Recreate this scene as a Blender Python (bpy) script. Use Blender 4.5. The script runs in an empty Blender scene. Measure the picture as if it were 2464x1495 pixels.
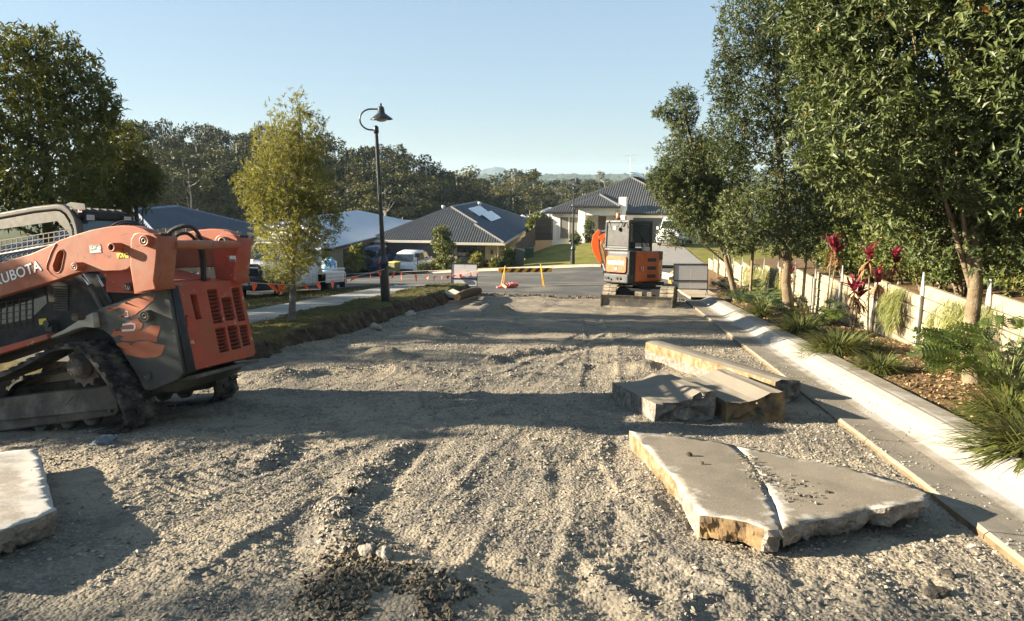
import bpy, bmesh, math, random
import numpy as np
from mathutils import Vector, Matrix
R = math.radians
scene = bpy.context.scene
# ---------------------------------------------------------------- camera
CAMH = 1.72; PITCH = math.atan((747.5-423)/1774.0)
cam_d = bpy.data.cameras.new("camera"); cam = bpy.data.objects.new("camera", cam_d)
scene.collection.objects.link(cam)
cam.location = (0, 0, CAMH); cam.rotation_euler = (R(90)-PITCH, 0, 0)
cam_d.sensor_width = 36.0; cam_d.lens = 36.0*1774/2464; cam_d.clip_start = 0.05; cam_d.clip_end = 20000
scene.camera = cam
# ---------------------------------------------------------------- sky and sun
SUN_EL = R(18.0); SUN_AZ = R(0.0)          # light travels along (cos az, sin az), i.e. from the left
world = bpy.data.worlds.new("World"); scene.world = world; world.use_nodes = True
wn = world.node_tree; wn.nodes.clear()
sky = wn.nodes.new("ShaderNodeTexSky"); sky.sky_type = 'NISHITA'; sky.sun_disc = False
sky.sun_elevation = SUN_EL; sky.sun_rotation = R(-90) - SUN_AZ
sky.air_density = 1.0; sky.dust_density = 0.35; sky.ozone_density = 2.0; sky.altitude = 50
bg = wn.nodes.new("ShaderNodeBackground"); bg.inputs["Strength"].default_value = 0.051
wo = wn.nodes.new("ShaderNodeOutputWorld")
gm = wn.nodes.new("ShaderNodeGamma"); gm.inputs[1].default_value = 0.42          # softer step from zenith to horizon
mul = wn.nodes.new("ShaderNodeVectorMath"); mul.operation = 'MULTIPLY'; mul.inputs[1].default_value = (1.39, 1.63, 1.84)
wn.links.new(sky.outputs[0], gm.inputs[0]); wn.links.new(gm.outputs[0], mul.inputs[0]); wn.links.new(mul.outputs[0], bg.inputs["Color"]); wn.links.new(bg.outputs[0], wo.inputs["Surface"])
sun_d = bpy.data.lights.new("sun", 'SUN'); sun_d.energy = 5.0; sun_d.angle = R(0.5); sun_d.color = (1.0, 0.86, 0.66)
sun = bpy.data.objects.new("sun", sun_d); scene.collection.objects.link(sun)
sd = Vector((math.cos(SUN_EL)*math.cos(SUN_AZ), math.cos(SUN_EL)*math.sin(SUN_AZ), -math.sin(SUN_EL)))
sun.rotation_euler = sd.to_track_quat('-Z', 'Y').to_euler(); sun.location = (-60, 0, 40)
vs = scene.view_settings
scene.display_settings.display_device = 'sRGB'
vs.view_transform = 'Standard'; vs.look = 'None'; vs.exposure = 2.25; vs.gamma = 1.0; vs.use_curve_mapping = False
scene.cycles.max_bounces = 6; scene.cycles.diffuse_bounces = 3; scene.cycles.glossy_bounces = 3
scene.cycles.transmission_bounces = 4; scene.cycles.transparent_max_bounces = 6; scene.cycles.volume_bounces = 1
scene.cycles.use_denoising = True
# ---------------------------------------------------------------- frames
HD = R(7.98); GR = 0.0932          # the street runs 8 deg right of the view and falls 9.3 percent
SH, CH = math.sin(HD), math.cos(HD)
def W(s, u, dz=0.0):               # along the street, to its right, above its plane
    return Vector((s*SH+u*CH, s*CH-u*SH, -GR*s+dz))
def SU(X, Y): return (X*SH+Y*CH, X*CH-Y*SH)
def ray(x, y):
    a = (x-1232)/1774.0; b = -(y-747.5)/1774.0
    return (a, math.cos(PITCH)+b*math.sin(PITCH), -math.sin(PITCH)+b*math.cos(PITCH))
def at(x, y, Y):                   # the point seen at photo pixel (x, y) at distance Y
    r = ray(x, y); t = Y/r[1]; return Vector((r[0]*t, Y, CAMH+r[2]*t))
def gnd(x, y, dz=0.0):             # the point seen at (x, y) that lies dz above the street plane
    r = ray(x, y); k = r[2]+GR*(r[0]*SH+r[1]*CH); t = (dz-CAMH)/k
    return Vector((r[0]*t, r[1]*t, CAMH+r[2]*t))
rng = np.random.default_rng(7); random.seed(5)
COL = scene.collection
# ---------------------------------------------------------------- objects
def tag(o, label=None, cat=None, group=None, kind=None):
    if label: o['label'] = label
    if cat: o['category'] = cat
    if group: o['group'] = group
    if kind: o['kind'] = kind
    return o
def thing(name, label, cat, loc=(0, 0, 0), rz=0.0, group=None, rot=None):
    o = bpy.data.objects.new(name, None); COL.objects.link(o); o.location = loc
    o.rotation_euler = rot if rot else (0, 0, rz); o.empty_display_size = .2
    return tag(o, label, cat, group)
def link(name, me, parent=None, loc=None, rot=None):
    o = bpy.data.objects.new(name, me); COL.objects.link(o)
    if parent: o.parent = parent
    if loc is not None: o.location = loc
    if rot is not None: o.rotation_euler = rot
    return o
def copy_tree(o, parent=None):
    c = o.copy(); COL.objects.link(c); c.parent = parent
    for ch in list(o.children): copy_tree(ch, c)
    return c
def bevel(o, w=.01, seg=2, ang=40):
    m = o.modifiers.new('bevel', 'BEVEL'); m.width = w; m.segments = seg; m.limit_method = 'ANGLE'; m.angle_limit = R(ang)
    m.harden_normals = False
    return o
class MB:
    def __init__(s, M=None): s.v = []; s.f = []; s.mi = []; s.sm = []; s.M = M
    def add(s, vs, fs, mi=0, sm=False):
        n = len(s.v)
        for p in vs:
            p = Vector(p)
            s.v.append(s.M @ p if s.M else p)
        for f in fs: s.f.append([i+n for i in f]); s.mi.append(mi); s.sm.append(sm)
        return s
    def box(s, c, d, rot=None, mi=0, taper=1.0):
        x, y, z = d[0]/2, d[1]/2, d[2]/2; t = taper
        P = [(-x,-y,-z),(x,-y,-z),(x,y,-z),(-x,y,-z),(-x*t,-y*t,z),(x*t,-y*t,z),(x*t,y*t,z),(-x*t,y*t,z)]
        if rot is not None:
            m = rot if isinstance(rot, Matrix) else Matrix.Rotation(rot, 3, 'Z')
            P = [m @ Vector(p) for p in P]
        return s.add([Vector(p)+Vector(c) for p in P], [(0,3,2,1),(4,5,6,7),(0,1,5,4),(1,2,6,5),(2,3,7,6),(3,0,4,7)], mi)
    def bb(s, a, b, mi=0):
        return s.box([(a[i]+b[i])/2 for i in range(3)], [abs(b[i]-a[i]) for i in range(3)], None, mi)
    def tube(s, p0, p1, r0, r1=None, n=12, mi=0, caps=True, sm=True):
        r1 = r0 if r1 is None else r1; p0 = Vector(p0); p1 = Vector(p1); d = (p1-p0)
        if d.length < 1e-9: return s
        q = d.to_track_quat('Z', 'Y'); vs = []
        for p, r in ((p0, r0), (p1, r1)):
            for k in range(n):
                a = 2*math.pi*k/n; vs.append(p+q @ Vector((r*math.cos(a), r*math.sin(a), 0)))
        s.add(vs, [(k, (k+1) % n, n+(k+1) % n, n+k) for k in range(n)], mi, sm)
        if caps:
            s.add(vs[:n], [tuple(range(n-1, -1, -1))], mi); s.add(vs[n:], [tuple(range(n))], mi)
        return s
    def path(s, pts, r, n=8, mi=0):
        pts = [Vector(p) for p in pts]; m = len(pts); rr = r if isinstance(r, (list, tuple)) else [r]*m
        vs = []; up = None
        for i, p in enumerate(pts):
            t = (pts[min(i+1, m-1)]-pts[max(i-1, 0)]).normalized()
            if up is None: up = Vector((0, 0, 1)) if abs(t.z) < .9 else Vector((1, 0, 0))
            a = t.cross(up).normalized(); up = a.cross(t).normalized()
            for k in range(n):
                an = 2*math.pi*k/n; vs.append(p+(a*math.cos(an)+up*math.sin(an))*rr[i])
        fs = [(i*n+k, i*n+(k+1) % n, (i+1)*n+(k+1) % n, (i+1)*n+k) for i in range(m-1) for k in range(n)]
        s.add(vs, fs, mi, True); s.add(vs[:n], [tuple(range(n))], mi); s.add(vs[-n:], [tuple(range(n))], mi)
        return s
    def prism(s, poly, axis, a, b, mi=0):           # poly in the plane across 'axis'
        def P(p, t):
            return {'x': (t, p[0], p[1]), 'y': (p[0], t, p[1]), 'z': (p[0], p[1], t)}[axis]
        n = len(poly)
        vs = [P(p, a) for p in poly]+[P(p, b) for p in poly]
        return s.add(vs, [tuple(range(n-1, -1, -1)), tuple(range(n, 2*n))]+[(k, (k+1) % n, n+(k+1) % n, n+k) for k in range(n)], mi)
    def lathe(s, prof, c=(0, 0, 0), n=20, mi=0, axis='z'):
        vs = []
        for r, h in prof:
            for k in range(n):
                a = 2*math.pi*k/n; p = (r*math.cos(a), r*math.sin(a), h)
                if axis == 'y': p = (p[0], p[2], p[1])
                if axis == 'x': p = (p[2], p[0], p[1])
                vs.append(Vector(c)+Vector(p))
        m = len(prof)
        s.add(vs, [(i*n+k, i*n+(k+1) % n, (i+1)*n+(k+1) % n, (i+1)*n+k) for i in range(m-1) for k in range(n)], mi, True)
        return s
    def build(s, name, mats, parent=None, fix=True, smooth=None):
        me = bpy.data.meshes.new(name); me.from_pydata([tuple(v) for v in s.v], [], s.f)
        for m in (mats if isinstance(mats, (list, tuple)) else [mats]): me.materials.append(m)
        me.polygons.foreach_set('material_index', s.mi)
        me.polygons.foreach_set('use_smooth', [bool(x) for x in s.sm] if smooth is None else [smooth]*len(s.f))
        if fix:
            bm = bmesh.new(); bm.from_mesh(me); bmesh.ops.recalc_face_normals(bm, faces=bm.faces); bm.to_mesh(me); bm.free()
        me.update()
        return link(name, me, parent)
def np_mesh(name, verts, faces, mats, parent=None, tint=None, smooth=False, mi=None):
    verts = np.asarray(verts, np.float32); faces = np.asarray(faces, np.int32)
    me = bpy.data.meshes.new(name); nf, k = faces.shape
    me.vertices.add(len(verts)); me.vertices.foreach_set('co', verts.ravel())
    me.loops.add(nf*k); me.loops.foreach_set('vertex_index', faces.ravel())
    me.polygons.add(nf); me.polygons.foreach_set('loop_start', np.arange(nf, dtype=np.int32)*k)
    me.polygons.foreach_set('loop_total', np.full(nf, k, np.int32))
    for m in (mats if isinstance(mats, (list, tuple)) else [mats]): me.materials.append(m)
    if mi is not None: me.polygons.foreach_set('material_index', np.asarray(mi, np.int32))
    me.polygons.foreach_set('use_smooth', np.full(nf, smooth, bool))
    me.update(calc_edges=True)
    if tint is not None:
        a = me.attributes.new('tint', 'FLOAT', 'POINT'); a.data.foreach_set('value', np.asarray(tint, np.float32))
    return link(name, me, parent)
def plate(name, polys, axis_map, t0, t1, m, parent, bev=.006):
    """flat plate with holes: polys[0] outline, the rest holes; axis_map turns (a, b, depth) into local coordinates"""
    cu = bpy.data.curves.new('tmp', 'CURVE'); cu.dimensions = '2D'; cu.fill_mode = 'BOTH'
    cu.extrude = max(abs(t1-t0)/2-bev, .0005); cu.bevel_depth = bev; cu.bevel_resolution = 1
    cu.offset = -bev
    for p in polys:
        sp = cu.splines.new('POLY'); sp.points.add(len(p)-1); sp.use_cyclic_u = True
        for q, c in zip(sp.points, p): q.co = (c[0], c[1], 0, 1)
    ob = bpy.data.objects.new('tmp', cu)
    me = bpy.data.meshes.new_from_object(ob); me.name = name
    bpy.data.objects.remove(ob); bpy.data.curves.remove(cu)
    mid = (t0+t1)/2
    for v in me.vertices: v.co = axis_map(v.co.x, v.co.y, mid+v.co.z)
    bm = bmesh.new(); bm.from_mesh(me); bmesh.ops.remove_doubles(bm, verts=bm.verts, dist=1e-5)
    bmesh.ops.recalc_face_normals(bm, faces=bm.faces); bm.to_mesh(me); bm.free()
    me.materials.clear(); me.materials.append(m)
    return link(name, me, parent)
def text(name, body, size, m, parent, mat4, depth=.002, align='LEFT', spacing=1.0, offset=0.0):
    cu = bpy.data.curves.new('tmp', 'FONT'); cu.body = body; cu.size = size; cu.extrude = depth; cu.align_x = align
    cu.space_character = spacing; cu.offset = offset
    ob = bpy.data.objects.new('tmp', cu); me = bpy.data.meshes.new_from_object(ob); me.name = name
    bpy.data.objects.remove(ob); bpy.data.curves.remove(cu)
    me.transform(mat4); me.materials.clear(); me.materials.append(m)
    return link(name, me, parent)
def frame4(o, ex, ey):             # matrix with origin o, text running along ex with its top along ey
    ex = Vector(ex).normalized(); ey = Vector(ey); ey = (ey-ex*ey.dot(ex)).normalized(); ez = ex.cross(ey)
    m = Matrix((ex, ey, ez)).transposed().to_4x4(); m.translation = Vector(o); return m
# ---------------------------------------------------------------- noise
def _h(ix, iy, seed):
    n = (ix.astype(np.int64)*374761393+iy.astype(np.int64)*668265263+seed*1442695041) & 0x7fffffff
    n = ((n ^ (n >> 13))*1274126177) & 0x7fffffff
    n = ((n ^ (n >> 16))*2246822519) & 0x7fffffff
    return (n & 0xffffff)/float(0xffffff)
def vnoise(x, y, seed=0):
    x = np.asarray(x, float); y = np.asarray(y, float)
    ix = np.floor(x); iy = np.floor(y); fx = x-ix; fy = y-iy
    fx = fx*fx*(3-2*fx); fy = fy*fy*(3-2*fy)
    a = _h(ix, iy, seed); b = _h(ix+1, iy, seed); c = _h(ix, iy+1, seed); d = _h(ix+1, iy+1, seed)
    return (a*(1-fx)+b*fx)*(1-fy)+(c*(1-fx)+d*fx)*fy-.5
def fbm(x, y, o=4, seed=0, g=.5):
    t = 0; a = 1.0
    for k in range(o):
        t = t+a*vnoise(x*2**k+17.3*k, y*2**k-9.1*k, seed+k); a *= g
    return t
def sstep(a, b, x):
    t = np.clip((np.asarray(x, float)-a)/(b-a), 0, 1); return t*t*(3-2*t)
# ---------------------------------------------------------------- materials
def _nt(name):
    m = bpy.data.materials.new(name); m.use_nodes = True; nt = m.node_tree; nt.nodes.clear()
    o = nt.nodes.new('ShaderNodeOutputMaterial'); p = nt.nodes.new('ShaderNodeBsdfPrincipled')
    nt.links.new(p.outputs[0], o.inputs[0]); return m, nt, p, o
def rgb(c): return (c[0], c[1], c[2], 1.0)
def N(nt, t, **k):
    n = nt.nodes.new(t)
    for a, b in k.items():
        if a.startswith('i_'):
            key = a[2:]; key = int(key) if key.isdigit() else key.replace('_', ' ')
            n.inputs[key].default_value = b
        else: setattr(n, a, b)
    return n
def noise(nt, co, scale, detail=4, rough=.55, dist=0.0):
    n = N(nt, 'ShaderNodeTexNoise', i_Scale=scale, i_Detail=detail, i_Roughness=rough, i_Distortion=dist)
    nt.links.new(co, n.inputs['Vector']); return n.outputs['Fac']
def ramp(nt, fac, a, b, ca=(0, 0, 0), cb=(1, 1, 1)):
    r = N(nt, 'ShaderNodeValToRGB'); e = r.color_ramp.elements
    e[0].position = a; e[1].position = b; e[0].color = rgb(ca); e[1].color = rgb(cb)
    nt.links.new(fac, r.inputs[0]); return r.outputs[0]
def mixc(nt, fac, a, b, blend='MIX'):
    m = N(nt, 'ShaderNodeMix', data_type='RGBA', blend_type=blend, clamp_factor=True)
    for v, i in ((fac, 0), (a, 6), (b, 7)):
        if isinstance(v, (int, float)): m.inputs[i].default_value = v
        elif isinstance(v, tuple): m.inputs[i].default_value = rgb(v)
        else: nt.links.new(v, m.inputs[i])
    return m.outputs[2]
MATS = {}
def mat(name, col, rough=.6, metal=0.0, var=.18, scale=4.0, bump=0.0, bscale=40.0, spec=.5, dirt=None, dirt_amt=.5, dscale=3.0,
        scratch=None, sscale=18.0, samt=.62, coat=0.0, bdist=.01):
    if name in MATS: return MATS[name]
    m, nt, p, o = _nt(name); co = N(nt, 'ShaderNodeTexCoord').outputs['Object']
    n1 = noise(nt, co, scale)
    c = mixc(nt, ramp(nt, n1, .3, .7), tuple(x*(1-var) for x in col), tuple(min(1, x*(1+var)) for x in col))
    if dirt:
        d = noise(nt, co, dscale, 6, .65)
        c = mixc(nt, ramp(nt, d, .62-dirt_amt*.3, .75-dirt_amt*.2), c, dirt)
    if scratch:
        d2 = noise(nt, co, sscale, 3, .5, 1.2)
        c = mixc(nt, ramp(nt, d2, samt, samt+.03), c, scratch)
    nt.links.new(c, p.inputs['Base Color'])
    r = ramp(nt, noise(nt, co, scale*3), .25, .75, (rough*.8,)*3, (min(1, rough*1.2),)*3)
    nt.links.new(r, p.inputs['Roughness']); p.inputs['Metallic'].default_value = metal
    p.inputs['Specular IOR Level'].default_value = spec; p.inputs['Coat Weight'].default_value = coat
    if bump:
        b = N(nt, 'ShaderNodeBump', i_Strength=bump, i_Distance=bdist); nt.links.new(noise(nt, co, bscale, 5, .6), b.inputs['Height'])
        nt.links.new(b.outputs[0], p.inputs['Normal'])
    MATS[name] = m; return m
def leafmat(name, c0, c1, rough=.42, trans=.22, spec=.5, c2=None):
    if name in MATS: return MATS[name]
    m, nt, p, o = _nt(name)
    a = N(nt, 'ShaderNodeAttribute', attribute_name='tint')
    c = mixc(nt, a.outputs['Fac'], c0, c1)
    if c2: c = mixc(nt, ramp(nt, a.outputs['Fac'], .93, .97), c, c2)
    nt.links.new(c, p.inputs['Base Color']); p.inputs['Roughness'].default_value = rough; p.inputs['Specular IOR Level'].default_value = spec
    t = N(nt, 'ShaderNodeBsdfTranslucent'); tc = mixc(nt, .5, c, (c1[0]*1.6, c1[1]*1.5, c1[2]*.7)); nt.links.new(tc, t.inputs[0])
    x = N(nt, 'ShaderNodeMixShader'); x.inputs[0].default_value = trans
    nt.links.new(p.outputs[0], x.inputs[1]); nt.links.new(t.outputs[0], x.inputs[2]); nt.links.new(x.outputs[0], o.inputs[0])
    MATS[name] = m; return m
def glass(name, col=(.02, .03, .035), rough=.05):
    if name in MATS: return MATS[name]
    m, nt, p, o = _nt(name); p.inputs['Base Color'].default_value = rgb(col); p.inputs['Roughness'].default_value = rough
    p.inputs['Specular IOR Level'].default_value = .8; MATS[name] = m; return m
def clear(name, tint=(.75, .85, .85), mixv=.75):
    if name in MATS: return MATS[name]
    m, nt, p, o = _nt(name); g = N(nt, 'ShaderNodeBsdfTransparent'); g.inputs[0].default_value = rgb(tint)
    p.inputs['Base Color'].default_value = rgb((.02, .03, .03)); p.inputs['Roughness'].default_value = .05
    x = N(nt, 'ShaderNodeMixShader'); x.inputs[0].default_value = 1-mixv
    nt.links.new(g.outputs[0], x.inputs[1]); nt.links.new(p.outputs[0], x.inputs[2]); nt.links.new(x.outputs[0], o.inputs[0])
    MATS[name] = m; return m
# ================================================================ GROUND
def gravel_mat():
    m, nt, p, o = _nt('gravel'); co = N(nt, 'ShaderNodeTexCoord').outputs['Object']
    v = N(nt, 'ShaderNodeTexVoronoi', i_Scale=48.0); nt.links.new(co, v.inputs['Vector'])
    v2 = N(nt, 'ShaderNodeTexVoronoi', i_Scale=110.0); nt.links.new(co, v2.inputs['Vector'])
    sep = N(nt, 'ShaderNodeSeparateColor'); nt.links.new(v.outputs['Color'], sep.inputs[0])
    sep2 = N(nt, 'ShaderNodeSeparateColor'); nt.links.new(v2.outputs['Color'], sep2.inputs[0])
    c = mixc(nt, sep.outputs[0], (.10, .092, .078), (.25, .22, .168))
    c = mixc(nt, .45, c, mixc(nt, sep2.outputs[1], (.09, .083, .07), (.27, .238, .185)))
    big = ramp(nt, noise(nt, co, .55, 5, .6), .42, .60)
    c = mixc(nt, big, c, mixc(nt, .75, c, (.29, .245, .175)))
    fine = ramp(nt, noise(nt, co, 2.6, 6, .7), .48, .64)
    c = mixc(nt, fine, c, mixc(nt, .7, c, (.085, .08, .074)))
    nt.links.new(c, p.inputs['Base Color']); p.inputs['Roughness'].default_value = .95; p.inputs['Specular IOR Level'].default_value = .15
    b = N(nt, 'ShaderNodeBump', i_Strength=.7, i_Distance=.012); b2 = N(nt, 'ShaderNodeBump', i_Strength=.5, i_Distance=.006)
    nt.links.new(v.outputs['Distance'], b.inputs['Height']); b.invert = True
    nt.links.new(noise(nt, co, 90, 4, .7), b2.inputs['Height']); nt.links.new(b.outputs[0], b2.inputs['Normal'])
    nt.links.new(b2.outputs[0], p.inputs['Normal']); return m
M_GRAVEL = gravel_mat()
def stone_mat(name, a, b):
    m, nt, p, o = _nt(name); at_ = N(nt, 'ShaderNodeAttribute', attribute_name='tint'); co = N(nt, 'ShaderNodeTexCoord').outputs['Object']
    c = mixc(nt, at_.outputs['Fac'], a, b)
    c = mixc(nt, ramp(nt, noise(nt, co, 60, 3), .4, .6), c, mixc(nt, .3, c, (.3, .27, .2)))
    nt.links.new(c, p.inputs['Base Color']); p.inputs['Roughness'].default_value = .9; p.inputs['Specular IOR Level'].default_value = .2; return m
M_STONE = stone_mat('crushed_stone', (.095, .088, .078), (.34, .305, .245))
M_CLOD = stone_mat('bitumen_clods', (.020, .017, .014), (.15, .115, .075))
M_SOIL = mat('dark_soil', (.055, .040, .026), .95, var=.5, scale=9, bump=.9, bscale=26, spec=.1, dirt=(.13, .10, .06), dirt_amt=.45, dscale=5, bdist=.04)
M_GRASS = mat('dry_lawn', (.115, .095, .045), .95, var=.45, scale=7, bump=.8, bscale=90, spec=.1, dirt=(.070, .070, .026), dirt_amt=.6, dscale=1.3, bdist=.02)
M_LAWN = mat('mown_lawn', (.14, .14, .032), .95, var=.3, scale=1.2, bump=.6, bscale=60, spec=.1, dirt=(.18, .15, .05), dirt_amt=.5, dscale=.5, bdist=.02)
M_MULCH = mat('bark_mulch', (.15, .10, .052), .95, var=.45, scale=22, bump=.9, bscale=55, spec=.1, dirt=(.085, .055, .03), dirt_amt=.6, dscale=9, bdist=.02)
M_ASPHALT = mat('asphalt', (.075, .072, .066), .9, var=.2, scale=.6, bump=.3, bscale=120, spec=.25, dirt=(.15, .14, .115), dirt_amt=.45, dscale=.35)
M_PATH = mat('footpath_concrete', (.26, .25, .22), .9, var=.18, scale=1.4, bump=.25, bscale=80, spec=.2, dirt=(.15, .15, .13), dirt_amt=.5, dscale=.9)
M_CONC = mat('concrete', (.34, .31, .255), .9, var=.14, scale=1.8, bump=.25, bscale=70, spec=.2, dirt=(.24, .22, .175), dirt_amt=.5, dscale=2.6)
M_TERR = mat('far_ground', (.07, .075, .03), .95, var=.3, scale=.05, bump=.3, bscale=1, spec=.05)

# polylines of berms in the gravel: (pixel points, height, half width)
BERMS = [([(978,1070),(930,1095),(884,1128),(855,1160),(834,1196),(815,1225),(809,1247),(823,1290),(877,1326),(942,1344)], .085, .11),
         ([(688,1054),(660,1085),(632,1122)], .06, .08), ([(1180,868),(1250,850),(1320,846),(1383,836)], .09, .12),
         ([(1440,1060),(1446,1085),(1442,1108)], .05, .07), ([(1235,1270),(1265,1225),(1280,1190)], .022, .07),
         ([(1470,1330),(1540,1290),(1590,1270)], .022, .08), ([(1440,1420),(1450,1385),(1448,1350)], .06, .08),
         ([(1520,1440),(1560,1470),(1620,1480)], .07, .09), ([(1640,1460),(1700,1430),(1760,1425)], .05, .08),
         ([(1290,1060),(1310,1100),(1290,1150)], .015, .06), ([(1100,1120),(1110,1180),(1070,1250)], .015, .06),
         ([(700,900),(900,888),(1100,892),(1300,905)], .06, .16), ([(640,850),(760,830),(880,800),(980,770),(1080,735)], .07, .16),
         ([(930,980),(1040,955),(1150,945)], .05, .12), ([(1400,880),(1480,868),(1540,862)], .05, .10),
         ([(850,1420),(930,1405),(1010,1400),(1060,1430),(1100,1450)], .06, .14)]
MOUNDS = [((1200,757), .26, .42), ((1060,806), .16, .40), ((1010,803), .10, .2), ((930,857), .14, .32), ((1430,960), .06, .3), ((815,745), .09, .2),
          ((1130,912), .06, .3), ((640,905), .10, .4), ((1320,740), .07, .5), ((960,1440), .045, .35), ((1050,1470), .03, .28),
          ((1530,1200), .03, .3), ((1900,1400), .04, .4), ((300,1130), .05, .3), ((560,1130), .04, .3), ((1560,880), .08, .3)]
def seg_d(px, py, a, b):
    ax, ay = a; bx, by = b; dx, dy = bx-ax, by-ay; L = dx*dx+dy*dy
    t = np.clip(((px-ax)*dx+(py-ay)*dy)/L, 0, 1)
    return np.hypot(px-ax-t*dx, py-ay-t*dy)
_B = [([SU(*gnd(x, y)[:2]) for x, y in p], h, w) for p, h, w in BERMS]
_T = [([SU(*gnd(x, y)[:2]) for x, y in p], k*3.7) for k, p in enumerate([[(420, 1180), (700, 1090), (980, 1010), (1180, 930), (1330, 860), (1420, 800)], [(300, 1010), (620, 985), (900, 950), (1150, 905), (1380, 880)],
    [(1000, 1180), (1080, 1110), (1130, 1040), (1150, 970)], [(560, 1400), (700, 1300), (860, 1180), (960, 1090)], [(1700, 760), (1500, 800), (1350, 850), (1150, 880)], [(1120, 1490), (1220, 1380), (1280, 1250), (1300, 1120)], [(1420, 760), (1450, 830), (1440, 930)], [(1700, 1480), (1560, 1380), (1420, 1250), (1380, 1100)]])]
_Mo = [(SU(*gnd(*p)[:2]), h, w) for p, h, w in MOUNDS]
def dz_road(s, u, detail=True):
    """height of the dug up gravel above the street plane"""
    s = np.asarray(s, float); u = np.asarray(u, float)
    z = .05*fbm(s*.45, u*.6, 3, 3)+.022*fbm(s*1.7, u*1.9, 3, 11)
    hn = fbm(s*3.3, u*3.3, 3, 47)
    wx = .13*fbm(s*3, u*3, 2, 41); wy = .13*fbm(s*3+50, u*3, 2, 43)
    for pts, h, w in _B:
        d = np.full(np.broadcast(s, u).shape, 9.0)
        for a, b in zip(pts[:-1], pts[1:]): d = np.minimum(d, seg_d(s+wx, u+wy, a, b))
        h = h*.72; z = z+(h*np.exp(-(d/w)**2)-.30*h*np.exp(-((d-2.2*w)/w)**2))*np.clip(.75+1.1*hn, .15, 1.3)
    for (cs, cu), h, w in _Mo:
        r = np.hypot(s-cs+wx*1.5, (u-cu)+wy*1.5)/w
        z = z+h*np.clip(1.25*np.exp(-r*r*1.6), 0, 1)
    # the crossover on the left falls away to the lower lot
    z = z-.085*np.clip(-3.9-u, 0, None)*sstep(9.6, 8.6, s)
    # wheel and track ruts along the street
    for uc in (-1.9, -.2, .75): z = z-.022*np.exp(-((u-uc-.25*np.sin(s*.35))/.2)**2)
    if detail:
        near = np.clip(1.2-s/16, .25, 1)
        n1 = fbm(s*9, u*9, 3, 21); rough = np.clip(.55+1.6*fbm(s*.9, u*.9, 3, 61), .12, 1.6)
        z = z+rough*(.011*n1+.019*np.abs(fbm(s*17, u*17, 3, 31))*near+.009*fbm(s*31+.37*u, u*29-.41*s, 1, 35)*near)+rng.normal(0, .0028, n1.shape)*near
        # grouser prints of the machines and streaks scraped along the street
        for pts, ph in _T:
            d = np.full(np.broadcast(s, u).shape, 9.0); t_ = np.zeros_like(d); acc = 0.0
            for (a, b) in zip(pts[:-1], pts[1:]):
                dx, dy = b[0]-a[0], b[1]-a[1]; L = math.hypot(dx, dy); q = ((s-a[0])*dx+(u-a[1])*dy)/L; e = np.abs((s-a[0])*dy-(u-a[1])*dx)/L
                m_ = (q >= -.05) & (q <= L+.05) & (e < d); d = np.where(m_, e, d); t_ = np.where(m_, acc+q, t_); acc += L
            w_ = sstep(.24, .17, d+.05*vnoise(s*6, u*6, 5))*np.clip(.5+2.2*vnoise(s*1.1+ph, u*1.1, 15), 0, 1)
            z = z+w_*(.009*np.sin(t_*2*math.pi/.105+.8*vnoise(s*5, u*5, 6))-.012)+.014*np.exp(-((d-.25)/.05)**2)*np.clip(.5+2*vnoise(s*2+ph, u*2, 16), 0, 1)
        z = z+.010*fbm(s*1.1+.6*u, u*13-1.5*s, 3, 63)*near
    return z
def road_z(s, u): return float(dz_road(np.array([s]), np.array([u]), True)[0])
def su_grid(name, S, U, dzf, m, mi=None, smooth=True, kind='structure', mats=None):
    s, u = np.meshgrid(S, U, indexing='ij'); dz = dzf(s, u)
    V = np.stack([s*SH+u*CH, s*CH-u*SH, -GR*s+dz], -1).reshape(-1, 3)
    n, k = s.shape; i = np.arange(n*k).reshape(n, k)
    F = np.stack([i[:-1, :-1], i[:-1, 1:], i[1:, 1:], i[1:, :-1]], -1).reshape(-1, 4)
    mix = None if mi is None else mi(s, u, dz)[:-1, :-1].ravel()
    o = np_mesh(name, V, F, mats or m, smooth=smooth, mi=mix)
    return tag(o, kind=kind)
S1 = np.exp(np.arange(math.log(1.2), math.log(25.2), .0046)); S1 = np.concatenate([np.linspace(-8, 1.19, 90), S1])
U1 = np.arange(-5.25, 2.23, .0150)
def end_wave(s, u): return -.5*sstep(24.0, 24.7, s+.8*fbm(u*1.2, u*0+3, 3, 5))
su_grid('road_base', S1, U1, lambda s, u: dz_road(s, u)+end_wave(s, u), M_GRAVEL)
su_grid('crossover_ground', np.arange(-8, 9.9, .09), np.arange(-14, -5.2, .09), lambda s, u: dz_road(s, u)+.3*sstep(8.4, 9.3, s)*sstep(-5.0, -5.6, u)-.004, M_GRAVEL)

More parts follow.
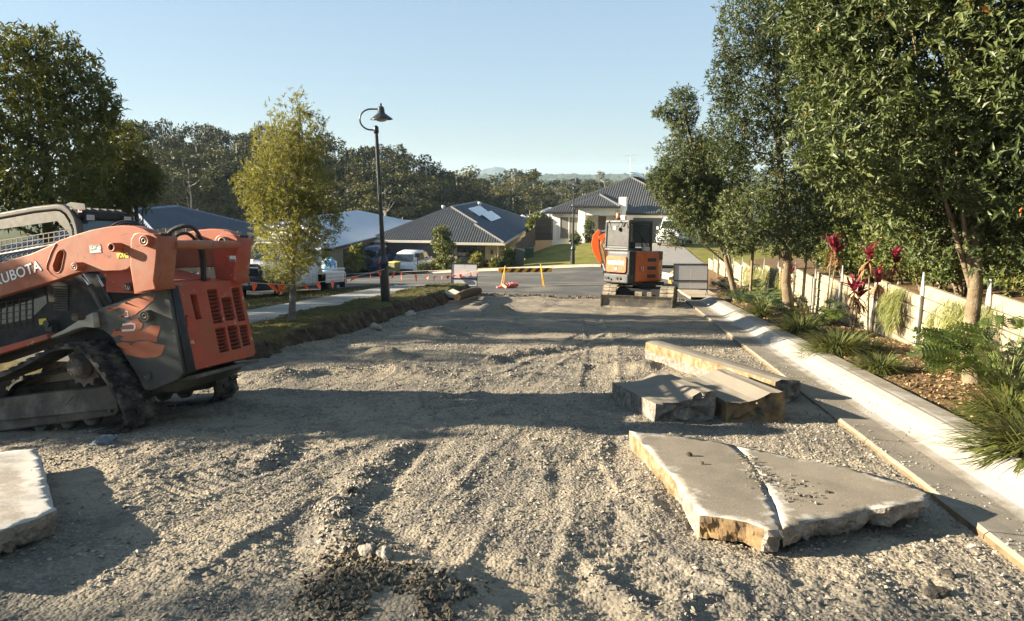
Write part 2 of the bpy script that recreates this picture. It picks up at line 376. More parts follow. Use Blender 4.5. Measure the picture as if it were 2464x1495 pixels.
# loose crushed stone lying on the gravel
def stones(name, s, u, size, z, m, squash=.6, tintp=1.0, parent=None):
    n = len(s); ph = rng.random((n, 6))*.7+.65
    base = np.array([(1,0,0),(0,1,0),(-1,0,0),(0,-1,0),(0,0,1),(0,0,-1)], float)
    P = base[None]*ph[..., None]+rng.normal(0, .18, (n, 6, 3))
    a = rng.random(n)*6.28; c, si = np.cos(a), np.sin(a)
    x = P[..., 0]*c[:, None]-P[..., 1]*si[:, None]; y = P[..., 0]*si[:, None]+P[..., 1]*c[:, None]
    tl = rng.normal(0, .35, n)[:, None]; zz = P[..., 2]*squash+tl*x
    sx = (.7+.7*rng.random(n))[:, None]
    X = (s*SH+u*CH)[:, None]+x*size[:, None]*sx; Y = (s*CH-u*SH)[:, None]+y*size[:, None]
    Z = z[:, None]+zz*size[:, None]
    V = np.stack([X, Y, Z], -1).reshape(-1, 3)
    f = np.array([(0,1,4),(1,2,4),(2,3,4),(3,0,4),(1,0,5),(2,1,5),(3,2,5),(0,3,5)])
    F = (np.arange(n)[:, None, None]*6+f[None]).reshape(-1, 3)
    t = np.repeat(rng.random(n)**tintp, 6)
    return np_mesh(name, V, F, m, tint=t, parent=parent)
n = 64000
s = 2.2*np.exp(rng.random(n)*math.log(24/2.2)*.80); u = rng.uniform(-5.0, 2.2, n)
keep = (vnoise(s*1.1, u*1.1, 91)+.5*vnoise(s*4, u*4, 95)+.30) > rng.random(n)*.62-.05; s, u = s[keep], u[keep]
size = .0032+.0125*rng.random(len(s))**4+.00045*s
tag(stones('gravel', s, u, size, -GR*s+dz_road(s, u)+size*.25, M_STONE), 'loose grey crushed stone strewn over the dug up street', 'gravel', kind='stuff')
# dark bitumen clods in the foreground
def blob_pts(n, pts, w):
    q = [SU(*gnd(x, y)[:2]) for x, y in pts]; k = rng.integers(0, len(q), n); q = np.array(q)[k]
    return q[:, 0]+rng.normal(0, w, n), q[:, 1]+rng.normal(0, w, n)
s, u = blob_pts(3600, [(845,1330),(870,1365),(800,1420),(850,1400),(900,1390),(960,1400),(1020,1440),(1100,1465),(1060,1480),(880,1450),(820,1470),(940,1480),(1000,1490),(900,1500),(1110,1480),(830,1385),(790,1440),(860,1350)], .10)
k_ = fbm(s*5, u*5, 3, 88) > -.10; s, u = s[k_], u[k_]
size = .004+.017*rng.random(len(s))**3.2
tag(stones('bitumen_clods', s, u, size, -GR*s+dz_road(s, u)+size*.5, M_CLOD, .8, 1.8), 'dark bitumen and soil clods heaped in the foreground gravel', 'rubble', kind='stuff')
s, u = blob_pts(900, [(800,1205),(815,1230),(790,1215),(830,1190),(850,1180)], .05); size = .005+.018*rng.random(len(s))**2
tag(stones('rubble', s, u, size, -GR*s+dz_road(s, u)+size*.5, M_STONE, .8, 1.2), 'pale crumbled rubble on the bend of the gravel berm', 'rubble', kind='stuff')
bs, bu, bz = [], [], []
for (pts, h, w) in _B:
    for (a, b) in zip(pts[:-1], pts[1:]):
        L = math.hypot(b[0]-a[0], b[1]-a[1]); k = int(260*L*min(1.4, h/.06)); t_ = rng.random(k)
        bs.append(a[0]+(b[0]-a[0])*t_+rng.normal(0, w*.75, k)); bu.append(a[1]+(b[1]-a[1])*t_+rng.normal(0, w*.75, k))
s, u = np.concatenate(bs), np.concatenate(bu); size = .0035+.017*rng.random(len(s))**3.5
tag(stones('gravel', s, u, size, -GR*s+dz_road(s, u)+size*.35, M_STONE, .75), 'coarser stones pushed up along the gravel berms', 'gravel', kind='stuff')
# the ragged bitumen edge where the old street surface was cut
uu = rng.uniform(-5, 2.2, 2200); ss = 24.15+rng.normal(0, .16, 2200)-.8*fbm(uu*1.2, uu*0+3, 3, 5); size = .012+.05*rng.random(2200)**3
tag(stones('street_edge_rubble', ss, uu, size, -GR*ss+dz_road(ss, uu)+size*.3, M_CLOD, .7, 1.5), 'broken bitumen crumbs along the cut edge of the cross street', 'rubble', kind='stuff')
# single stones that can be told apart
def rock(name, label, px, r, m, squash=.7, seed=0, cat='rock', group=None, dz=0.0):
    rg = np.random.default_rng(seed+99); p = gnd(*px); s_, u_ = SU(p.x, p.y)
    bm = bmesh.new(); bmesh.ops.create_icosphere(bm, subdivisions=3, radius=1)
    for v in bm.verts:
        d = v.co.normalized(); q = np.array(d)*1.6+seed*3.7
        k = 1+.5*float(fbm(q[0]+q[2], q[1]-q[2], 3, seed+5)); v.co = Vector((d.x*k*1.2, d.y*k*.9, d.z*k*squash))*r
    me = bpy.data.meshes.new(name); bm.to_mesh(me); bm.free(); me.materials.append(m)
    o = link(name, me); o.location = W(s_, u_, road_z(s_, u_)+r*squash*.45+dz); o.rotation_euler = (0, 0, seed*1.3)
    return tag(o, label, cat, group)
M_ROCK = mat('grey_rock', (.22, .20, .165), .95, var=.3, scale=14, bump=.8, bscale=60, spec=.2)
M_DROCK = mat('bitumen_lump', (.035, .03, .026), .9, var=.5, scale=20, bump=.9, bscale=60, spec=.3, dirt=(.12, .10, .07), dirt_amt=.3, dscale=12)
M_BROCK = mat('bluish_stone', (.13, .16, .18), .9, var=.3, scale=14, bump=.8, bscale=60, spec=.2)
rock('rock', 'bluish grey stone lying beside the orange track loader', (252,1064), .085, M_BROCK, .5, 1)
rock('rock', 'rounded brown stone at the bottom bend of the gravel berm', (888,1338), .05, M_ROCK, .95, 2)
rock('rock', 'pale stone on the gravel berm crest left of the dark rubble', (802,1208), .05, M_ROCK, .7, 3)
rock('bitumen_lump', 'small black bitumen lump alone on the gravel by the lower kerb', (2278,1388), .035, M_DROCK, .8, 4, 'bitumen lump')
rock('bitumen_lump', 'brown black bitumen lump nearest the bottom right corner', (2255,1430), .055, M_DROCK, .6, 5, 'bitumen lump')
rock('bitumen_lump', 'black clod on the crest of the berm above the pale stone', (842,1190), .045, M_DROCK, .7, 6, 'bitumen lump')
rock('rock', 'white stone at the foot of the turf bank beyond the loader', (905,795), .10, M_CONC, .8, 7)
rock('rock', 'pale stone at the foot of the bank below the lamp post', (988,766), .12, M_CONC, .7, 8)
rock('rock', 'grey stone in the gravel beside the berm hollow', (925,1345), .045, M_ROCK, .8, 9)
rock('rock', 'grey stone perched on the small gravel mound past the middle', (1168,752), .12, M_CONC, .7, 10, dz=.08)

# ---- left bank, verge, footpath
def dz_bank(s, u):
    edge = -4.88+.22*fbm(s*.8, s*0, 3, 13)+.10*fbm(s*3.1, s*0+4, 2, 17)
    t = sstep(0, .38, edge-u+.10*fbm(s*2.3, u*5, 3, 19))
    end = sstep(9.0, 9.8, s)*sstep(25.9, 25.2, s)
    top = .36+.05*fbm(s*.9, u*1.1, 3, 23)+.03*fbm(s*4, u*4, 3, 25)
    return -.06+end*(t*top+.05*np.abs(fbm(s*5, u*5, 3, 27))*t)+.02*fbm(s*9, u*9, 2, 29)
def bank_mi(s, u, dz):
    n = fbm(s*1.6, u*2.2, 3, 33); return ((dz > .24+.10*n) & (u < -5.16+.25*n)).astype(int)
su_grid('verge', np.arange(8.9, 26.2, .045), np.arange(-6.36, -4.35, .03), dz_bank, None, bank_mi, mats=[M_SOIL, M_GRASS])
def dz_left(s, u): return .25-.10*np.clip(-8.2-u, 0, 6)+.04*fbm(s*.7, u*.7, 3, 37)-.25*sstep(24, 28, s)
fp = tag(thing('footpath', None, None), kind='structure')
for k in range(9):
    a, b = 8.2+k*2.1, 8.2+(k+1)*2.1-.012
    V = [W(a, -7.62, .275), W(a, -6.22, .30), W(b, -6.22, .30-.25*float(sstep(24, 28, b))), W(b, -7.62, .275-.25*float(sstep(24, 28, b)))]
    mb = MB(); mb.add(V+[v-Vector((0, 0, .12)) for v in V], [(0, 1, 2, 3), (0, 4, 5, 1), (1, 5, 6, 2), (2, 6, 7, 3), (3, 7, 4, 0)])
    bevel(mb.build('paving_slab', M_PATH, fp), .008)
su_grid('verge', np.arange(8.0, 30, .12), np.arange(-17, -7.55, .12), lambda s, u: dz_left(s, u)*sstep(8, 9.6, s)-.02-.9*sstep(8.9, 8.0, s), M_GRASS)
# grass blades
def grass(name, label, S, Hm, Hs, m, n, dzf, w=.006, lean=.5, clump=0):
    s, u = S(n); h = Hm+Hs*rng.random(len(s)); z = -GR*s+dzf(s, u)
    X = s*SH+u*CH; Y = s*CH-u*SH; a = rng.random(len(s))*6.28; l = h*lean*rng.random(len(s)); b = rng.random(len(s))*6.28
    dx, dy = np.cos(a)*w, np.sin(a)*w
    P = np.stack([np.stack([X-dx, Y-dy, z-.01], -1), np.stack([X+dx, Y+dy, z-.01], -1), np.stack([X+np.cos(b)*l, Y+np.sin(b)*l, z+h], -1)], 1)
    o = np_mesh(name, P.reshape(-1, 3), np.arange(len(s)*3).reshape(-1, 3), m, tint=np.repeat(rng.random(len(s)), 3))
    return tag(o, label, 'grass', kind='stuff')
M_BLADE = leafmat('grass_blade', (.11, .09, .04), (.075, .085, .026), .7, .2, .2)
def _S(n):
    s = 9.2+rng.random(n)**1.5*16.5; u = rng.uniform(-6.28, -5.05, n); k = dz_bank(s, u) > .27; return s[k], u[k]
grass('grass', 'dry short grass on the strip between footpath and gravel', _S, .012, .028, M_BLADE, 22000, dz_bank, .007)
def _S2(n): return rng.uniform(9, 27, n), rng.uniform(-12, -7.65, n)
grass('grass', 'dark short grass under the white ute beyond the footpath', _S2, .02, .05, M_BLADE, 16000, lambda s, u: dz_left(s, u), .009)

# ---- right kerb and channel, garden bed
KP = [(2.21, -.12), (2.215, .035), (2.24, .055), (2.40, .045), (2.56, .040), (2.66, .052), (2.76, .095), (2.86, .145), (2.95, .172), (3.02, .178), (3.19, .180), (3.20, .05)]
def kerb_mat():
    m, nt, p, o = _nt('kerb_concrete'); co = N(nt, 'ShaderNodeTexCoord').outputs['Object']
    a = N(nt, 'ShaderNodeAttribute', attribute_name='tint')       # 1 on the sloping kerb face where the white cement dust lies
    c = mixc(nt, ramp(nt, noise(nt, co, 3, 5), .35, .65), (.175, .155, .12), (.23, .205, .165))
    f = N(nt, 'ShaderNodeMath', operation='ADD'); nt.links.new(a.outputs['Fac'], f.inputs[0])
    n2 = N(nt, 'ShaderNodeMath', operation='MULTIPLY_ADD', i_1=2.0, i_2=-1.08); nt.links.new(noise(nt, co, 2.2, 6, .65), n2.inputs[0]); nt.links.new(n2.outputs[0], f.inputs[1])
    c = mixc(nt, ramp(nt, f.outputs[0], .35, .62), c, (.30, .285, .255))
    c = mixc(nt, ramp(nt, noise(nt, co, 34, 3, .7), .66, .72), c, (.16, .14, .11))
    nt.links.new(c, p.inputs['Base Color']); p.inputs['Roughness'].default_value = .9; p.inputs['Specular IOR Level'].default_value = .2
    b = N(nt, 'ShaderNodeBump', i_Strength=.3, i_Distance=.006); nt.links.new(noise(nt, co, 70, 5, .6), b.inputs['Height']); nt.links.new(b.outputs[0], p.inputs['Normal'])
    return m
M_KERB = kerb_mat(); M_KEDGE = mat('ochre_kerb_edge', (.15, .108, .062), .95, var=.3, scale=9, bump=.6, bscale=40, spec=.1)
kb = tag(thing('kerb', None, None), kind='structure')
ktint = [0, .1, .2, .25, .45, .75, 1.0, .95, .8, .55, .35, 0]
edges = [-6, -3, -.2, 2.6, 4.42, 6.55, 9.4, 12.3, 15.2, 18.1, 20.9, 23.4]
for a, b in zip(edges[:-1], edges[1:]):
    nS = 14; ss = np.linspace(a+.004, b-.004, nS); V = []; T = []
    for i, s_ in enumerate(ss):
        for (u_, z_), t_ in zip(KP, ktint):
            wob = .012*float(vnoise(s_*3.0, u_*0+1, 3)) if u_ < 2.3 else 0
            V.append(W(s_, u_+wob, z_)); T.append(t_)
    k = len(KP); F = []; mi = []
    for i in range(nS-1):
        for j in range(k-1): F.append((i*k+j, i*k+j+1, (i+1)*k+j+1, (i+1)*k+j)); mi.append(1 if j == 0 else 0)
    np_mesh('kerb_segment', [tuple(v) for v in V], F, [M_KERB, M_KEDGE], kb, tint=T, smooth=False, mi=mi)
# thin score line along the kerb top and joints between the segments
mb = MB()
for a, b in zip(edges[:-1], edges[1:]):
    V = [W(a, 2.955, .1775), W(a, 2.967, .1785), W(b, 2.967, .1785), W(b, 2.955, .1775)]; mb.add(V, [(0, 1, 2, 3)])
    j = [(2.24, .0553), (2.56, .0405), (2.66, .0525), (2.76, .0955), (2.86, .1455), (2.95, .1725), (3.02, .1785), (3.19, .1805)]
    for (u0, z0), (u1, z1) in zip(j[:-1], j[1:]):
        mb.add([W(a-.004, u0, z0+.001), W(a+.004, u0, z0+.001), W(a+.004, u1, z1+.001), W(a-.004, u1, z1+.001)], [(0, 1, 2, 3)])
mb.build('joint', mat('kerb_joint', (.16, .14, .11), .95), kb)
n = 5200; s = 2.6+rng.random(n)**1.3*20; u = 2.24+.62*rng.random(n)**1.7; k_ = fbm(s*2.2, u*6, 3, 93) > -.05; s, u = s[k_], u[k_]
zk = np.interp(u, [p[0] for p in KP[2:]], [p[1] for p in KP[2:]]); size = .002+.009*rng.random(len(s))**4
tag(stones('gravel', s, u, size, -GR*s+zk+size*.4, M_STONE, .6, .8), 'fine gravel and crumbs spilled into the kerb channel', 'gravel', kind='stuff')
def dz_bed(s, u):
    # low strip at the kerb, rising a little to the wall; the wall falls in with the street
    return .13+.05*sstep(3.3, 4.2, u)+.05*fbm(s*.9, u*.9, 3, 51)+.03*fbm(s*6, u*6, 3, 53)-.02*sstep(3.4, 3.19, u)
su_grid('garden_bed', np.arange(-7, 31, .06), np.arange(3.195, 4.95, .035), lambda s, u: dz_bed(s, u)-.25*sstep(25.0, 27.5, s)*sstep(4.0, 3.3, u), M_MULCH)
su_grid('raised_bed', np.arange(-7, 40, .15), np.arange(4.86, 14, .15), lambda s, u: .86+.05*fbm(s*.9, u*.9, 3, 57)+.10*(u-4.8).clip(0, 4)+.03*fbm(s*5, u*5, 3, 59), M_MULCH)
# bark chips and dry leaves
n = 9000; s = 3+rng.random(n)**1.4*20; u = rng.uniform(3.3, 4.75, n); a = rng.random(n)*6.28; L = .012+.03*rng.random(n); z = -GR*s+dz_bed(s, u)+.006
X, Y = s*SH+u*CH, s*CH-u*SH; cx, sx_ = np.cos(a)*L, np.sin(a)*L; w = .3+.2*rng.random(n); t = rng.normal(0, .012, (n, 4))
P = np.stack([np.stack([X-cx, Y-sx_, z+t[:, 0]], -1), np.stack([X+sx_*w, Y-cx*w, z+t[:, 1]], -1), np.stack([X+cx, Y+sx_, z+t[:, 2]], -1), np.stack([X-sx_*w, Y+cx*w, z+t[:, 3]], -1)], 1)
M_CHIP = leafmat('bark_chip', (.07, .045, .025), (.36, .25, .13), .85, .05, .2)
tag(np_mesh('leaf_litter', P.reshape(-1, 3), np.arange(n*4).reshape(-1, 4), M_CHIP, tint=np.repeat(rng.random(n), 4)), 'dry leaves and bark chips scattered over the garden bed', 'leaf litter', kind='stuff')

# ---- cross street, far kerb, lawn, lots
def dz_cross(s, u): return .06*sstep(24, 44, s)*np.clip(u+10.0, -9, 8.5)
def crossz(s, u): return float(dz_cross(np.array([s]), np.array([u]))[0])
su_grid('street', np.arange(23.6, 47, .5), np.arange(-40, 22, .5), lambda s, u: dz_cross(s, u)-.015-.10*sstep(24.6, 23.6, s), M_ASPHALT)
def far_kerb_s(u): return 42.9+.006*(u+4)**2*(u < -4)-np.clip(u-5.2, 0, 3)*.2
mb = MB(); us = np.arange(-26, -.4, .6)
rows = []
for u_ in us:
    s0 = float(far_kerb_s(np.array(u_)));
    rows.append([W(s0-.45, u_, crossz(s0, u_)+.0), W(s0-.12, u_, crossz(s0, u_)+.01), W(s0, u_, crossz(s0, u_)+.13), W(s0+.18, u_, crossz(s0, u_)+.15)])
mb.add([p for r in rows for p in r], [(i*4+j, i*4+j+1, i*4+j+5, i*4+j+4) for i in range(len(rows)-1) for j in range(3)])
tag(mb.build('far_kerb', mat('far_kerb_concrete', (.42, .36, .27), .9)), kind='structure')
def dz_lot(s, u):
    base = dz_cross(s, u)+.13-.10*sstep(42, 50, s)*(u < -9)
    rise = 1.35*sstep(-8.8, -4.2, u)*sstep(43.5, 58, s)
    return base+rise
def lotz(s, u): return float(dz_lot(np.array([s]), np.array([u]))[0])
su_grid('front_lawn', np.arange(43.1, 62, .3), np.arange(-27, 26, .3), lambda s, u: dz_lot(s, u)+.02*fbm(s, u, 2, 5), M_LAWN)
# concrete driveways laid on the lawn
def sheet(name, pts, m, dz=.02, n=8):
    mb = MB(); P = []
    (s0, a0, a1), (s1, b0, b1) = pts
    for i in range(n+1):
        t = i/n; s_ = s0+(s1-s0)*t
        for j in range(5):
            u_ = (a0+(b0-a0)*t)*(1-j/4)+(a1+(b1-a1)*t)*j/4
            P.append(W(s_, u_, lotz(s_, u_)+dz+.015))
    mb.add(P, [(i*5+j, i*5+j+1, i*5+j+6, i*5+j+5) for i in range(n) for j in range(4)])
    return tag(mb.build(name, m), kind='structure')
M_DRIVE = mat('driveway_concrete', (.46, .41, .33), .9, var=.1, scale=.8)
sheet('driveway', [(42.7, -18.5, -11.2), (52.5, -17.0, -11.8)], M_DRIVE)
sheet('driveway', [(42.9, .6, 5.6), (56.5, .2, 4.6)], mat('grey_driveway', (.20, .19, .17), .9))
# far terrain: falls to the gully with the forest, then rolls away to the horizon
def far_terrain():
    ang = np.linspace(R(-75), R(75), 150); rad = np.concatenate([np.linspace(20, 160, 60), np.exp(np.linspace(math.log(165), math.log(9000), 70))])
    r, a = np.meshgrid(rad, ang, indexing='ij'); X = r*np.sin(a); Y = r*np.cos(a)
    z = -1.2-GR*np.clip(Y, 0, 62)-.05*np.clip(Y-62, 0, 60)
    z = np.where(Y > 20, z, z)-.12*np.clip(-X-9, 0, 30)*sstep(10, 30, Y)
    z = np.maximum(z-.5, -13.5)-.4
    return r, a, X, Y, z
r, a, X, Y, z = far_terrain()
z = z-30*sstep(150, 900, r)+3*fbm(X*.01, Y*.01, 3, 71)*sstep(100, 300, r)
n_, k_ = r.shape; i = np.arange(n_*k_).reshape(n_, k_)
F = np.stack([i[:-1, :-1], i[:-1, 1:], i[1:, 1:], i[1:, :-1]], -1).reshape(-1, 4)
tag(np_mesh('ground', np.stack([X, Y, z], -1).reshape(-1, 3), F, M_TERR, smooth=True), kind='structure')
# ground behind and beside the camera, out of the picture
mb = MB(); mb.add([(-60, -60, -.9), (60, -60, -.9), (60, 22, -2.9), (-60, 22, -4.6)], [(0, 1, 2, 3)]); tag(mb.build('surrounding_ground', M_TERR), kind='structure')
# ================================================================ PLANTS
LEAF_V = {'fold': (np.array([(0,0,0),(.42,.5,.10),(.45,0,0),(.42,-.5,.10),(1,0,-.14)], float), np.array([(0,2,1),(0,3,2),(2,4,1),(3,4,2)])),
          'card': (np.array([(0,0,0),(.5,.5,.06),(1,0,0),(.5,-.5,.06)], float), np.array([(0,3,1),(3,2,1)])),
          'blade': (np.array([(0,.5,0),(0,-.5,0),(.38,.45,.22),(.38,-.45,.22),(.75,.3,.22),(.75,-.3,.22),(1,0,.05)], float), np.array([(0,1,3),(0,3,2),(2,3,5),(2,5,4),(4,5,6)]))}
def norm(a): return a/np.maximum(np.linalg.norm(a, axis=-1, keepdims=True), 1e-9)
def leaves(pos, dirn, L, Wd, kind='fold', up=None, roll=.6, rg=rng):
    """one leaf per row: base position, direction, length, width -> verts, faces"""
    n = len(pos); tv, tf = LEAF_V[kind]; x = norm(dirn)
    if up is None: up = np.tile([0, 0, 1.0], (n, 1))
    up = up+rg.normal(0, roll, (n, 3))
    y = norm(np.cross(up, x)); z = np.cross(x, y)
    L = np.broadcast_to(L, (n,)); Wd = np.broadcast_to(Wd, (n,))
    V = pos[:, None]+tv[None, :, 0:1]*(x*L[:, None])[:, None]+tv[None, :, 1:2]*(y*Wd[:, None])[:, None]+tv[None, :, 2:3]*(z*L[:, None])[:, None]
    F = np.arange(n)[:, None, None]*len(tv)+tf[None]
    return V.reshape(-1, 3), F.reshape(-1, 3), len(tv)
def lobe_points(lobes, n, rg, shell=.62):
    """points in a union of ellipsoids (cx,cy,cz,rx,ry,rz), denser towards the surface; returns points and outward directions"""
    lob = np.array(lobes, float); w = (lob[:, 3]*lob[:, 4]*lob[:, 5])**(.75); w /= w.sum()
    k = rg.choice(len(lob), n, p=w); d = norm(rg.normal(0, 1, (n, 3))); r = shell+(1-shell)*rg.random(n)**.6
    r = np.where(rg.random(n) < .25, r*rg.random(n)**.5, r)
    P = lob[k, :3]+d*lob[k, 3:6]*r[:, None]
    return P, norm(d*lob[k, 3:6]), k
def crown(name, lobes, twigs, per, L, Wd, m, parent, seed=0, upb=.5, kind='fold', spread=.75, tintf=None, jitter=.06, drop=.0):
    rg = np.random.default_rng(seed); P, D, k = lobe_points(lobes, twigs, rg)
    P = P+rg.normal(0, jitter, P.shape)
    # break the outline: drop twigs where a coarse noise is low so that gaps open up
    g = fbm(P[:, 0]*1.6+P[:, 2]*1.1, P[:, 1]*1.6-P[:, 2]*1.4, 2, seed+3); keep = g > -.5+drop; P, D = P[keep], D[keep]
    n = len(P); T = norm(D+np.array([0, 0, upb])+rg.normal(0, .45, (n, 3)))
    a = norm(np.cross(T, rg.normal(0, 1, (n, 3)))); b = np.cross(T, a)
    ph = np.linspace(0, 2*math.pi, per, endpoint=False)[None]+rg.random((n, 1))*6.28+rg.normal(0, .25, (n, per))
    sp = spread*(.55+.75*rg.random((n, per)))
    dirs = T[:, None]*(1.15-sp)[..., None]+(a[:, None]*np.cos(ph)[..., None]+b[:, None]*np.sin(ph)[..., None])*sp[..., None]
    back = (rg.random((n, per))*L*1.1)
    pos = P[:, None]-T[:, None]*back[..., None]
    LL = (L*(.45+.8*rg.random((n, per)))).ravel()
    up = np.repeat(T, per, 0)*.7+np.array([0, 0, .5])
    V, F, q = leaves(pos.reshape(-1, 3), dirs.reshape(-1, 3), LL, LL*Wd/L, kind, up, .45, rg)
    t = np.clip(.5+.9*fbm(P[:, 0]*.9, P[:, 2]*.9+P[:, 1], 2, seed+8)+rg.normal(0, .12, n), 0, 1)
    t = np.clip(np.repeat(t, per)+rg.normal(0, .13, n*per), 0, .92); t = np.where(rg.random(n*per) < .003, 1.0, t)
    o = np_mesh(name, V, F, m, parent, tint=np.repeat(t, q))
    o['kind'] = 'stuff'
    return o, P
def limbs(mb, base, top, r0, targets, rg, nb=10):
    """tapered trunk and branches reaching for crown points"""
    base, top = Vector(base), Vector(top); pts = []
    for i in range(9):
        t = i/8; p = base.lerp(top, t)+Vector((rg.normal(0, .02), rg.normal(0, .02), 0))*(0 < i < 8)*(base-top).length*.25; pts.append(p)
    mb.path(pts, [r0*(1.25 if i == 0 else 1-.78*i/8) for i in range(9)], 10)
    for k in range(nb):
        q = Vector(targets[rg.integers(0, len(targets))]); t = .22+.7*rg.random(); p = base.lerp(top, t)
        if q.z < p.z: q.z = p.z+abs(q.z-p.z)*.3
        m_ = p.lerp(q, .5)+Vector((0, 0, -.08*(q-p).length)); rr = r0*(.42-.28*t)
        mb.path([p, p.lerp(m_, .6), m_, q], [rr, rr*.75, rr*.5, rr*.2], 6)
M_BARK = mat('pale_bark', (.19, .15, .10), .9, var=.35, scale=14, bump=.9, bscale=28, spec=.1, dirt=(.12, .085, .05), dirt_amt=.5, dscale=7, bdist=.02)
M_DBARK = mat('dark_bark', (.09, .07, .05), .95, var=.4, scale=14, bump=.8, bscale=30, spec=.1)
M_GBARK = mat('grey_bark', (.15, .135, .115), .95, var=.4, scale=14, bump=.8, bscale=30, spec=.1)
M_LEAF = leafmat('glossy_leaf', (.028, .043, .014), (.094, .115, .036), .46, .16, .28, (.35, .10, .02))
M_LEAF2 = leafmat('narrow_leaf', (.105, .112, .026), (.23, .222, .056), .5, .36, .4)
M_LEAF3 = leafmat('dark_leaf', (.026, .042, .011), (.13, .135, .022), .48, .2, .3)
M_HEDGE = leafmat('hedge_leaf', (.036, .055, .012), (.14, .155, .036), .48, .18, .28, (.40, .16, .02))
M_GUM = leafmat('gum_leaf', (.014, .021, .006), (.088, .088, .023), .6, .07, .2)
_nt_ = M_GUM.node_tree; _p = [n for n in _nt_.nodes if n.type == 'BSDF_PRINCIPLED'][0]; _src = _p.inputs['Base Color'].links[0].from_socket      # every tree its own shade of green
_oi = _nt_.nodes.new('ShaderNodeObjectInfo'); _c = mixc(_nt_, 1.0, _src, ramp(_nt_, _oi.outputs['Random'], 0, 1, (.62, .72, .60), (1.5, 1.32, 1.05)), 'MULTIPLY'); _nt_.links.new(_c, _p.inputs['Base Color'])
M_GUMT = mat('gum_bark', (.34, .30, .24), .9, var=.4, scale=3)
def tree(name, label, base, top, r0, lobes, twigs, per, L, Wd, ml, mb_, seed, group=None, nb=14, upb=.5, kind='fold', drop=0.0, cat='tree', spread=.75):
    b = Vector(base); t = thing(name, label, cat, b, 0, group); rg = np.random.default_rng(seed)
    lo = [(l[0]-b.x, l[1]-b.y, l[2]-b.z)+tuple(l[3:]) for l in lobes]
    o, P = crown('crown', lo, twigs, per, L, Wd, ml, t, seed, upb, kind, spread, drop=drop)
    m = MB(); limbs(m, (0, 0, -.15), Vector(top)-b, r0, P, rg, nb); m.build('trunk', mb_, t, fix=False)
    return t
def L_(x, y, Y, rx, ry, rz): p = at(x, y, Y); return (p.x, p.y, p.z, rx, ry, rz)
# -- right hand street trees (distance from the road positions of their trunks)
pC = W(9.0, 4.22, .14); YC = pC.y
tree('street_tree', 'biggest glossy leaved tree with the thickest pale trunk, before the cream wall', pC, at(2345, -160, YC+.1), .098,
     [L_(2080, 60, YC+.2, .75, .8, .95), L_(2080, 300, YC-.2, .8, .75, .75), L_(2330, 150, YC+.1, 1.0, 1.1, 1.25), L_(2440, 330, YC-.5, .85, .75, 1.0),
      L_(2450, 30, YC-.7, .8, .8, 1.1), L_(2250, -120, YC, 1.0, 1.2, .9), L_(2580, 200, YC-.1, 1.0, 1.0, 1.3), L_(2380, 510, YC+.3, .6, .6, .55),
      L_(1975, 190, YC+.3, .42, .5, .62), L_(2200, 240, YC+1.0, .9, .6, 1.3), L_(2010, 395, YC-.2, .45, .45, .35), L_(2250, 540, YC+.5, .7, .6, .45), L_(2420, 590, YC-.1, .6, .6, .35), L_(2140, 430, YC+.5, .7, .6, .6), L_(2010, -10, YC+.9, .8, .8, .9), L_(2060, 180, YC+1.2, .7, .7, 1.2)],
     9800, 7, .104, .036, M_LEAF, M_BARK, 21, 'street trees along the right kerb', 22, drop=.06)
pB = W(17.9, 4.15, .15)
tree('street_tree', 'tall narrow dense tree whose pale trunk stands by the fern clump, second from the excavator', pB, at(1850, -40, pB.y), .115,
     [L_(1790, 60, pB.y, .62, .8, 1.0), L_(1840, 220, pB.y, 1.05, 1.0, 1.15), L_(1880, 400, pB.y, 1.15, 1.0, 1.2), L_(1800, 520, pB.y-.1, .9, .8, .75),
      L_(1900, 560, pB.y, .95, .8, .6), L_(1890, 60, pB.y+.2, .8, .8, 1.1), L_(1750, 330, pB.y, .55, .7, 1.0), L_(1960, 250, pB.y+.5, .8, .8, 1.4), L_(1980, 60, pB.y+.8, 1.0, .9, 1.3), L_(1975, 470, pB.y+.4, .8, .8, 1.0), L_(1740, 190, pB.y, .38, .5, .7)],
     9200, 7, .098, .032, M_LEAF, M_BARK, 22, 'street trees along the right kerb', 24, drop=.06)
pA = W(21.6, 3.55, .14)
tree('street_tree', 'shorter spreading tree with a slanting trunk, beside the white board nearest the excavator', pA, at(1645, 260, pA.y), .085,
     [L_(1640, 270, pA.y, .45, .6, .75), L_(1650, 390, pA.y, .85, .8, .85), L_(1660, 485, pA.y, .85, .9, .72), L_(1720, 540, pA.y, 1.05, .9, .55),
      L_(1600, 440, pA.y, .55, .7, .6), L_(1590, 270, pA.y, .22, .3, .16), L_(1730, 430, pA.y+.3, .9, .9, 1.2), L_(1780, 590, pA.y-.3, .5, .5, .28)],
     7000, 7, .100, .032, M_LEAF, M_BARK, 23, 'street trees along the right kerb', 22, drop=.05)
tree('street_tree', 'slender upright tree with a thin straight stem right behind the far white board', W(25.2, 4.1, .1), at(1700, 330, 25.3), .06,
     [L_(1690, 480, 25.3, .9, .8, .9), L_(1620, 560, 25.3, .6, .6, .5), L_(1690, 380, 25.3, .7, .7, .9)], 1500, 7, .11, .036, M_LEAF, M_BARK, 24,
     'street trees along the right kerb', 10)
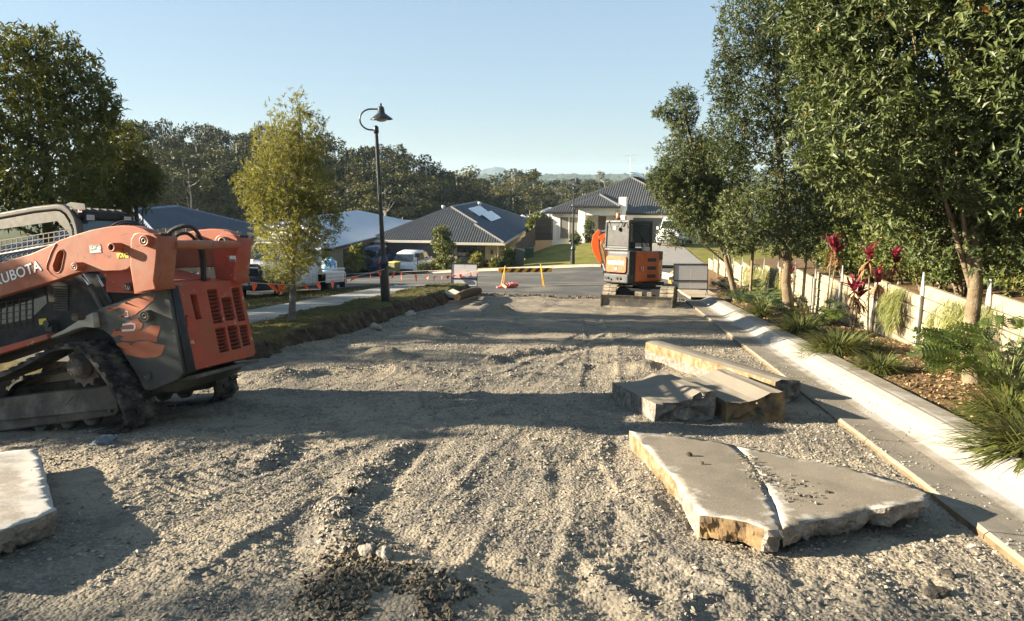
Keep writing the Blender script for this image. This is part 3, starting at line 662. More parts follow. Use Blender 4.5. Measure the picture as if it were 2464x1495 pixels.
# -- hedge shrubs behind the sleeper wall
hl = ['nearest big hedge shrub with several pale stems, at the right end of the wall', 'large leaved hedge shrub behind the second wall post',
      'hedge shrub with forked pale stems above the trailing tuft', 'hedge shrub just behind the three red cordylines', 'shaded hedge shrub behind the steel spikes on the wall',
      'dark hedge shrub behind the thick trunk by the ferns', 'hedge shrub next to the end of the pale wall panels', 'farthest hedge shrub above the trailing green curtain']
for k, lb in enumerate(hl):
    s_ = 7.6+k*1.75+(.4 if k > 4 else 0); u_ = 5.75+.1*(k % 3)+(.25 if k > 5 else 0); b = W(s_, u_, .92)
    top = 1.95-.05*k
    lo = [(b.x, b.y, b.z+top*.62, .98, .95, top*.48), (b.x-.35, b.y-.1, b.z+top*.45, .7, .7, top*.33), (b.x+.4, b.y-.2, b.z+top*.5, .7, .7, top*.4), (b.x+.1, b.y+.2, b.z+top*.9, .8, .8, top*.3)]
    t = thing('hedge_shrub', lb, 'shrub', b, 0, 'hedge behind the sleeper wall'); rg = np.random.default_rng(60+k)
    l2 = [(l[0]-b.x, l[1]-b.y, l[2]-b.z)+l[3:] for l in lo]
    o, P = crown('crown', l2, 1900 if k < 4 else 1300, 6, .092, .044, M_HEDGE, t, 70+k, .3)
    m = MB()
    for j in range(7):
        a = rg.random()*6.28; q = Vector((.55*math.cos(a), .55*math.sin(a), .7+.4*rg.random())); q0 = Vector((.1*math.cos(a), .1*math.sin(a), -.1))
        m.path([q0, q0.lerp(q, .5)+Vector((0, 0, .1)), q, q*1.5], [.032, .026, .02, .008], 6)
    m.build('stem', M_BARK, t, fix=False)
# -- second row behind the hedge that closes the view
for k, (s_, u_, h) in enumerate([(9.5, 8.2, 6.2), (13, 8.6, 7.4), (17, 8.4, 6.8), (21.5, 8.2, 5.2), (26, 7.6, 3.9), (6.5, 8.4, 6.0)]):
    b = W(s_, u_, 1.1)
    tree('background_tree', ['dense dark tree behind the hedge and thick trunk', 'dark tree behind the middle of the hedge', 'dark tree behind the red cordylines and hedge',
         'dark leafy tree behind the trailing green curtain', 'leafy tree at the far end of the hedge', 'dense dark tree at the right edge behind the hedge'][k], b, b+Vector((0, 0, h)), .09,
         [(b.x, b.y, b.z+h*.5, 1.5, 1.6, h*.5), (b.x-.5, b.y+.6, b.z+h*.4, 1.2, 1.2, h*.4), (b.x+.4, b.y-.6, b.z+h*.65, 1.2, 1.2, h*.38)],
         3000, 6, .16, .066, M_LEAF, M_DBARK, 90+k, 'dark trees behind the hedge', 8, kind='card')
# -- left trees
bL = Vector((-9.9, 15.5, -1.9))
tree('broad_tree', 'big bushy tree towering behind the orange loader cab', bL, Vector((-9.6, 15.6, 4.2)), .16,
     [L_(100, 150, 15.5, 1.1, 1.2, .75), L_(20, 230, 15.2, 1.3, 1.2, 1.1), L_(190, 230, 15.6, .75, .9, .7), L_(200, 330, 15.8, .75, 1.0, .75),
      L_(80, 360, 15.3, 1.5, 1.3, 1.2), L_(60, 460, 15.0, 1.7, 1.2, .8), L_(-120, 330, 15.5, 1.5, 1.4, 1.8), L_(95, 95, 15.5, .38, .4, .32), L_(265, 270, 15.7, .3, .4, .35), L_(235, 225, 15.7, .22, .3, .25)],
     3900, 7, .155, .048, M_LEAF3, M_DBARK, 31, None, 22, drop=.14)
bL2 = Vector((-8.9, 17.5, -2.1))
tree('broad_tree', 'lower dark tree to the right of the big bushy tree', bL2, Vector((-8.9, 17.6, 1.2)), .12,
     [L_(300, 360, 17.5, .55, .7, .7), L_(280, 440, 17.5, .95, .9, .8), L_(340, 430, 17.6, .55, .7, .5), L_(200, 470, 17.3, 1.1, .9, .7)],
     1600, 7, .15, .047, M_LEAF3, M_DBARK, 32, None, 12, drop=.08)
# unseen trees added on the left to shade the street, ute and loader
for k, (X, Y, z0, h, w) in enumerate([(-17.5, 10.9, -1.7, 6.4, 1.2), (-17.5, 13.3, -1.9, 6.4, 1.3), (-17.7, 15.8, -2.1, 6.5, 1.35), (-17.6, 18.4, -2.3, 6.4, 1.4), (-18.2, 21.2, -2.6, 6.0, 1.5), (-19.5, 24.2, -2.9, 6.4, 1.7), (-34, 3.1, -3.0, 15.0, .75), (-11.8, 6.85, -1.6, 5.0, .95)]):
    b = Vector((X, Y, z0))
    lo = [(X, Y, z0+h*.3, w, w, h*.3), (X+.2, Y+.1, z0+h*.6, w, w*1.05, h*.28), (X-.1, Y-.1, z0+h*.8, w*.9, w*.95, h*.19)]
    tree('garden_tree', ['leafy screen tree left of the picture, nearest the lower lot', 'leafy screen tree left of the picture, second along the lower lot', 'leafy screen tree left of the picture, third along the lower lot', 'leafy screen tree left of the picture, fourth along the lower lot', 'leafy screen tree left of the picture beside the ute nose', 'leafy screen tree left of the picture behind the ute', 'tall thin column tree left of the camera', 'bushy hedge tree left of the picture in front of the loader'][k], b, b+Vector((0, 0, h*.9)), .12,
         lo, [1500, 1500, 1500, 1500, 1600, 1700, 420, 1500][k], 6, .22, .09, M_LEAF3, M_DBARK, 120+k, None, 8, kind='card')
# -- young street tree on the verge
bS = gnd(700, 768, .34); YS = bS.y
tree('young_tree', 'young street tree with fine olive leaves and a thin leaning trunk on the verge', bS, at(722, 258, YS), .062,
     [L_(700, 275, YS, .34, .4, .42), L_(690, 350, YS, .62, .6, .45), L_(735, 330, YS, .42, .5, .5), L_(680, 430, YS, .78, .75, .55), L_(625, 450, YS, .42, .5, .42),
      L_(740, 440, YS, .50, .6, .55), L_(690, 520, YS, .70, .7, .5), L_(765, 530, YS, .48, .5, .42), L_(690, 600, YS, .55, .6, .42), L_(745, 600, YS, .42, .45, .4), L_(690, 660, YS, .38, .45, .26), L_(805, 520, YS, .14, .2, .12)],
     4300, 8, .072, .0165, M_LEAF2, M_GBARK, 41, None, 26, .7, drop=.20, spread=.6)
# -- garden tree before the middle house
bG = at(1075, 655, 45.2)
tree('garden_tree', 'small round leaved tree growing before the dark tiled house window', bG+Vector((0, 0, -.1)), at(1068, 548, 45.2), .07,
     [L_(1062, 560, 45.2, .6, .6, .4), L_(1068, 590, 45.2, .72, .7, .6), L_(1072, 625, 45.2, .66, .7, .5)], 420, 6, .19, .12, M_HEDGE, M_GBARK, 51, None, 6)
# -- the forest beyond the houses
def gum_variant(seed):
    rg = np.random.default_rng(seed); lob = []; H = 16.0; w = 3.0+1.2*rg.random()
    for j in range(21):
        t = rg.random()**.75; z = H*(.30+.66*t); rr = w*(1.1-.75*abs(t-.45))*rg.random()**.45; a = rg.random()*6.28
        q = .55+.85*rg.random(); lob.append((rr*math.cos(a), rr*math.sin(a), z, q*1.15, q*1.15, q*.62))
    P, D, k = lobe_points(lob, 5600, rg, .55)
    # clumped foliage
    g = fbm(P[:, 0]*.9+P[:, 1]*.7, P[:, 2]*1.1-P[:, 1]*.5, 2, seed); P, D = P[g > -.17], D[g > -.17]; n = len(P)
    d = norm(D+rg.normal(0, .8, (n, 3))-np.array([0, 0, .25])); L = .20+.26*rg.random(n)
    V, F, q = leaves(P, d, L, L*.5, 'card', D+np.array([0, 0, .5]), .5, rg)
    t = np.clip(.5+1.0*fbm(P[:, 0]*.4, P[:, 2]*.4, 2, seed+1)+rg.normal(0, .15, n), 0, 1)
    o = np_mesh('crown', V, F, M_GUM, None, tint=np.repeat(t, q)); o['kind'] = 'stuff'
    m = MB(); top = Vector((rg.normal(0, .5), rg.normal(0, .5), H*.93)); limbs(m, (0, 0, -.5), top, .24, [tuple(p) for p in P[:400]], rg, 12)
    b = m.build('trunk', M_GUMT, None, fix=False)
    me1, me2 = o.data, b.data; bpy.data.objects.remove(o); bpy.data.objects.remove(b); return me1, me2
GUMS = [gum_variant(300+k) for k in range(6)]
def gum(x, ytop, Y, base, k, wid, label, group):
    p = at(x, ytop, Y); h = (p.z-base)/16.0
    t = thing('gum_tree', label, 'tree', (p.x, p.y, base), rng.random()*6.28, group); t.scale = (wid*(.85+.3*rng.random()), wid*(.85+.3*rng.random()), h)
    c, b = GUMS[k % 6]; o = link('crown', c, t); o['kind'] = 'stuff'; link('trunk', b, t)
SKY = [(-200,285),(120,285),(250,300),(310,292),(370,285),(440,300),(520,290),(600,300),(650,300),(720,310),(800,338),(870,350),(930,348),(1000,378),(1050,400),(1100,400),(1130,415)]
def skyl(x):
    for (a, b), (c, d) in zip(SKY[:-1], SKY[1:]):
        if a <= x <= c: return b+(d-b)*(x-a)/(c-a)
    return 420
kk = 0
for row, (Y, dy, step) in enumerate([(118, -2, 30), (106, 22, 36), (95, 55, 42), (86, 95, 50)]):
    x = 250 if row else 215
    while x < 1120-row*40:
        yt = skyl(x)+dy+rng.normal(0, 7)
        gum(x, yt, Y+rng.normal(0, 3), -13.0+row*1.1, kk, .92+.25*rng.random(), ['gum tree whose crown makes the forest skyline behind the left houses', 'gum tree just below the forest skyline behind the left houses', 'gum tree halfway down the dark forest slope behind the left houses', 'gum tree low on the dark forest slope right behind the left house roofs'][row], 'gum trees of the forest slope'); kk += 1
        x += step*(.8+.4*rng.random())
for row, (Y, y0, step, n0) in enumerate([(210, 428, 30, 0), (165, 440, 36, 1), (125, 462, 44, 2), (102, 486, 50, 3)]):
    x = 1085
    while x < 1640:
        yt = y0+rng.normal(0, 7)
        gum(x, yt, Y+rng.normal(0, 6), -19+row*2.2, kk, (1.35-.14*row)*(.9+.3*rng.random()), ['farthest gum tree of the lower woodland, just under the hazy hills', 'gum tree in the second rank of the lower woodland under the hazy hills', 'olive gum tree in the middle of the lower woodland behind the grey roofs', 'olive gum tree at the near edge of the lower woodland by the grey roofs'][row], 'gum trees of the lower woodland'); kk += 1
        x += step*(.75+.5*rng.random())
for x, yt, Y, w, lb in [(1240, 397, 150, 1.7, 'tallest gum tree with an open crown rising above the middle woodland'), (1110, 388, 128, 1.5, 'tall rounded gum tree where the forest slope ends'),
                       (1295, 428, 175, 1.5, 'dark domed tree right of the tallest woodland gum'), (1455, 397, 150, .8, 'thin open gum tree rising behind the white house roof'), (1150, 430, 140, 1.4, 'pale gum tree between the slope forest and the tallest woodland gum')]:
    gum(x, yt, Y, -17, kk, w, lb, None); kk += 1
# wooded ridges far away
def hill(name, Y0, prof, depth, seed, m):
    xs = np.linspace(-1.1*Y0, 1.1*Y0, 420); ys = np.linspace(0, 1, 24); X, T = np.meshgrid(xs, ys, indexing='ij')
    px_ = 1232+1774*X/Y0; top = np.interp(px_, [p[0] for p in prof], [p[1] for p in prof]); z = CAMH+(423-top)/1774*Y0
    zz = -45+(z+45)*np.sin(T*math.pi)**.6+(.004*Y0)*fbm(X*.06, T*30, 3, seed)*np.sin(T*math.pi)+.0022*Y0*fbm(X*.4, T*90, 2, seed+4)*np.sin(T*math.pi)
    n, k = X.shape; i = np.arange(n*k).reshape(n, k); F = np.stack([i[:-1, :-1], i[1:, :-1], i[1:, 1:], i[:-1, 1:]], -1).reshape(-1, 4)
    return tag(np_mesh(name, np.stack([X, Y0+T*depth, zz], -1).reshape(-1, 3), F, m, smooth=False), kind='structure')
M_HILL = mat('wooded_ridge', (.05, .06, .025), .95, var=.5, scale=.03, spec=.05)
hill('hills', 700, [(-900, 440), (900, 438), (1150, 436), (1300, 440), (1500, 434), (1700, 438), (3600, 440)], 350, 3, M_HILL)
hill('hills', 1500, [(-900, 425), (900, 424), (1150, 421), (1240, 424), (1340, 420), (1500, 421), (1600, 419), (3600, 424)], 700, 13, M_HILL)
hill('mountain', 3400, [(-900, 424), (1120, 424), (1150, 415), (1172, 406), (1186, 402), (1200, 404), (1215, 408), (1240, 416), (1270, 424), (3600, 424)], 500, 23, M_HILL)

# -- low plants in the garden bed
M_STRAP = leafmat('strap_leaf', (.035, .052, .010), (.145, .15, .040), .45, .22, .4)
M_PHILO = leafmat('lobed_leaf', (.028, .050, .012), (.095, .122, .026), .3, .18, .5)
M_RED = leafmat('red_leaf', (.09, .012, .018), (.26, .02, .045), .35, .25, .5)
M_BROWNL = leafmat('withered_leaf', (.14, .06, .03), (.34, .20, .09), .7, .1, .2)
M_TRAIL = leafmat('trailing_leaf', (.065, .085, .018), (.20, .20, .05), .6, .2, .3)
def strap_clump(label, p, r, n, seed, L=.5):
    rg = np.random.default_rng(seed); t = thing('strap_leaf_clump', label, 'plant', p, 0, 'strap leaved clumps in the garden bed')
    a = rg.random(n)*6.28; el = .25+1.15*rg.random(n); rad = r*.35*rg.random(n)
    pos = np.stack([rad*np.cos(a), rad*np.sin(a), np.full(n, -.02)], -1); ll = L*(.6+.6*rg.random(n))
    # each leaf is a short arc of three quads
    V, F = [], []; dirh = np.stack([np.cos(a), np.sin(a)], -1); side = np.stack([-np.sin(a), np.cos(a)], -1)*.008*(.7+.6*rg.random(n))[:, None]
    tt = np.array([0, .3, .6, .85, 1.0])
    P = []
    for t_ in tt:
        h = ll*(np.sin(el)*t_*1.15-.75*np.cos(el)*0-.62*t_*t_); x = ll*np.cos(el*.75)*t_
        P.append(np.stack([pos[:, 0]+dirh[:, 0]*x, pos[:, 1]+dirh[:, 1]*x, pos[:, 2]+np.maximum(h, .01*t_)], -1))
    w = [1, 1.1, .9, .6, .05]
    for j in range(5):
        sv = np.concatenate([side*w[j], np.zeros((n, 1))], 1); V.append(P[j]-sv); V.append(P[j]+sv)
    V = np.stack(V, 1).reshape(-1, 3); f = np.array([(0, 1, 3, 2), (2, 3, 5, 4), (4, 5, 7, 6), (6, 7, 9, 8)])
    F = (np.arange(n)[:, None, None]*10+f[None]).reshape(-1, 4); tn = np.clip(rg.random(n)*.8+.35*(rg.random(n) < .2), 0, 1)
    o = np_mesh('leaves', V, F, M_STRAP, t, tint=np.repeat(tn, 10)); o['kind'] = 'stuff'; return t
def lobed_leaf_mesh():
    """deeply cut leaf: paired fingers along a midrib, folded a little"""
    V = [(0, 0, 0), (1, 0, -.12)]; F = []
    for sgn in (-1, 1):
        for j in range(7):
            x0 = .06+j*.125; ln = .46*math.sin(.5+j*.36)+.05
            b = len(V); V += [(x0, .0, .0), (x0+.06, 0, 0), (x0+.08+.18*ln, sgn*ln*.62, .06), (x0+.05+.30*ln, sgn*ln, .0), (x0-.0+.12*ln, sgn*ln*.62, .05)]
            F += [(b, b+1, b+2), (b, b+2, b+4), (b+4, b+2, b+3)]
    b = len(V); V += [(.9, .04, 0), (.9, -.04, 0)]; F.append((b, b+1, 1))
    return np.array(V, float), np.array(F)
LEAF_V['lobed'] = lobed_leaf_mesh()
def lobed_clump(label, p, n, L, seed, rad=.4, h=.45):
    rg = np.random.default_rng(seed); t = thing('lobed_leaf_clump', label, 'plant', p, 0, 'lobed leaf clumps in the garden bed')
    a = rg.random(n)*6.28; el = .15+1.0*rg.random(n); sl = h*(.5+.6*rg.random(n)); rr = rad*(.3+.8*rg.random(n))
    tip = np.stack([rr*np.cos(a), rr*np.sin(a), .06+sl*np.sin(el+.25)], -1)
    d = np.stack([np.cos(a)*np.cos(el*.4), np.sin(a)*np.cos(el*.4), np.sin(el)*.55-.25], -1)
    LL = L*(.65+.55*rg.random(n)); V, F, q = leaves(tip, d, LL, LL*1.05, 'lobed', None, .35, rg)
    o = np_mesh('leaves', V, F, M_PHILO, t, tint=np.repeat(np.clip(rg.random(n)*.9, 0, 1), q)); o['kind'] = 'stuff'
    m = MB()
    for q_ in tip: m.path([(q_[0]*.1, q_[1]*.1, -.03), (q_[0]*.6, q_[1]*.6, q_[2]*.75), tuple(q_)], [.008, .006, .004], 4)
    m.build('stem', mat('leaf_stalk', (.12, .16, .04), .6), t, fix=False); return t
def bedp(x, y): p = gnd(x, y, .15); return p
def strap(lb, x, y, r, n, sd, L): strap_clump(lb, bedp(x, y), r, n, sd, L)
strap('strap leaf clump at the lower right corner of the garden bed', 2500, 1100, .5, 700, 201, .60)
strap('strap leaf clump under the big lobed leaves', 2425, 1005, .45, 560, 202, .50)
strap('small yellowish strap leaf clump alone on the mulch near the pale post', 2118, 893, .38, 520, 203, .42)
strap('dark wide strap leaf clump below the red cordylines', 2015, 850, .62, 950, 204, .62)
strap('strap leaf clump in front of the middle fern like leaves', 1925, 800, .55, 600, 205, .55)
strap('strap leaf clump left of the thick leaning trunk', 1832, 758, .55, 480, 206, .55)
strap('strap leaf clump against the wall beside the small yellowish clump', 2085, 850, .5, 460, 207, .46)
lobed_clump('largest lobed leaf clump at the right edge before the wall', bedp(2420, 960)+Vector((0, 0, .05)), 120, .30, 211, .60, .60)
lobed_clump('lobed leaf clump just behind the largest one near the nearest trunk', bedp(2330, 905), 60, .26, 212, .45, .42)
lobed_clump('lobed leaf clump between the fern leaved plants and the cordyline stems', bedp(1945, 785), 80, .25, 213, .6, .40)
lobed_clump('lobed leaf clump around the foot of the second trunk', bedp(1835, 745), 90, .26, 214, .65, .42)
lobed_clump('dark lobed leaf clump hiding the corner of the far white board', bedp(1768, 722)+Vector((0, 0, .02)), 80, .26, 215, .6, .5)
lobed_clump('small lobed leaf clump at the base of the slanting trunk', bedp(1790, 728), 50, .25, 216, .5, .4)
def cordyline(label, p, heads, seed):
    """thin cane plant: each head is (dx, dy, height, red share)"""
    rg = np.random.default_rng(seed); t = thing('cordyline', label, 'plant', p, 0, 'red cordylines along the wall')
    for dx, dy, h, red in heads:
        top = Vector((dx, dy, h)); m = MB(); m.path([(dx*.3, dy*.3, -.05), (dx*.7, dy*.7, h*.5), tuple(top)], [.016, .014, .012], 6); m.build('cane', M_BARK, t, fix=False)
        n = 22; a = rg.random(n)*6.28; el = rg.uniform(.2, 1.35, n); d = np.stack([np.cos(a)*np.cos(el), np.sin(a)*np.cos(el), np.sin(el)], -1)
        LL = .22+.14*rg.random(n); V, F, q = leaves(np.tile(np.array(top), (n, 1))+rg.normal(0, .015, (n, 3)), d, LL, .048, 'blade', None, .3, rg)
        o = np_mesh('leaf_head', V, F, M_RED, t, tint=np.repeat(rg.random(n), q)); o['kind'] = 'stuff'
        n = 16; a = rg.random(n)*6.28; d = np.stack([np.cos(a)*.45, np.sin(a)*.45, np.full(n, -.9)], -1)
        V, F, q = leaves(np.tile(np.array(top)-np.array([0, 0, .04]), (n, 1))-np.array([0, 0, .12])*rg.random((n, 1)), d, .24+.1*rg.random(n), .035, 'blade', None, .4, rg)
        o = np_mesh('withered_leaves', V, F, M_BROWNL, t, tint=np.repeat(rg.random(n), q)); o['kind'] = 'stuff'
def wallp(x, y, u=4.55):            # a point near the wall foot at photo column x
    best = min((abs(1232+1774*(W(s_, u, .15).x)/(W(s_, u, .15).y*1.02)-x), s_) for s_ in np.arange(7, 30, .05)); return W(best[1], u, .15)
cordyline('tall twin caned cordyline with one red crown, farthest left of the red plants', wallp(1985, 0, 4.35), [(.02, 0, 1.62, 1), (.14, .05, 1.50, 1)], 221)
cordyline('cordyline with two spreading red crowns above withered brown leaves', wallp(2095, 0, 4.5), [(-.12, 0, 1.42, 1), (.36, .05, 1.36, 1), (.1, .1, 1.0, 1)], 222)
cordyline('low bright red cordyline in front of the wall below the two crowns', wallp(2050, 0, 4.3), [(0, 0, .85, 1), (.12, .05, .72, 1)], 223)
cordyline('withered brown cordyline beside the second trunk', wallp(1880, 0, 4.5), [(0, 0, 1.15, .2), (.15, 0, .9, .1)], 224)
def trailing(label, s0, s1, u, top, drop_, n, seed):
    rg = np.random.default_rng(seed); b = W((s0+s1)/2, u, top); t = thing('trailing_plant', label, 'plant', b, 0, 'plants trailing over the wall')
    s_ = rg.normal((s0+s1)/2, (s1-s0)*.27, n).clip(s0, s1); z = rg.random(n)**.8; wdt = drop_*(1-.35*np.abs((s_-(s0+s1)/2)/(s1-s0)*2)); u_ = u-.05-.16*np.sin(z*2.6)-.05*rg.random(n)
    s_ = s_+(rg.normal(0, .10, n))*z
    X, Y = s_*SH+u_*CH-b.x, s_*CH-u_*SH-b.y; Z = -GR*s_+top-z*wdt+.06-b.z
    d = np.stack([rg.normal(-.22, .28, n), rg.normal(-.1, .28, n), np.full(n, -1.0)], -1); LL = .10+.16*rg.random(n)
    V, F, q = leaves(np.stack([X, Y, Z], -1), d, LL, .010, 'card', np.tile([-1.0, 0, 0], (n, 1)), .5, rg)
    o = np_mesh('foliage', V, F, M_TRAIL, t, tint=np.repeat(np.clip(.2+.7*fbm(s_*6, z*3, 2, seed)+.5*rg.random(n), 0, 1), q)); o['kind'] = 'stuff'
trailing('narrow green tuft hanging down the pale wall left of the nearest steel post', 12.5, 13.2, 4.78, 1.08, .72, 1500, 231)
trailing('wide fine leaved plant spilling over the wall beside the nearest trunk', 9.7, 11.2, 4.78, 1.02, .95, 2600, 232)
trailing('dark green curtain of plants covering the far wall behind the slanting trunk', 21.5, 27.5, 4.9, 1.15, 1.2, 5200, 233)
trailing('golden green curtain of plants at the far end of the wall above the white board', 27.5, 38, 5.2, 1.25, 1.5, 6000, 234)
# ================================================================ WALL, FENCES, HOUSES
M_SLEEPER = mat('pale_sleeper_concrete', (.31, .27, .18), .9, var=.12, scale=2.2, bump=.35, bscale=30, spec=.15, dirt=(.18, .145, .09), dirt_amt=.45, dscale=2.4)
M_GALV = mat('galvanised_steel', (.42, .43, .43), .5, .6, var=.15, scale=9)
wall = thing('retaining_wall', 'stepped cream concrete sleeper wall with steel posts along the garden bed', 'wall', W(8, 4.8, 0))
wi = wall.location
def wl(s, u, z): return W(s, u, z)-wi
sl_me = {}
for k in range(-1, 15):
    a, b = 8.0+2.05*k, 8.0+2.05*(k+1); zt = -GR*(a+.35)+1.02      # each bay level, stepping down the street
    nrow = 5; hh = .2
    for j in range(nrow):
        z1 = zt-j*hh; z0 = z1-hh+.012
        A, B = W(a+.04, 4.80, 0), W(b-.04, 4.80, 0); d = (B-A); d.z = 0; L = d.length; mid = (A+B)/2
        if 'm' not in sl_me:
            bm = bmesh.new(); bmesh.ops.create_cube(bm, size=1)
            for v in bm.verts: v.co = Vector((v.co.x*.085, v.co.y*(2.05-.085), v.co.z*(hh-.014)))
            bmesh.ops.bevel(bm, geom=bm.edges[:], offset=.010, segments=1, affect='EDGES')
            me = bpy.data.meshes.new('sleeper'); bm.to_mesh(me); bm.free(); me.materials.append(M_SLEEPER); sl_me['m'] = me
        link('sleeper', sl_me['m'], wall, Vector((mid.x, mid.y, (z0+z1)/2))-wi+Vector((rng.normal(0, .003), 0, 0)), (0, 0, -HD+rng.normal(0, .004)))
    # steel H post and the tapered fence spike bolted on it
    m = MB(); P = W(a, 4.765, 0); mat3 = Matrix.Rotation(-HD, 3, 'Z')
    for dx, wx, wy in ((-.055, .012, .075), (.06, .012, .09), (0, .11, .008)):
        m.box((P.x+dx-wi.x, P.y-wi.y, zt-.52-wi.z), (wx, wy, 1.1), mat3)
    m.build('post', M_GALV, wall)
    if k % 1 == 0:
        m = MB(); p = P-wi; zz = zt-wi.z+.03
        q = [mat3 @ Vector(v) for v in ((-.03, -.065, 0), (-.03, .065, 0), (-.03, .06, .12), (-.03, .028, .36), (-.03, -.028, .36), (-.03, -.06, .12))]
        vs = [p*1+Vector((v.x, v.y, v.z)) for v in q]
        vs = [Vector((v.x, v.y, v.z-p.z+zz)) for v in vs]; vs2 = [v+Vector((.012, 0, 0)) for v in vs]
        m.add(vs+vs2, [(0, 1, 2, 3, 4, 5), (11, 10, 9, 8, 7, 6)]+[(i, (i+1) % 6, 6+(i+1) % 6, 6+i) for i in range(6)]); m.build('spike', M_GALV, wall)
# timber stakes
def stake(label, p, h, r=.03, lean=(0, 0)):
    m = MB(); m.box((0, 0, h/2-.1), (r*2, r*2, h+.2)); o = m.build('timber_stake', M_BARK); o.location = p; o.rotation_euler = (lean[0], lean[1], .3); tag(o, label, 'stake', 'timber stakes'); return o
stake('pale timber stake standing behind the slanting trunk', W(21.8, 3.9, .1), 1.9)
stake('pale timber stake in front of the dark trailing curtain', W(18.5, 4.55, .1), 1.55, .025)
stake('thin white stake left of the golden trailing curtain', W(34, 4.6, -.1), 1.6, .022)

def paling_fence(label, name, pts, h, m, step, group=None, w=.095, level=True, mrail=None):
    """pts: ground points; palings are separate boards sharing one mesh; the top steps down bay by bay"""
    t = thing(name, label, 'fence', pts[0], 0, group); o = Vector(pts[0]); me = None; acc = 0.0
    for A, B in zip(pts[:-1], pts[1:]):
        A, B = Vector(A), Vector(B); d = B-A; L = math.hypot(d.x, d.y); n = int(L/(w+.004)); ang = math.atan2(d.y, d.x)
        if me is None:
            bm = bmesh.new(); bmesh.ops.create_cube(bm, size=1)
            for v in bm.verts: v.co = Vector((v.co.x*w, v.co.y*.018, (v.co.z+.5)*h))
            me = bpy.data.meshes.new('paling'); bm.to_mesh(me); bm.free(); me.materials.append(m)
        for i in range(n):
            f = (i+.5)/n; p = A+d*f; bay = math.floor((acc+f*L)/step); zc = A.z+(d.z/L)*((bay+.5)*step-acc) if level else p.z
            link('paling', me, t, Vector((p.x, p.y, zc))-o, (0, rng.normal(0, .006), ang+rng.normal(0, .03))).scale = (1, 1, 1+rng.normal(0, .006))
        acc += L
    return t
M_PALE = mat('weathered_paling', (.27, .215, .155), .9, var=.35, scale=2.5, bump=.4, bscale=20, spec=.1, dirt=(.17, .15, .125), dirt_amt=.5, dscale=1.7)
M_DKPALE = mat('dark_paling', (.085, .07, .055), .9, var=.3, scale=3, bump=.3, bscale=20, spec=.1)
fz = lambda p, z: Vector((p.x, p.y, z))
A_ = at(335, 545, 27.0); B_ = at(640, 562, 31.5)
paling_fence('weathered timber paling fence stepping down beside the white ute', 'paling_fence', [fz(A_, A_.z-1.75), fz(B_, B_.z-1.85)], 1.75, M_PALE, 2.15)
paling_fence('dark timber fence along the right side of the dark tiled house', 'paling_fence', [Vector((.25, 46.6, -4.05)), Vector((1.8, 57.5, -3.62))], 1.5, M_DKPALE, 2.6, w=.14)
paling_fence('dark slatted fence panel joining the white house corner', 'paling_fence', [Vector((1.8, 57.55, -3.62)), Vector((3.2, 58.0, -3.5))], 1.65, M_DKPALE, 9, w=.10)

# ---- roofs
def roof_plane(poly, m, parent, rib=.19, name='roof_sheet', lift=0.0):
    """poly: 3D points, the first edge is the eave; ribs run up the slope"""
    P = [Vector(p) for p in poly]; e = (P[1]-P[0]).normalized(); n = Vector((0, 0, 0))
    for i in range(len(P)): n += P[i].cross(P[(i+1) % len(P)])
    n.normalize()
    if n.z < 0: n = -n
    f = n.cross(e)
    if f.z < 0: f = -f
    Q = [((p-P[0]).dot(e), (p-P[0]).dot(f)) for p in P]; m_ = MB()
    m_.add(P+[p-n*.06 for p in P], [tuple(range(len(P))), tuple(range(2*len(P)-1, len(P)-1, -1))]+[(i, (i+1) % len(P), len(P)+(i+1) % len(P), len(P)+i) for i in range(len(P))])
    lo, hi = min(q[0] for q in Q), max(q[0] for q in Q); k = int((hi-lo)/rib)
    for j in range(k):
        a = lo+(j+.5)*rib; bs = []
        for (x0, y0), (x1, y1) in zip(Q, Q[1:]+Q[:1]):
            if (x0-a)*(x1-a) < 0: bs.append(y0+(y1-y0)*(a-x0)/(x1-x0))
        if len(bs) < 2 or max(bs)-min(bs) < .15: continue
        b0, b1 = min(bs)+.01, max(bs)-.04; w = rib*.27; h = .045
        c0, c1 = P[0]+e*a+f*b0, P[0]+e*a+f*b1
        m_.add([c0-e*w, c0+e*w, c0+e*w*.45+n*h, c0-e*w*.45+n*h, c1-e*w, c1+e*w, c1+e*w*.45+n*h, c1-e*w*.45+n*h], [(0, 1, 2, 3), (1, 5, 6, 2), (2, 6, 7, 3), (3, 7, 4, 0), (4, 7, 6, 5)])
    return m_.build(name, m, parent, fix=False)
def caps(lines, m, parent, w=.13):
    for a, b in lines:
        a, b = Vector(a), Vector(b); d = (b-a).normalized(); s_ = d.cross(Vector((0, 0, 1))).normalized()*w; up = Vector((0, 0, .085)); dn = Vector((0, 0, -.03))
        mb = MB(); mb.add([a-s_+dn, a+up, a+s_+dn, b-s_+dn, b+up, b+s_+dn], [(0, 1, 4, 3), (1, 2, 5, 4), (0, 2, 1), (3, 4, 5), (0, 3, 5, 2)]); mb.build('ridge_cap', m, parent)
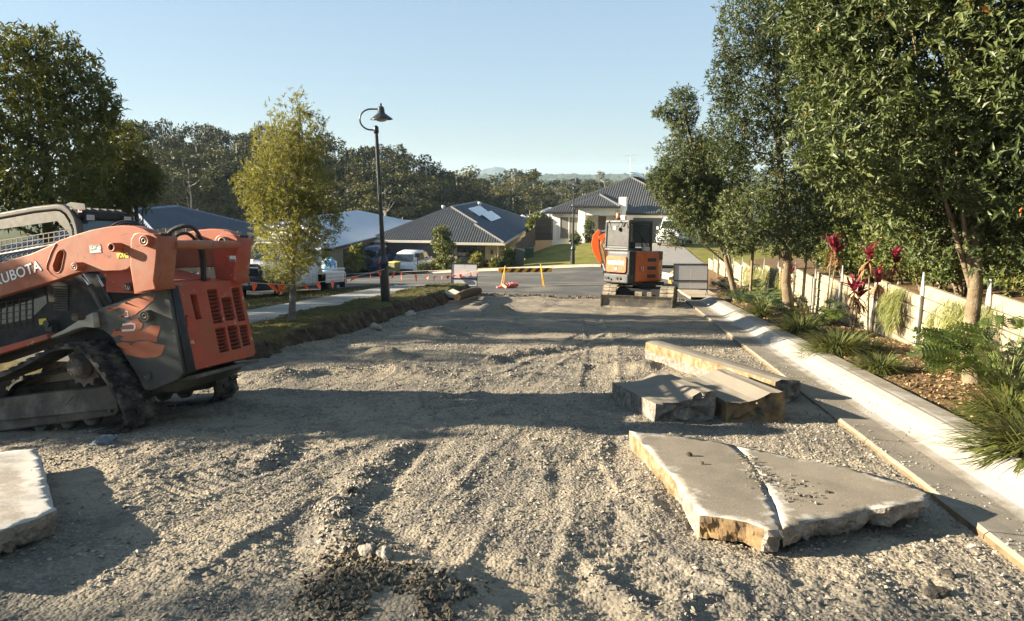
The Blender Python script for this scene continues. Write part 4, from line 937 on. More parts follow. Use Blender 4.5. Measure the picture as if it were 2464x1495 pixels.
def hip(parent, x0, x1, y0, y1, ze, tan, m, mcap, skip=(), rib=.19, cap_w=.13):
    w = (x1-x0)/2; d = (y1-y0)/2
    if w <= d: A, B = (x0+w, y0+w, ze+w*tan), (x0+w, y1-w, ze+w*tan)
    else: A, B = (x0+d, y0+d, ze+d*tan), (x1-d, y0+d, ze+d*tan)
    c = [(x0, y0, ze), (x1, y0, ze), (x1, y1, ze), (x0, y1, ze)]
    if w <= d: fs = {'front': [c[0], c[1], A], 'right': [c[1], c[2], B, A], 'back': [c[2], c[3], B], 'left': [c[3], c[0], A, B]}; hl = [(c[0], A), (c[1], A), (c[2], B), (c[3], B), (A, B)]
    else: fs = {'front': [c[0], c[1], B, A], 'right': [c[1], c[2], B], 'back': [c[2], c[3], A, B], 'left': [c[3], c[0], A]}; hl = [(c[0], A), (c[1], B), (c[2], B), (c[3], A), (A, B)]
    for k, p in fs.items():
        if k not in skip: roof_plane(p, m, parent, rib)
    caps(hl, mcap, parent, cap_w)
    return A, B
def gutter(parent, pts, m, ze):
    for a, b in zip(pts[:-1], pts[1:]):
        A, B = Vector((a[0], a[1], ze)), Vector((b[0], b[1], ze)); d = (B-A); L = d.length; mid = (A+B)/2; ang = math.atan2(d.y, d.x)
        m_ = MB(); m_.box((mid.x, mid.y, ze-.09), (L+.1, .12, .17), Matrix.Rotation(ang, 3, 'Z')); m_.build('gutter', m, parent)
def window(parent, x, z, w, h, y=0.0, mf=None, mg=None, nx=2, nz=1, depth=.05):
    """window in a wall facing -y: frame with mullions, panes set back"""
    f = MB(); t = .06
    for a, b in (((x-w/2, y-depth, z-h/2), (x+w/2, y+.02, z-h/2+t)), ((x-w/2, y-depth, z+h/2-t), (x+w/2, y+.02, z+h/2)),
                 ((x-w/2, y-depth, z-h/2+t), (x-w/2+t, y+.02, z+h/2-t)), ((x+w/2-t, y-depth, z-h/2+t), (x+w/2, y+.02, z+h/2-t))): f.bb(a, b)
    for i in range(1, nx): f.bb((x-w/2+w*i/nx-t/2, y-depth+.01, z-h/2+t), (x-w/2+w*i/nx+t/2, y+.015, z+h/2-t))
    for i in range(1, nz): f.bb((x-w/2+t, y-depth+.012, z-h/2+h*i/nz-t/2), (x+w/2-t, y+.015, z-h/2+h*i/nz+t/2))
    fo = f.build('window', mf, parent)
    for i in range(nx):
        g = MB(); g.bb((x-w/2+w*i/nx+.03, y-.012, z-h/2+.03), (x-w/2+w*(i+1)/nx-.03, y-.002, z+h/2-.03)); g.build('pane', mg, fo)
    return fo
M_ROOFG = mat('charcoal_roof', (.105, .105, .10), .55, .25, var=.1, scale=.5, spec=.4)
M_CAPG = mat('charcoal_cap', (.16, .155, .145), .5, .25, var=.1)
M_ROOFB = mat('slate_blue_roof', (.060, .078, .105), .55, .25, var=.06, scale=.5)  # blue house roof; also the shade painted on the charcoal roof's right slope
M_ROOFL = mat('zinc_roof', (.56, .58, .60), .5, .2, var=.05, scale=.4)
M_ROOFW = mat('light_grey_roof', (.42, .43, .45), .55, .2, var=.08, scale=.4)
M_BRICK = mat('cream_brick', (.34, .285, .20), .9, var=.16, scale=6, bump=.3, bscale=12)
M_RENDER = mat('white_render', (.80, .76, .66), .9, var=.05, scale=1)
M_CREAM = mat('cream_trim', (.62, .58, .49), .7, var=.06)
M_DKDOOR = mat('dark_garage_door', (.045, .052, .058), .5, var=.08, scale=2)
M_FRAME = mat('black_frame', (.015, .015, .016), .4, var=.1)
M_PANE = glass('window_pane', (.022, .026, .03))
M_SCREEN = mat('grey_security_screen', (.14, .135, .12), .8, var=.15, scale=30)
M_SOLAR = glass('solar_cell', (.05, .055, .065), .12)
M_TRIMW = mat('white_trim', (.72, .71, .68), .6, var=.05)
TAN = math.tan(R(23))
def slat_door(parent, x0, x1, z0, z1, y, m, n=12, vert=False):
    d = MB(); d.bb((x0, y, z0), (x1, y+.05, z1)); do = d.build('garage_door', m, parent)
    h = (z1-z0)/n; sh = MB(); sh.bb((x0+.02, -.02, 0), (x1-.02, 0, h-.018)); o = sh.build('panel', m, do); o.location = (0, y-.001, z0)
    for k in range(1, n): link('panel', o.data, do, (0, y-.001, z0+k*h))
    return do
# the dark tiled house in the middle
H = thing('corrugated_roof_house', 'low cream brick house with a charcoal corrugated roof and rooftop panels, behind the parked cars', 'house', (-.55-5.2*CH, 51.5+5.2*SH, -5.30), -HD)
ze = 2.40
roof_plane([(-5.2, 1.2, ze), (0, 1.2, ze), (2.6, 3.8, ze+2.6*TAN), (0, 6.4, ze+5.2*TAN)], M_ROOFG, H)
roof_plane([(0, 0, ze), (5.2, 0, ze), (2.6, 2.6, ze+2.6*TAN)], M_ROOFG, H)
roof_plane([(0, 1.2, ze), (0, 0, ze), (2.6, 2.6, ze+2.6*TAN), (2.6, 3.8, ze+2.6*TAN)], M_ROOFG, H)
roof_plane([(5.2, 0, ze), (5.2, 23, ze), (0, 17.8, ze+5.2*TAN), (0, 6.4, ze+5.2*TAN), (2.6, 3.8, ze+2.6*TAN), (2.6, 2.6, ze+2.6*TAN)], M_ROOFB, H)  # dark blue here is the slope's shade put into its colour
roof_plane([(-5.2, 23, ze), (-5.2, 1.2, ze), (0, 6.4, ze+5.2*TAN), (0, 17.8, ze+5.2*TAN)], M_ROOFG, H)
roof_plane([(5.2, 23, ze), (-5.2, 23, ze), (0, 17.8, ze+5.2*TAN)], M_ROOFG, H)
rz = ze+5.2*TAN; wz = ze+2.6*TAN
caps([((-5.2, 1.2, ze), (0, 6.4, rz)), ((0, 6.4, rz), (0, 17.8, rz)), ((0, 6.4, rz), (2.6, 3.8, wz)), ((2.6, 3.8, wz), (2.6, 2.6, wz)), ((2.6, 2.6, wz), (5.2, 0, ze)), ((2.6, 2.6, wz), (0, 0, ze)), ((0, 17.8, rz), (5.2, 23, ze))], M_CAPG, H)
gutter(H, [(-5.2, 1.2), (0, 1.2), (0, 0), (5.2, 0), (5.2, 23)], M_CREAM, ze)
m = MB(); m.bb((-4.8, 1.75, -.4), (4.75, 22.5, ze-.02)); m.bb((.45, .5, -.4), (4.75, 1.74, ze-.02)); m.build('wall', M_BRICK, H)
slat_door(H, -4.0, .2, .02, 2.12, 1.70, M_DKDOOR, 8)
m = MB(); m.bb((-4.75, 1.55, -.3), (-4.1, 1.73, ze-.1)); m.build('pier', M_BRICK, H)
window(H, 2.75, 1.05, 2.0, 2.1, .49, M_FRAME, M_PANE, 3, 3)
for x in (1.15, 4.25):
    m = MB(); m.bb((x-.07, .40, 1.55), (x+.07, .50, 1.85)); m.build('wall_lamp', M_FRAME, H)
m = MB(); m.tube((4.68, .44, -.3), (4.68, .44, ze-.15), .04); m.build('downpipe', M_CREAM, H)
def panels(parent, o, ex, ey, nx, ny, w, h, n_, m, tilt=.0):
    o, ex, ey = Vector(o), Vector(ex).normalized(), Vector(ey).normalized(); n = Vector(n_)
    for i in range(nx):
        for j in range(ny):
            a = o+ex*(i*(w+.03))+ey*(j*(h+.03))+n*.10; mb = MB()
            c = [a, a+ex*w, a+ex*w+ey*h+n*tilt, a+ey*h+n*tilt]; mb.add(c+[p-n*.04 for p in c], [(0, 1, 2, 3), (7, 6, 5, 4), (0, 4, 5, 1), (1, 5, 6, 2), (2, 6, 7, 3), (3, 7, 4, 0)])
            mb.build('solar_panel', m, parent)
nr = Vector((math.sin(R(23)), 0, math.cos(R(23)))); fu = Vector((-math.cos(R(23)), 0, math.sin(R(23))))
panels(H, (3.0, 7.6, ze+2.2*TAN), (0, 1, 0), fu, 5, 2, 1.0, 1.05, nr, mat('pale_solar', (.42, .48, .52), .22, .3, var=.06), .22)  # panels painted pale to stand for the sky they reflect
for q in ((-1.2, 9, ze+4.0*TAN), (.9, 14, ze+4.3*TAN)):
    m = MB(); m.lathe([(.0, .55), (.16, .5), (.16, .3), (.1, .28), (.1, -.2)], q, 12); m.build('roof_vent', M_GALV, H)
# the white rendered house on the right
Yw = R(16); HW = thing('rendered_house', 'white rendered house with a dark corrugated hip roof and raised entry behind the excavator', 'house', (8.45, 57.6, -3.62), -Yw)
ze = 2.52; A, B = hip(HW, -6.1, 6.1, 0, 17, ze, math.tan(R(23.5)), M_ROOFG, M_CAPG)
gutter(HW, [(-6.1, 17), (-6.1, 0), (6.1, 0), (6.1, 17)], M_FRAME, ze)
m = MB(); m.bb((-5.6, .55, -.5), (-2.9, 16, ze-.01)); m.bb((-2.9, 1.9, -.5), (.35, 15.9, ze-.012)); m.bb((.35, .6, -.5), (5.6, 15.8, ze-.014)); m.build('wall', M_RENDER, HW)
window(HW, -4.2, 1.22, 1.55, 1.85, .54, M_TRIMW, M_SCREEN, 2, 1)
window(HW, -1.75, 1.25, .75, 1.9, 1.89, M_TRIMW, M_SCREEN, 1, 1)
slat_door(HW, .9, 5.4, .0, 2.1, .55, M_DKDOOR, 10)
pe = 3.05; pt = math.tan(R(23.5))
roof_plane([(-3.75, -.75, pe), (.0, -.75, pe), (-1.87, 1.12, pe+1.87*pt)], M_ROOFG, HW)
roof_plane([(-3.75, 4, pe), (-3.75, -.75, pe), (-1.87, 1.12, pe+1.87*pt), (-1.87, 4, pe+1.87*pt)], M_ROOFG, HW)
roof_plane([(0, -.75, pe), (0, 4, pe), (-1.87, 4, pe+1.87*pt), (-1.87, 1.12, pe+1.87*pt)], M_ROOFG, HW)
caps([((-3.75, -.75, pe), (-1.87, 1.12, pe+1.87*pt)), ((0, -.75, pe), (-1.87, 1.12, pe+1.87*pt)), ((-1.87, 1.12, pe+1.87*pt), (-1.87, 4, pe+1.87*pt))], M_CAPG, HW)
gutter(HW, [(-3.75, 2), (-3.75, -.75), (0, -.75)], M_FRAME, pe)
m = MB(); m.bb((-3.3, -.3, -.5), (-2.75, .54, pe-.1)); m.bb((-.15, -.35, -.5), (.40, .59, pe+.65)); m.bb((-2.75, -.28, 2.3), (-.15, .1, pe-.11)); m.build('portico', M_RENDER, HW)
m = MB(); m.bb((-2.7, 1.0, -.3), (-.2, 1.88, -.02)); m.build('porch_step', M_CONC, HW)
panels(HW, (1.2, 6.3, ze+3.6*pt+.9), (0, 1, 0), (-1, 0, .42), 5, 1, 1.0, 1.5, Vector((.39, 0, .92)), M_SOLAR)
m = MB(); p = Vector((A[0]-.3, A[1]+1.5, A[2])); m.tube(p, p+Vector((0, 0, 2.0)), .018); m.tube(p+Vector((-.55, 0, 1.85)), p+Vector((.5, 0, 1.95)), .012)
for q in (-.4, -.2, 0, .2, .4): m.tube(p+Vector((q, -.28, 1.9)), p+Vector((q, .28, 1.9)), .010)
m.tube(p+Vector((-.35, 0, 1.45)), p+Vector((.35, 0, 1.5)), .010); m.build('antenna', M_GALV, HW)
# house with a slate blue roof far left behind the paling fence
HB = thing('blue_roofed_house', 'house with a broad slate blue metal roof seen over the paling fence', 'house', (-19.6, 36.0, -5.2), -R(5))
hip(HB, -6.2, 6.2, -4, 12.5, 2.75, math.tan(R(21.5)), M_ROOFB, mat('blue_cap', (.16, .19, .22), .5, .3)); gutter(HB, [(-6.2, -4), (6.2, -4), (6.2, 12.5)], M_CREAM, 2.75)
m = MB(); m.bb((-5.7, -3.5, -.6), (5.7, 12, 2.74)); m.build('wall', M_BRICK, HB)
# pale zinc roofed house behind the young tree
pz = at(798, 597, 46); HZ = thing('zinc_roofed_house', 'house with a smooth pale zinc roof between the young tree and the lamp post', 'house', (pz.x-4.6*CH, pz.y+4.6*SH, pz.z-2.5), -R(8.6))
hip(HZ, -4.6, 4.6, 0, 22, 2.5, math.tan(R(17.5)), M_ROOFL, M_ROOFL, rib=.4); gutter(HZ, [(-4.6, 0), (4.6, 0), (4.6, 22)], M_FRAME, 2.5)
m = MB(); m.bb((-4.1, .5, -.6), (4.1, 21.5, 2.49)); m.build('wall', M_BRICK, HZ)
for y, w_ in ((3.2, 1.2), (5.6, .8), (8.6, 1.4)):
    m = MB(); m.bb((4.09, y, .9), (4.14, y+w_, 2.1)); m.build('window', M_FRAME, HZ)
# light grey roofs between the two main houses, and small roofs behind
def simple_house(name, label, X, Y, zg, w, d, he, ang, mr, tan=.38, rib=.4):
    t = thing(name, label, 'house', (X, Y, zg), ang); hip(t, -w/2, w/2, 0, d, he, tan, mr, mr, rib=rib); m_ = MB(); m_.bb((-w/2+.5, .5, -.8), (w/2-.5, d-.5, he-.01)); m_.build('wall', M_BRICK, t); return t
t = simple_house('grey_roofed_house', 'house with a light grey roof and a strip of dark panels', 3.1, 72, -6.4, 12.5, 12, 2.6, -R(10), M_ROOFW, .36)
panels(t, (.1, 2.2, 2.6+2.2*.36), (1, 0, 0), (0, 1, .36), 5, 1, 1.0, 1.6, Vector((0, -.34, .94)), M_SOLAR)
m = MB(); m.lathe([(.0, .5), (.2, .45), (.22, .2), (.14, .15), (.14, -.3)], (-2.6, 3.2, 3.7), 12); m.build('roof_vent', M_TRIMW, t)
simple_house('grey_roofed_house', 'farther house with a pale grey roof peeking over the strip of dark panels', 7.0, 93, -6.6, 12, 10, 2.6, -R(4), M_ROOFW, .36)
simple_house('flat_roofed_house', 'house with a low pale roof edge visible behind the lamp post', -12.2, 74, -7.0, 9.5, 9, 3.6, -R(8), M_ROOFW, .10)
simple_house('white_roofed_house', 'house whose pale roof corner shows left of the young tree', -24.5, 60, -7.6, 10, 10, 2.6, -R(8), M_ROOFL, .34)
# boundary wall and shrubs by the zinc roofed house
paling_fence('dark sloping fence between the zinc roofed house and the blue car', 'paling_fence', [Vector((-12.2, 45.4, -5.1)), Vector((-10.4, 53, -5.1))], 1.25, M_DKPALE, 3, w=.16)
# electrical pillar, gate panel, letterbox
m = MB(); m.bb((-.3, -.25, -.1), (.3, .25, .62)); m.bb((-.33, -.28, .62), (.33, .28, .68)); o = bevel(m.build('utility_box', mat('green_box', (.03, .085, .05), .5)), .03); o.location = (1.2, 51.0, lotz(*SU(1.2, 51))-GR*SU(1.2, 51)[0]); tag(o, 'small dark green utility box on the lawn by the dark fence', 'utility box')
m = MB(); m.bb((-.32, -.03, -.1), (.32, .03, 1.55)); o = m.build('gate', M_DKDOOR); o.location = (.35, 45.5, -4.25); o.rotation_euler = (0, R(5), -R(10)); tag(o, 'leaning dark gate panel at the near end of the dark fence', 'gate')
p = at(1005, 655, 46.2); t = thing('letterbox', 'black letterbox on a thin post by the low hedge near the white car', 'letterbox', (p.x, p.y, p.z)); m = MB(); m.tube((0, 0, -.2), (0, 0, .95), .035); m.build('post', M_FRAME, t); m = MB(); m.bb((-.16, -.2, .95), (.16, .2, 1.2)); bevel(m.build('box', M_FRAME, t), .04)
def bush(label, name, p, rx, ry, h, n, L, Wd, ml, seed, kind='fold', cat='shrub', group=None, per=6, upb=.6):
    t = thing(name, label, cat, p, 0, group); crown('foliage', [(0, 0, h*.45, rx, ry, h*.55)], n, per, L, Wd, ml, t, seed, upb, kind, .7); 
    m_ = MB(); m_.tube((0, 0, -.1), (0, 0, h*.5), .025, .01, 6); m_.build('stem', M_DBARK, t); return t
for x, y, Y, rx, h, L, ml, lb, nm in [(1022, 652, 46.6, .55, .55, .14, M_HEDGE, 'low hedge bush beside the black letterbox', 'low_bush'), (1046, 652, 46.6, .5, .6, .14, M_HEDGE, 'low hedge bush left of the small garden tree', 'low_bush'),
      (1103, 648, 46.8, .35, .5, .14, M_HEDGE, 'low green bush right of the small garden tree trunk', 'low_bush'), (1148, 648, 47, .38, 1.05, .26, M_LEAF2, 'yellow green feathery plant before the dark window', 'feathery_plant'),
      (1172, 648, 47, .28, .6, .16, M_RED, 'dark reddish shrub before the dark window', 'reddish_shrub'), (1196, 648, 46.5, .42, .7, .28, M_LEAF3, 'spiky succulent clump at the wing corner', 'succulent_clump'),
      (1214, 646, 45.8, .35, .6, .24, M_HEDGE, 'succulent clump next to the leaning gate', 'succulent_clump'), (1226, 642, 45.6, .22, 1.15, .4, M_STRAP, 'tall agave like plant touching the leaning gate', 'agave'),
      (864, 640, 48.5, .16, 1.5, .42, M_HEDGE, 'banana like plant left of the blue car', 'broadleaf_plant'), (852, 645, 46.5, .28, 1.2, .4, M_LEAF2, 'yellow leaved plant seen over the water bottles', 'yellow_shrub'),
      (1300, 560, 62, .8, 1.6, .5, M_HEDGE, 'banana leaves rising behind the dark fence', 'broadleaf_plant'), (1287, 565, 60, .7, 1.5, .45, M_HEDGE, 'green shrub behind the far end of the dark fence', 'broadleaf_plant')]:
    p = at(x, y, Y); bush(lb, nm, p, rx, rx, h, int(90+200*rx*h), L, L*.38, ml, int(x))
for x, Y, h, lb in [(5.95, 57.0, 2.3, 'dark tall shrub against the white entry recess'), (4.9, 56.9, 1.1, 'dark low shrub beside the white entry column')]:
    bush(lb, 'entry_shrub', Vector((x, Y, -3.6)), .45, .4, h, 220, .16, .08, M_LEAF, int(Y*10+x))
# ================================================================ TRACK LOADER (left foreground)
M_OR = mat('faded_orange_paint', (.29, .078, .034), .55, var=.16, scale=3, spec=.4, dirt=(.27, .125, .07), dirt_amt=.5, dscale=2.3, scratch=(.15, .05, .028), sscale=12, samt=.665, bump=.05, bscale=8)
M_RED = MATS['red_leaf']
M_DOOR = mat('scuffed_red_paint', (.33, .052, .028), .5, var=.16, scale=4, spec=.4, dirt=(.25, .075, .035), dirt_amt=.45, dscale=3.4, scratch=(.50, .30, .17), sscale=11, samt=.665, bump=.08, bscale=9)
M_LOUV = mat('dusty_red_louvre', (.22, .045, .025), .65, var=.2, scale=6, dirt=(.17, .10, .065), dirt_amt=.5, dscale=7)
M_BLK = mat('worn_black_paint', (.055, .056, .048), .55, var=.2, scale=5, spec=.35, dirt=(.13, .12, .09), dirt_amt=.5, dscale=2.4, scratch=(.22, .20, .15), sscale=22, samt=.70)
M_CAB = mat('grey_cab_paint', (.085, .08, .066), .6, var=.1, scale=4, spec=.35, dirt=(.12, .11, .085), dirt_amt=.4, dscale=2.5)
M_DARK = mat('grimy_black', (.016, .017, .018), .7, var=.3, scale=6)
M_RUB = mat('dusty_rubber', (.026, .026, .026), .9, var=.3, scale=8, spec=.2, dirt=(.115, .105, .085), dirt_amt=.55, dscale=6, bump=.4, bscale=40)
M_FRM = mat('dusty_track_frame', (.07, .058, .045), .85, var=.25, scale=5, dirt=(.16, .14, .11), dirt_amt=.5, dscale=3, bump=.25, bscale=30)
M_PIN = mat('greasy_pin', (.085, .07, .05), .5, .5, var=.4, scale=20, dirt=(.22, .18, .12), dirt_amt=.5, dscale=30)
M_CHR = mat('chrome_rod', (.70, .72, .75), .12, 1.0, var=.02)
M_WHT = mat('white_print', (.72, .71, .67), .6, var=.08, scale=9, scratch=(.45, .16, .08), sscale=26, samt=.68)
M_OUT = mat('dark_outline_print', (.06, .045, .04), .6)
M_YEL = mat('yellow_sticker', (.62, .48, .04), .5)
M_HOSE = mat('hydraulic_hose', (.018, .018, .018), .55, var=.3, scale=12, bump=.6, bscale=70)
M_LAMPG = mat('work_lamp_lens', (.45, .46, .46), .25, var=.08, scale=20)
M_STICK = mat('faded_sticker', (.20, .19, .155), .7, var=.3, scale=30)
M_TAIL = mat('red_lens', (.5, .02, .015), .25)
M_MESHG = mat('olive_screen', (.11, .102, .08), .65, var=.1, scale=6)
PSI = R(14); T0 = W(5.72, -4.20, -.02); eL = Vector((math.cos(PSI), -math.sin(PSI), 0)); aL = Vector((math.sin(PSI), math.cos(PSI), 0))
TL = thing('track_loader', 'orange and black compact track loader with a scuffed red grille on the left', 'track loader', T0, rot=(-math.atan(.0925), 0, -PSI))
TLI = (Matrix.Translation(T0) @ TL.rotation_euler.to_matrix().to_4x4()).inverted()      # the machine leans with the fall of the street
def C8(x, y): return ((x/2.3734)/1.01461, (y/2.3734+450)/1.01461)
def T(x, y, b=0.0):
    """crop pixel -> (along, up) on the plane b metres behind the loader's near side"""
    px_, py_ = C8(x, y); r = TLI.to_3x3() @ Vector(ray(px_, py_)); o = TLI @ Vector((0, 0, CAMH)); q = o+r*((b-o.y)/r.y)
    return (q.x, q.z)
def TP(pts, b): return [T(x, y, b) for x, y in pts]
ymap = lambda a, b, d: Vector((a, d, b))
def side(name, pts, b0, b1, m, holes=(), bev=.008, ref=None, parent=None):
    ref = b0 if ref is None else ref
    return plate(name, [TP(pts, ref)]+[TP(h, ref) for h in holes], ymap, b0, b1, m, parent or TL, bev)
def ell(cx, cy, rx, ry=None, n=24):
    ry = ry or rx; return [(cx+rx*math.cos(2*math.pi*k/n), cy+ry*math.sin(2*math.pi*k/n)) for k in range(n)]
def ylathe(name, c, prof, m, b, parent=None, n=24):
    x, z = T(c[0], c[1], b); mb = MB(); mb.lathe(prof, (x, 0, z), n, 0, 'y'); return mb.build(name, m, parent or TL)
# --- lift arm (near) and its copy on the far side
arm = [(-640, 700), (-560, 610), (-300, 545), (0, 455), (180, 402), (300, 350), (340, 325), (420, 297), (520, 266), (620, 246), (700, 238), (770, 240), (830, 258), (890, 290), (800, 470), (755, 478), (735, 495), (700, 503), (470, 508), (400, 530), (340, 552), (150, 607), (0, 650), (-300, 742), (-520, 815), (-600, 800)]
slot = [(312, 500), (306, 470), (330, 400), (345, 382), (365, 380), (374, 392), (374, 410), (358, 490), (345, 512), (325, 514)]
A1 = side('lift_arm', arm, .10, .22, M_OR, [slot])
side('slot_lining', [(x, y) for x, y in slot], .17, .21, M_DOOR, ref=.10, bev=.002)
rim = MB(); rp = [Vector((a, .099, b)) for a, b in TP([(325, 345), (300, 390), (272, 470), (272, 495), (300, 525), (345, 548)], .10)]; rim.path(rp, .006, 6); rim.build('weld_seam', M_OR, TL)
rim = MB(); rp = [Vector((a, .099, b)) for a, b in TP(slot+slot[:1], .10)]; rim.path(rp, .005, 6); rim.build('weld_seam', M_OR, TL)
# reinforcing knee plate under the arm
side('gusset', [(565, 505), (752, 480), (768, 560), (765, 625), (720, 620)], .24, .30, M_DOOR)
# --- rear link towers: near and far
tower = [(752, 480), (755, 320), (772, 288), (800, 276), (885, 284), (915, 306), (905, 450), (892, 560), (905, 612), (775, 636), (765, 560)]
side('rear_tower', tower, .07, .33, M_OR, bev=.012)
dfar = 1.16
def shift(pts, b, d): return [T(x, y, b) for x, y in pts]
for nm, pl, b0, b1 in (('rear_tower', tower, .07+dfar, .33+dfar), ('lift_arm', arm, .14+dfar, .26+dfar)):
    plate(nm, [TP(pl, .07)], ymap, b0, b1, M_DOOR if nm == 'rear_tower' else M_OR, TL, .012)
# towers are open at the top and carry a darker lip
for b in (.12, .12+dfar):
    q = TP([(868, 286), (905, 306), (905, 330), (868, 312)], .07); mb = MB(); mb.bb((q[0][0], b, q[0][1]-.02), (q[1][0]+.004, b+.15, q[0][1]+.006)); mb.build('tower_pocket', M_DARK, TL)
# cross tube between the towers
x, z = T(938, 365, .07); mb = MB(); mb.tube((x-.06, .30, z+.02), (x-.06, 1.25, z+.02), .042, n=20); mb.build('cross_tube', M_OR, TL)
def boss(c, r, b, ln, m=M_OR, pin=True):
    x_, z_ = T(c[0], c[1], b-ln); mb = MB(); mb.lathe([(r*1.05, ln), (r, .01), (r, 0), (r*.93, -.005), (r*.68, -.005), (r*.64, .02), (0, .02)], (0, 0, 0), 24, 0, 'y')
    o = mb.build('pivot_boss', m, TL); o.location = (x_, b-ln, z_)
    if pin:
        k = r*.6; mb = MB(); mb.lathe([(k, .018), (k, 0), (k*.8, -.007), (k*.4, -.007), (k*.36, .006), (0, .006)], (0, 0, 0), 16, 0, 'y'); p_ = mb.build('pin', M_PIN, o); p_.location = (0, 0, 0)
    else:
        k = r*.66; mb = MB(); mb.lathe([(k, .018), (k, .015), (0, .015)], (0, 0, 0), 16, 0, 'y'); mb.build('bore', M_DARK, o)
    return o
boss((835, 328), .050, .07, .045); boss((432, 478), .038, .10, .085); boss((646, 366), .040, .10, .10, pin=False); boss((736, 597), .036, .24, .05, M_BLK)
x_, z_ = T(835, 328, .07)
mb = MB(); mb.lathe([(.05, 0), (.05, -.06), (.045, -.066), (.03, -.066), (.028, -.05), (0, -.05)], (0, 0, 0), 24, 0, 'y'); o = mb.build('pivot_boss', M_PIN, TL); o.location = (x_, .07+dfar, z_)
# --- lettering and stickers on the arm
def txt(name, body, c, c2, h, b, m, off=0.0, dep=.002, al='LEFT', sp=1.0, parent=None):
    p0, p1 = T(*c, b), T(*c2, b); ex = Vector((p1[0]-p0[0], 0, p1[1]-p0[1])); ey = Vector((-ex.z, 0, ex.x))
    return text(name, body, h, m, parent or TL, frame4((p0[0], b, p0[1]), ex, ey), dep, al, sp, off)
cw = Vector((T(242, 500, .10)[0], T(242, 500, .10)[1])); 
txt('lettering', 'KUBOTA', (242, 497), (352, 459), .135, .0985, M_OUT, .007, .0008, 'RIGHT', 1.06)
txt('lettering', 'KUBOTA', (242, 497), (352, 459), .135, .0965, M_WHT, .002, .001, 'RIGHT', 1.06)
st = side('sticker', [(514, 352), (580, 348), (590, 398), (520, 403)], .097, .1005, M_STICK, bev=.0005)
txt('lettering', 'LUV', (521, 377), (560, 375), .036, .0955, M_WHT, .0015, .0006, parent=TL)
txt('lettering', 'YA', (523, 390), (560, 388), .014, .0955, M_WHT, .0006, .0006, parent=TL)
m = MB()
for a, b in (((560, 372), (583, 362)), ((562, 380), (586, 372)), ((540, 389), (580, 384)), ((522, 397), (585, 392))):
    p, q = T(*a, .0955), T(*b, .0955); m.add([(p[0], .0958, p[1]), (q[0], .0958, q[1]), (q[0], .0958, q[1]+.008), (p[0], .0958, p[1]+.008)], [(0, 1, 2, 3)])
m.build('sticker_print', M_WHT, TL)
for pl in ([(674, 403), (712, 399), (720, 428), (680, 432)], [(716, 400), (740, 397), (746, 428), (724, 425)]): side('warning_label', pl, .097, .1005, M_YEL, bev=.0005)
m = MB(); q = TP([(684, 428), (697, 405), (710, 425)], .095); m.path([Vector((a, .0965, b)) for a, b in q+q[:1]], .0022, 5); q = TP([(726, 410), (740, 407)], .095); m.path([Vector((a, .0965, b)) for a, b in q], .004, 5); m.build('warning_sign', M_OUT, TL)
# --- SVL style side panel with torn orange decal
panel = [(532, 745), (590, 713), (780, 650), (900, 610), (966, 590), (1000, 760), (1030, 930), (1062, 1092), (1034, 1130), (880, 1196), (836, 1192), (790, 1100), (745, 1030), (700, 958), (645, 882), (592, 843), (545, 831)]
side('side_panel', panel, .27, .31, M_BLK, bev=.006)
side('rear_frame', [(905, 612), (970, 592), (1076, 1092), (1032, 1130), (1000, 930)], .315, .42, M_DARK, ref=.27)
boss((838, 765), .052, .27, .06, M_FRM); boss((851, 1110), .040, .27, .02, M_BLK)
def decal(pts, m, b=.2665): return side('torn_decal', pts, b, b+.0025, m, bev=.0004, ref=.27)
M_DEC = mat('orange_decal', (.36, .10, .042), .5, var=.08, scale=8, scratch=(.20, .19, .15), sscale=30, samt=.70)
def C4(x, y): return ((220+x/5.338)*2.3734, (680+y/5.338-450)*2.3734)
D1 = [(232, 395), (262, 372), (360, 366), (420, 330), (480, 318), (520, 285), (600, 260), (680, 250), (760, 222), (835, 250), (830, 290), (770, 330), (700, 395), (640, 430), (600, 470), (545, 495), (440, 505), (375, 500), (430, 465), (470, 430), (455, 398), (380, 382), (300, 420), (240, 425)]
D2 = [(500, 560), (560, 540), (625, 515), (650, 560), (690, 590), (680, 640), (620, 690), (560, 700), (420, 690), (395, 650), (420, 620), (440, 590)]
D3 = [(275, 755), (320, 660), (345, 672), (420, 690), (560, 700), (700, 670), (790, 612), (915, 615), (920, 650), (880, 760), (870, 830), (760, 810), (640, 800), (560, 820), (430, 815), (395, 790), (440, 760), (380, 735), (330, 760)]
D4 = [(340, 850), (430, 830), (560, 850), (620, 822), (760, 812), (860, 850), (975, 870), (960, 930), (930, 1000), (850, 1030), (700, 1035), (610, 1025), (470, 990), (445, 950), (430, 910), (360, 880)]
for d in (D1, D2, D3, D4): decal([C4(*p) for p in d], M_DEC)
m = MB()
for pl, r in (([(425, 605), (540, 590), (585, 595), (590, 640), (570, 672), (420, 680)], .011), ([(462, 430), (495, 430), (500, 500), (455, 500)], .008)):
    m.path([Vector((a, .2655, b)) for a, b in TP([C4(*p) for p in pl], .27)], r, 6)
o = m.build('decal_letter', M_WHT, TL); 
for v in o.data.vertices: v.co.y = .2655+(v.co.y-.2655)*.06
fl = MB()
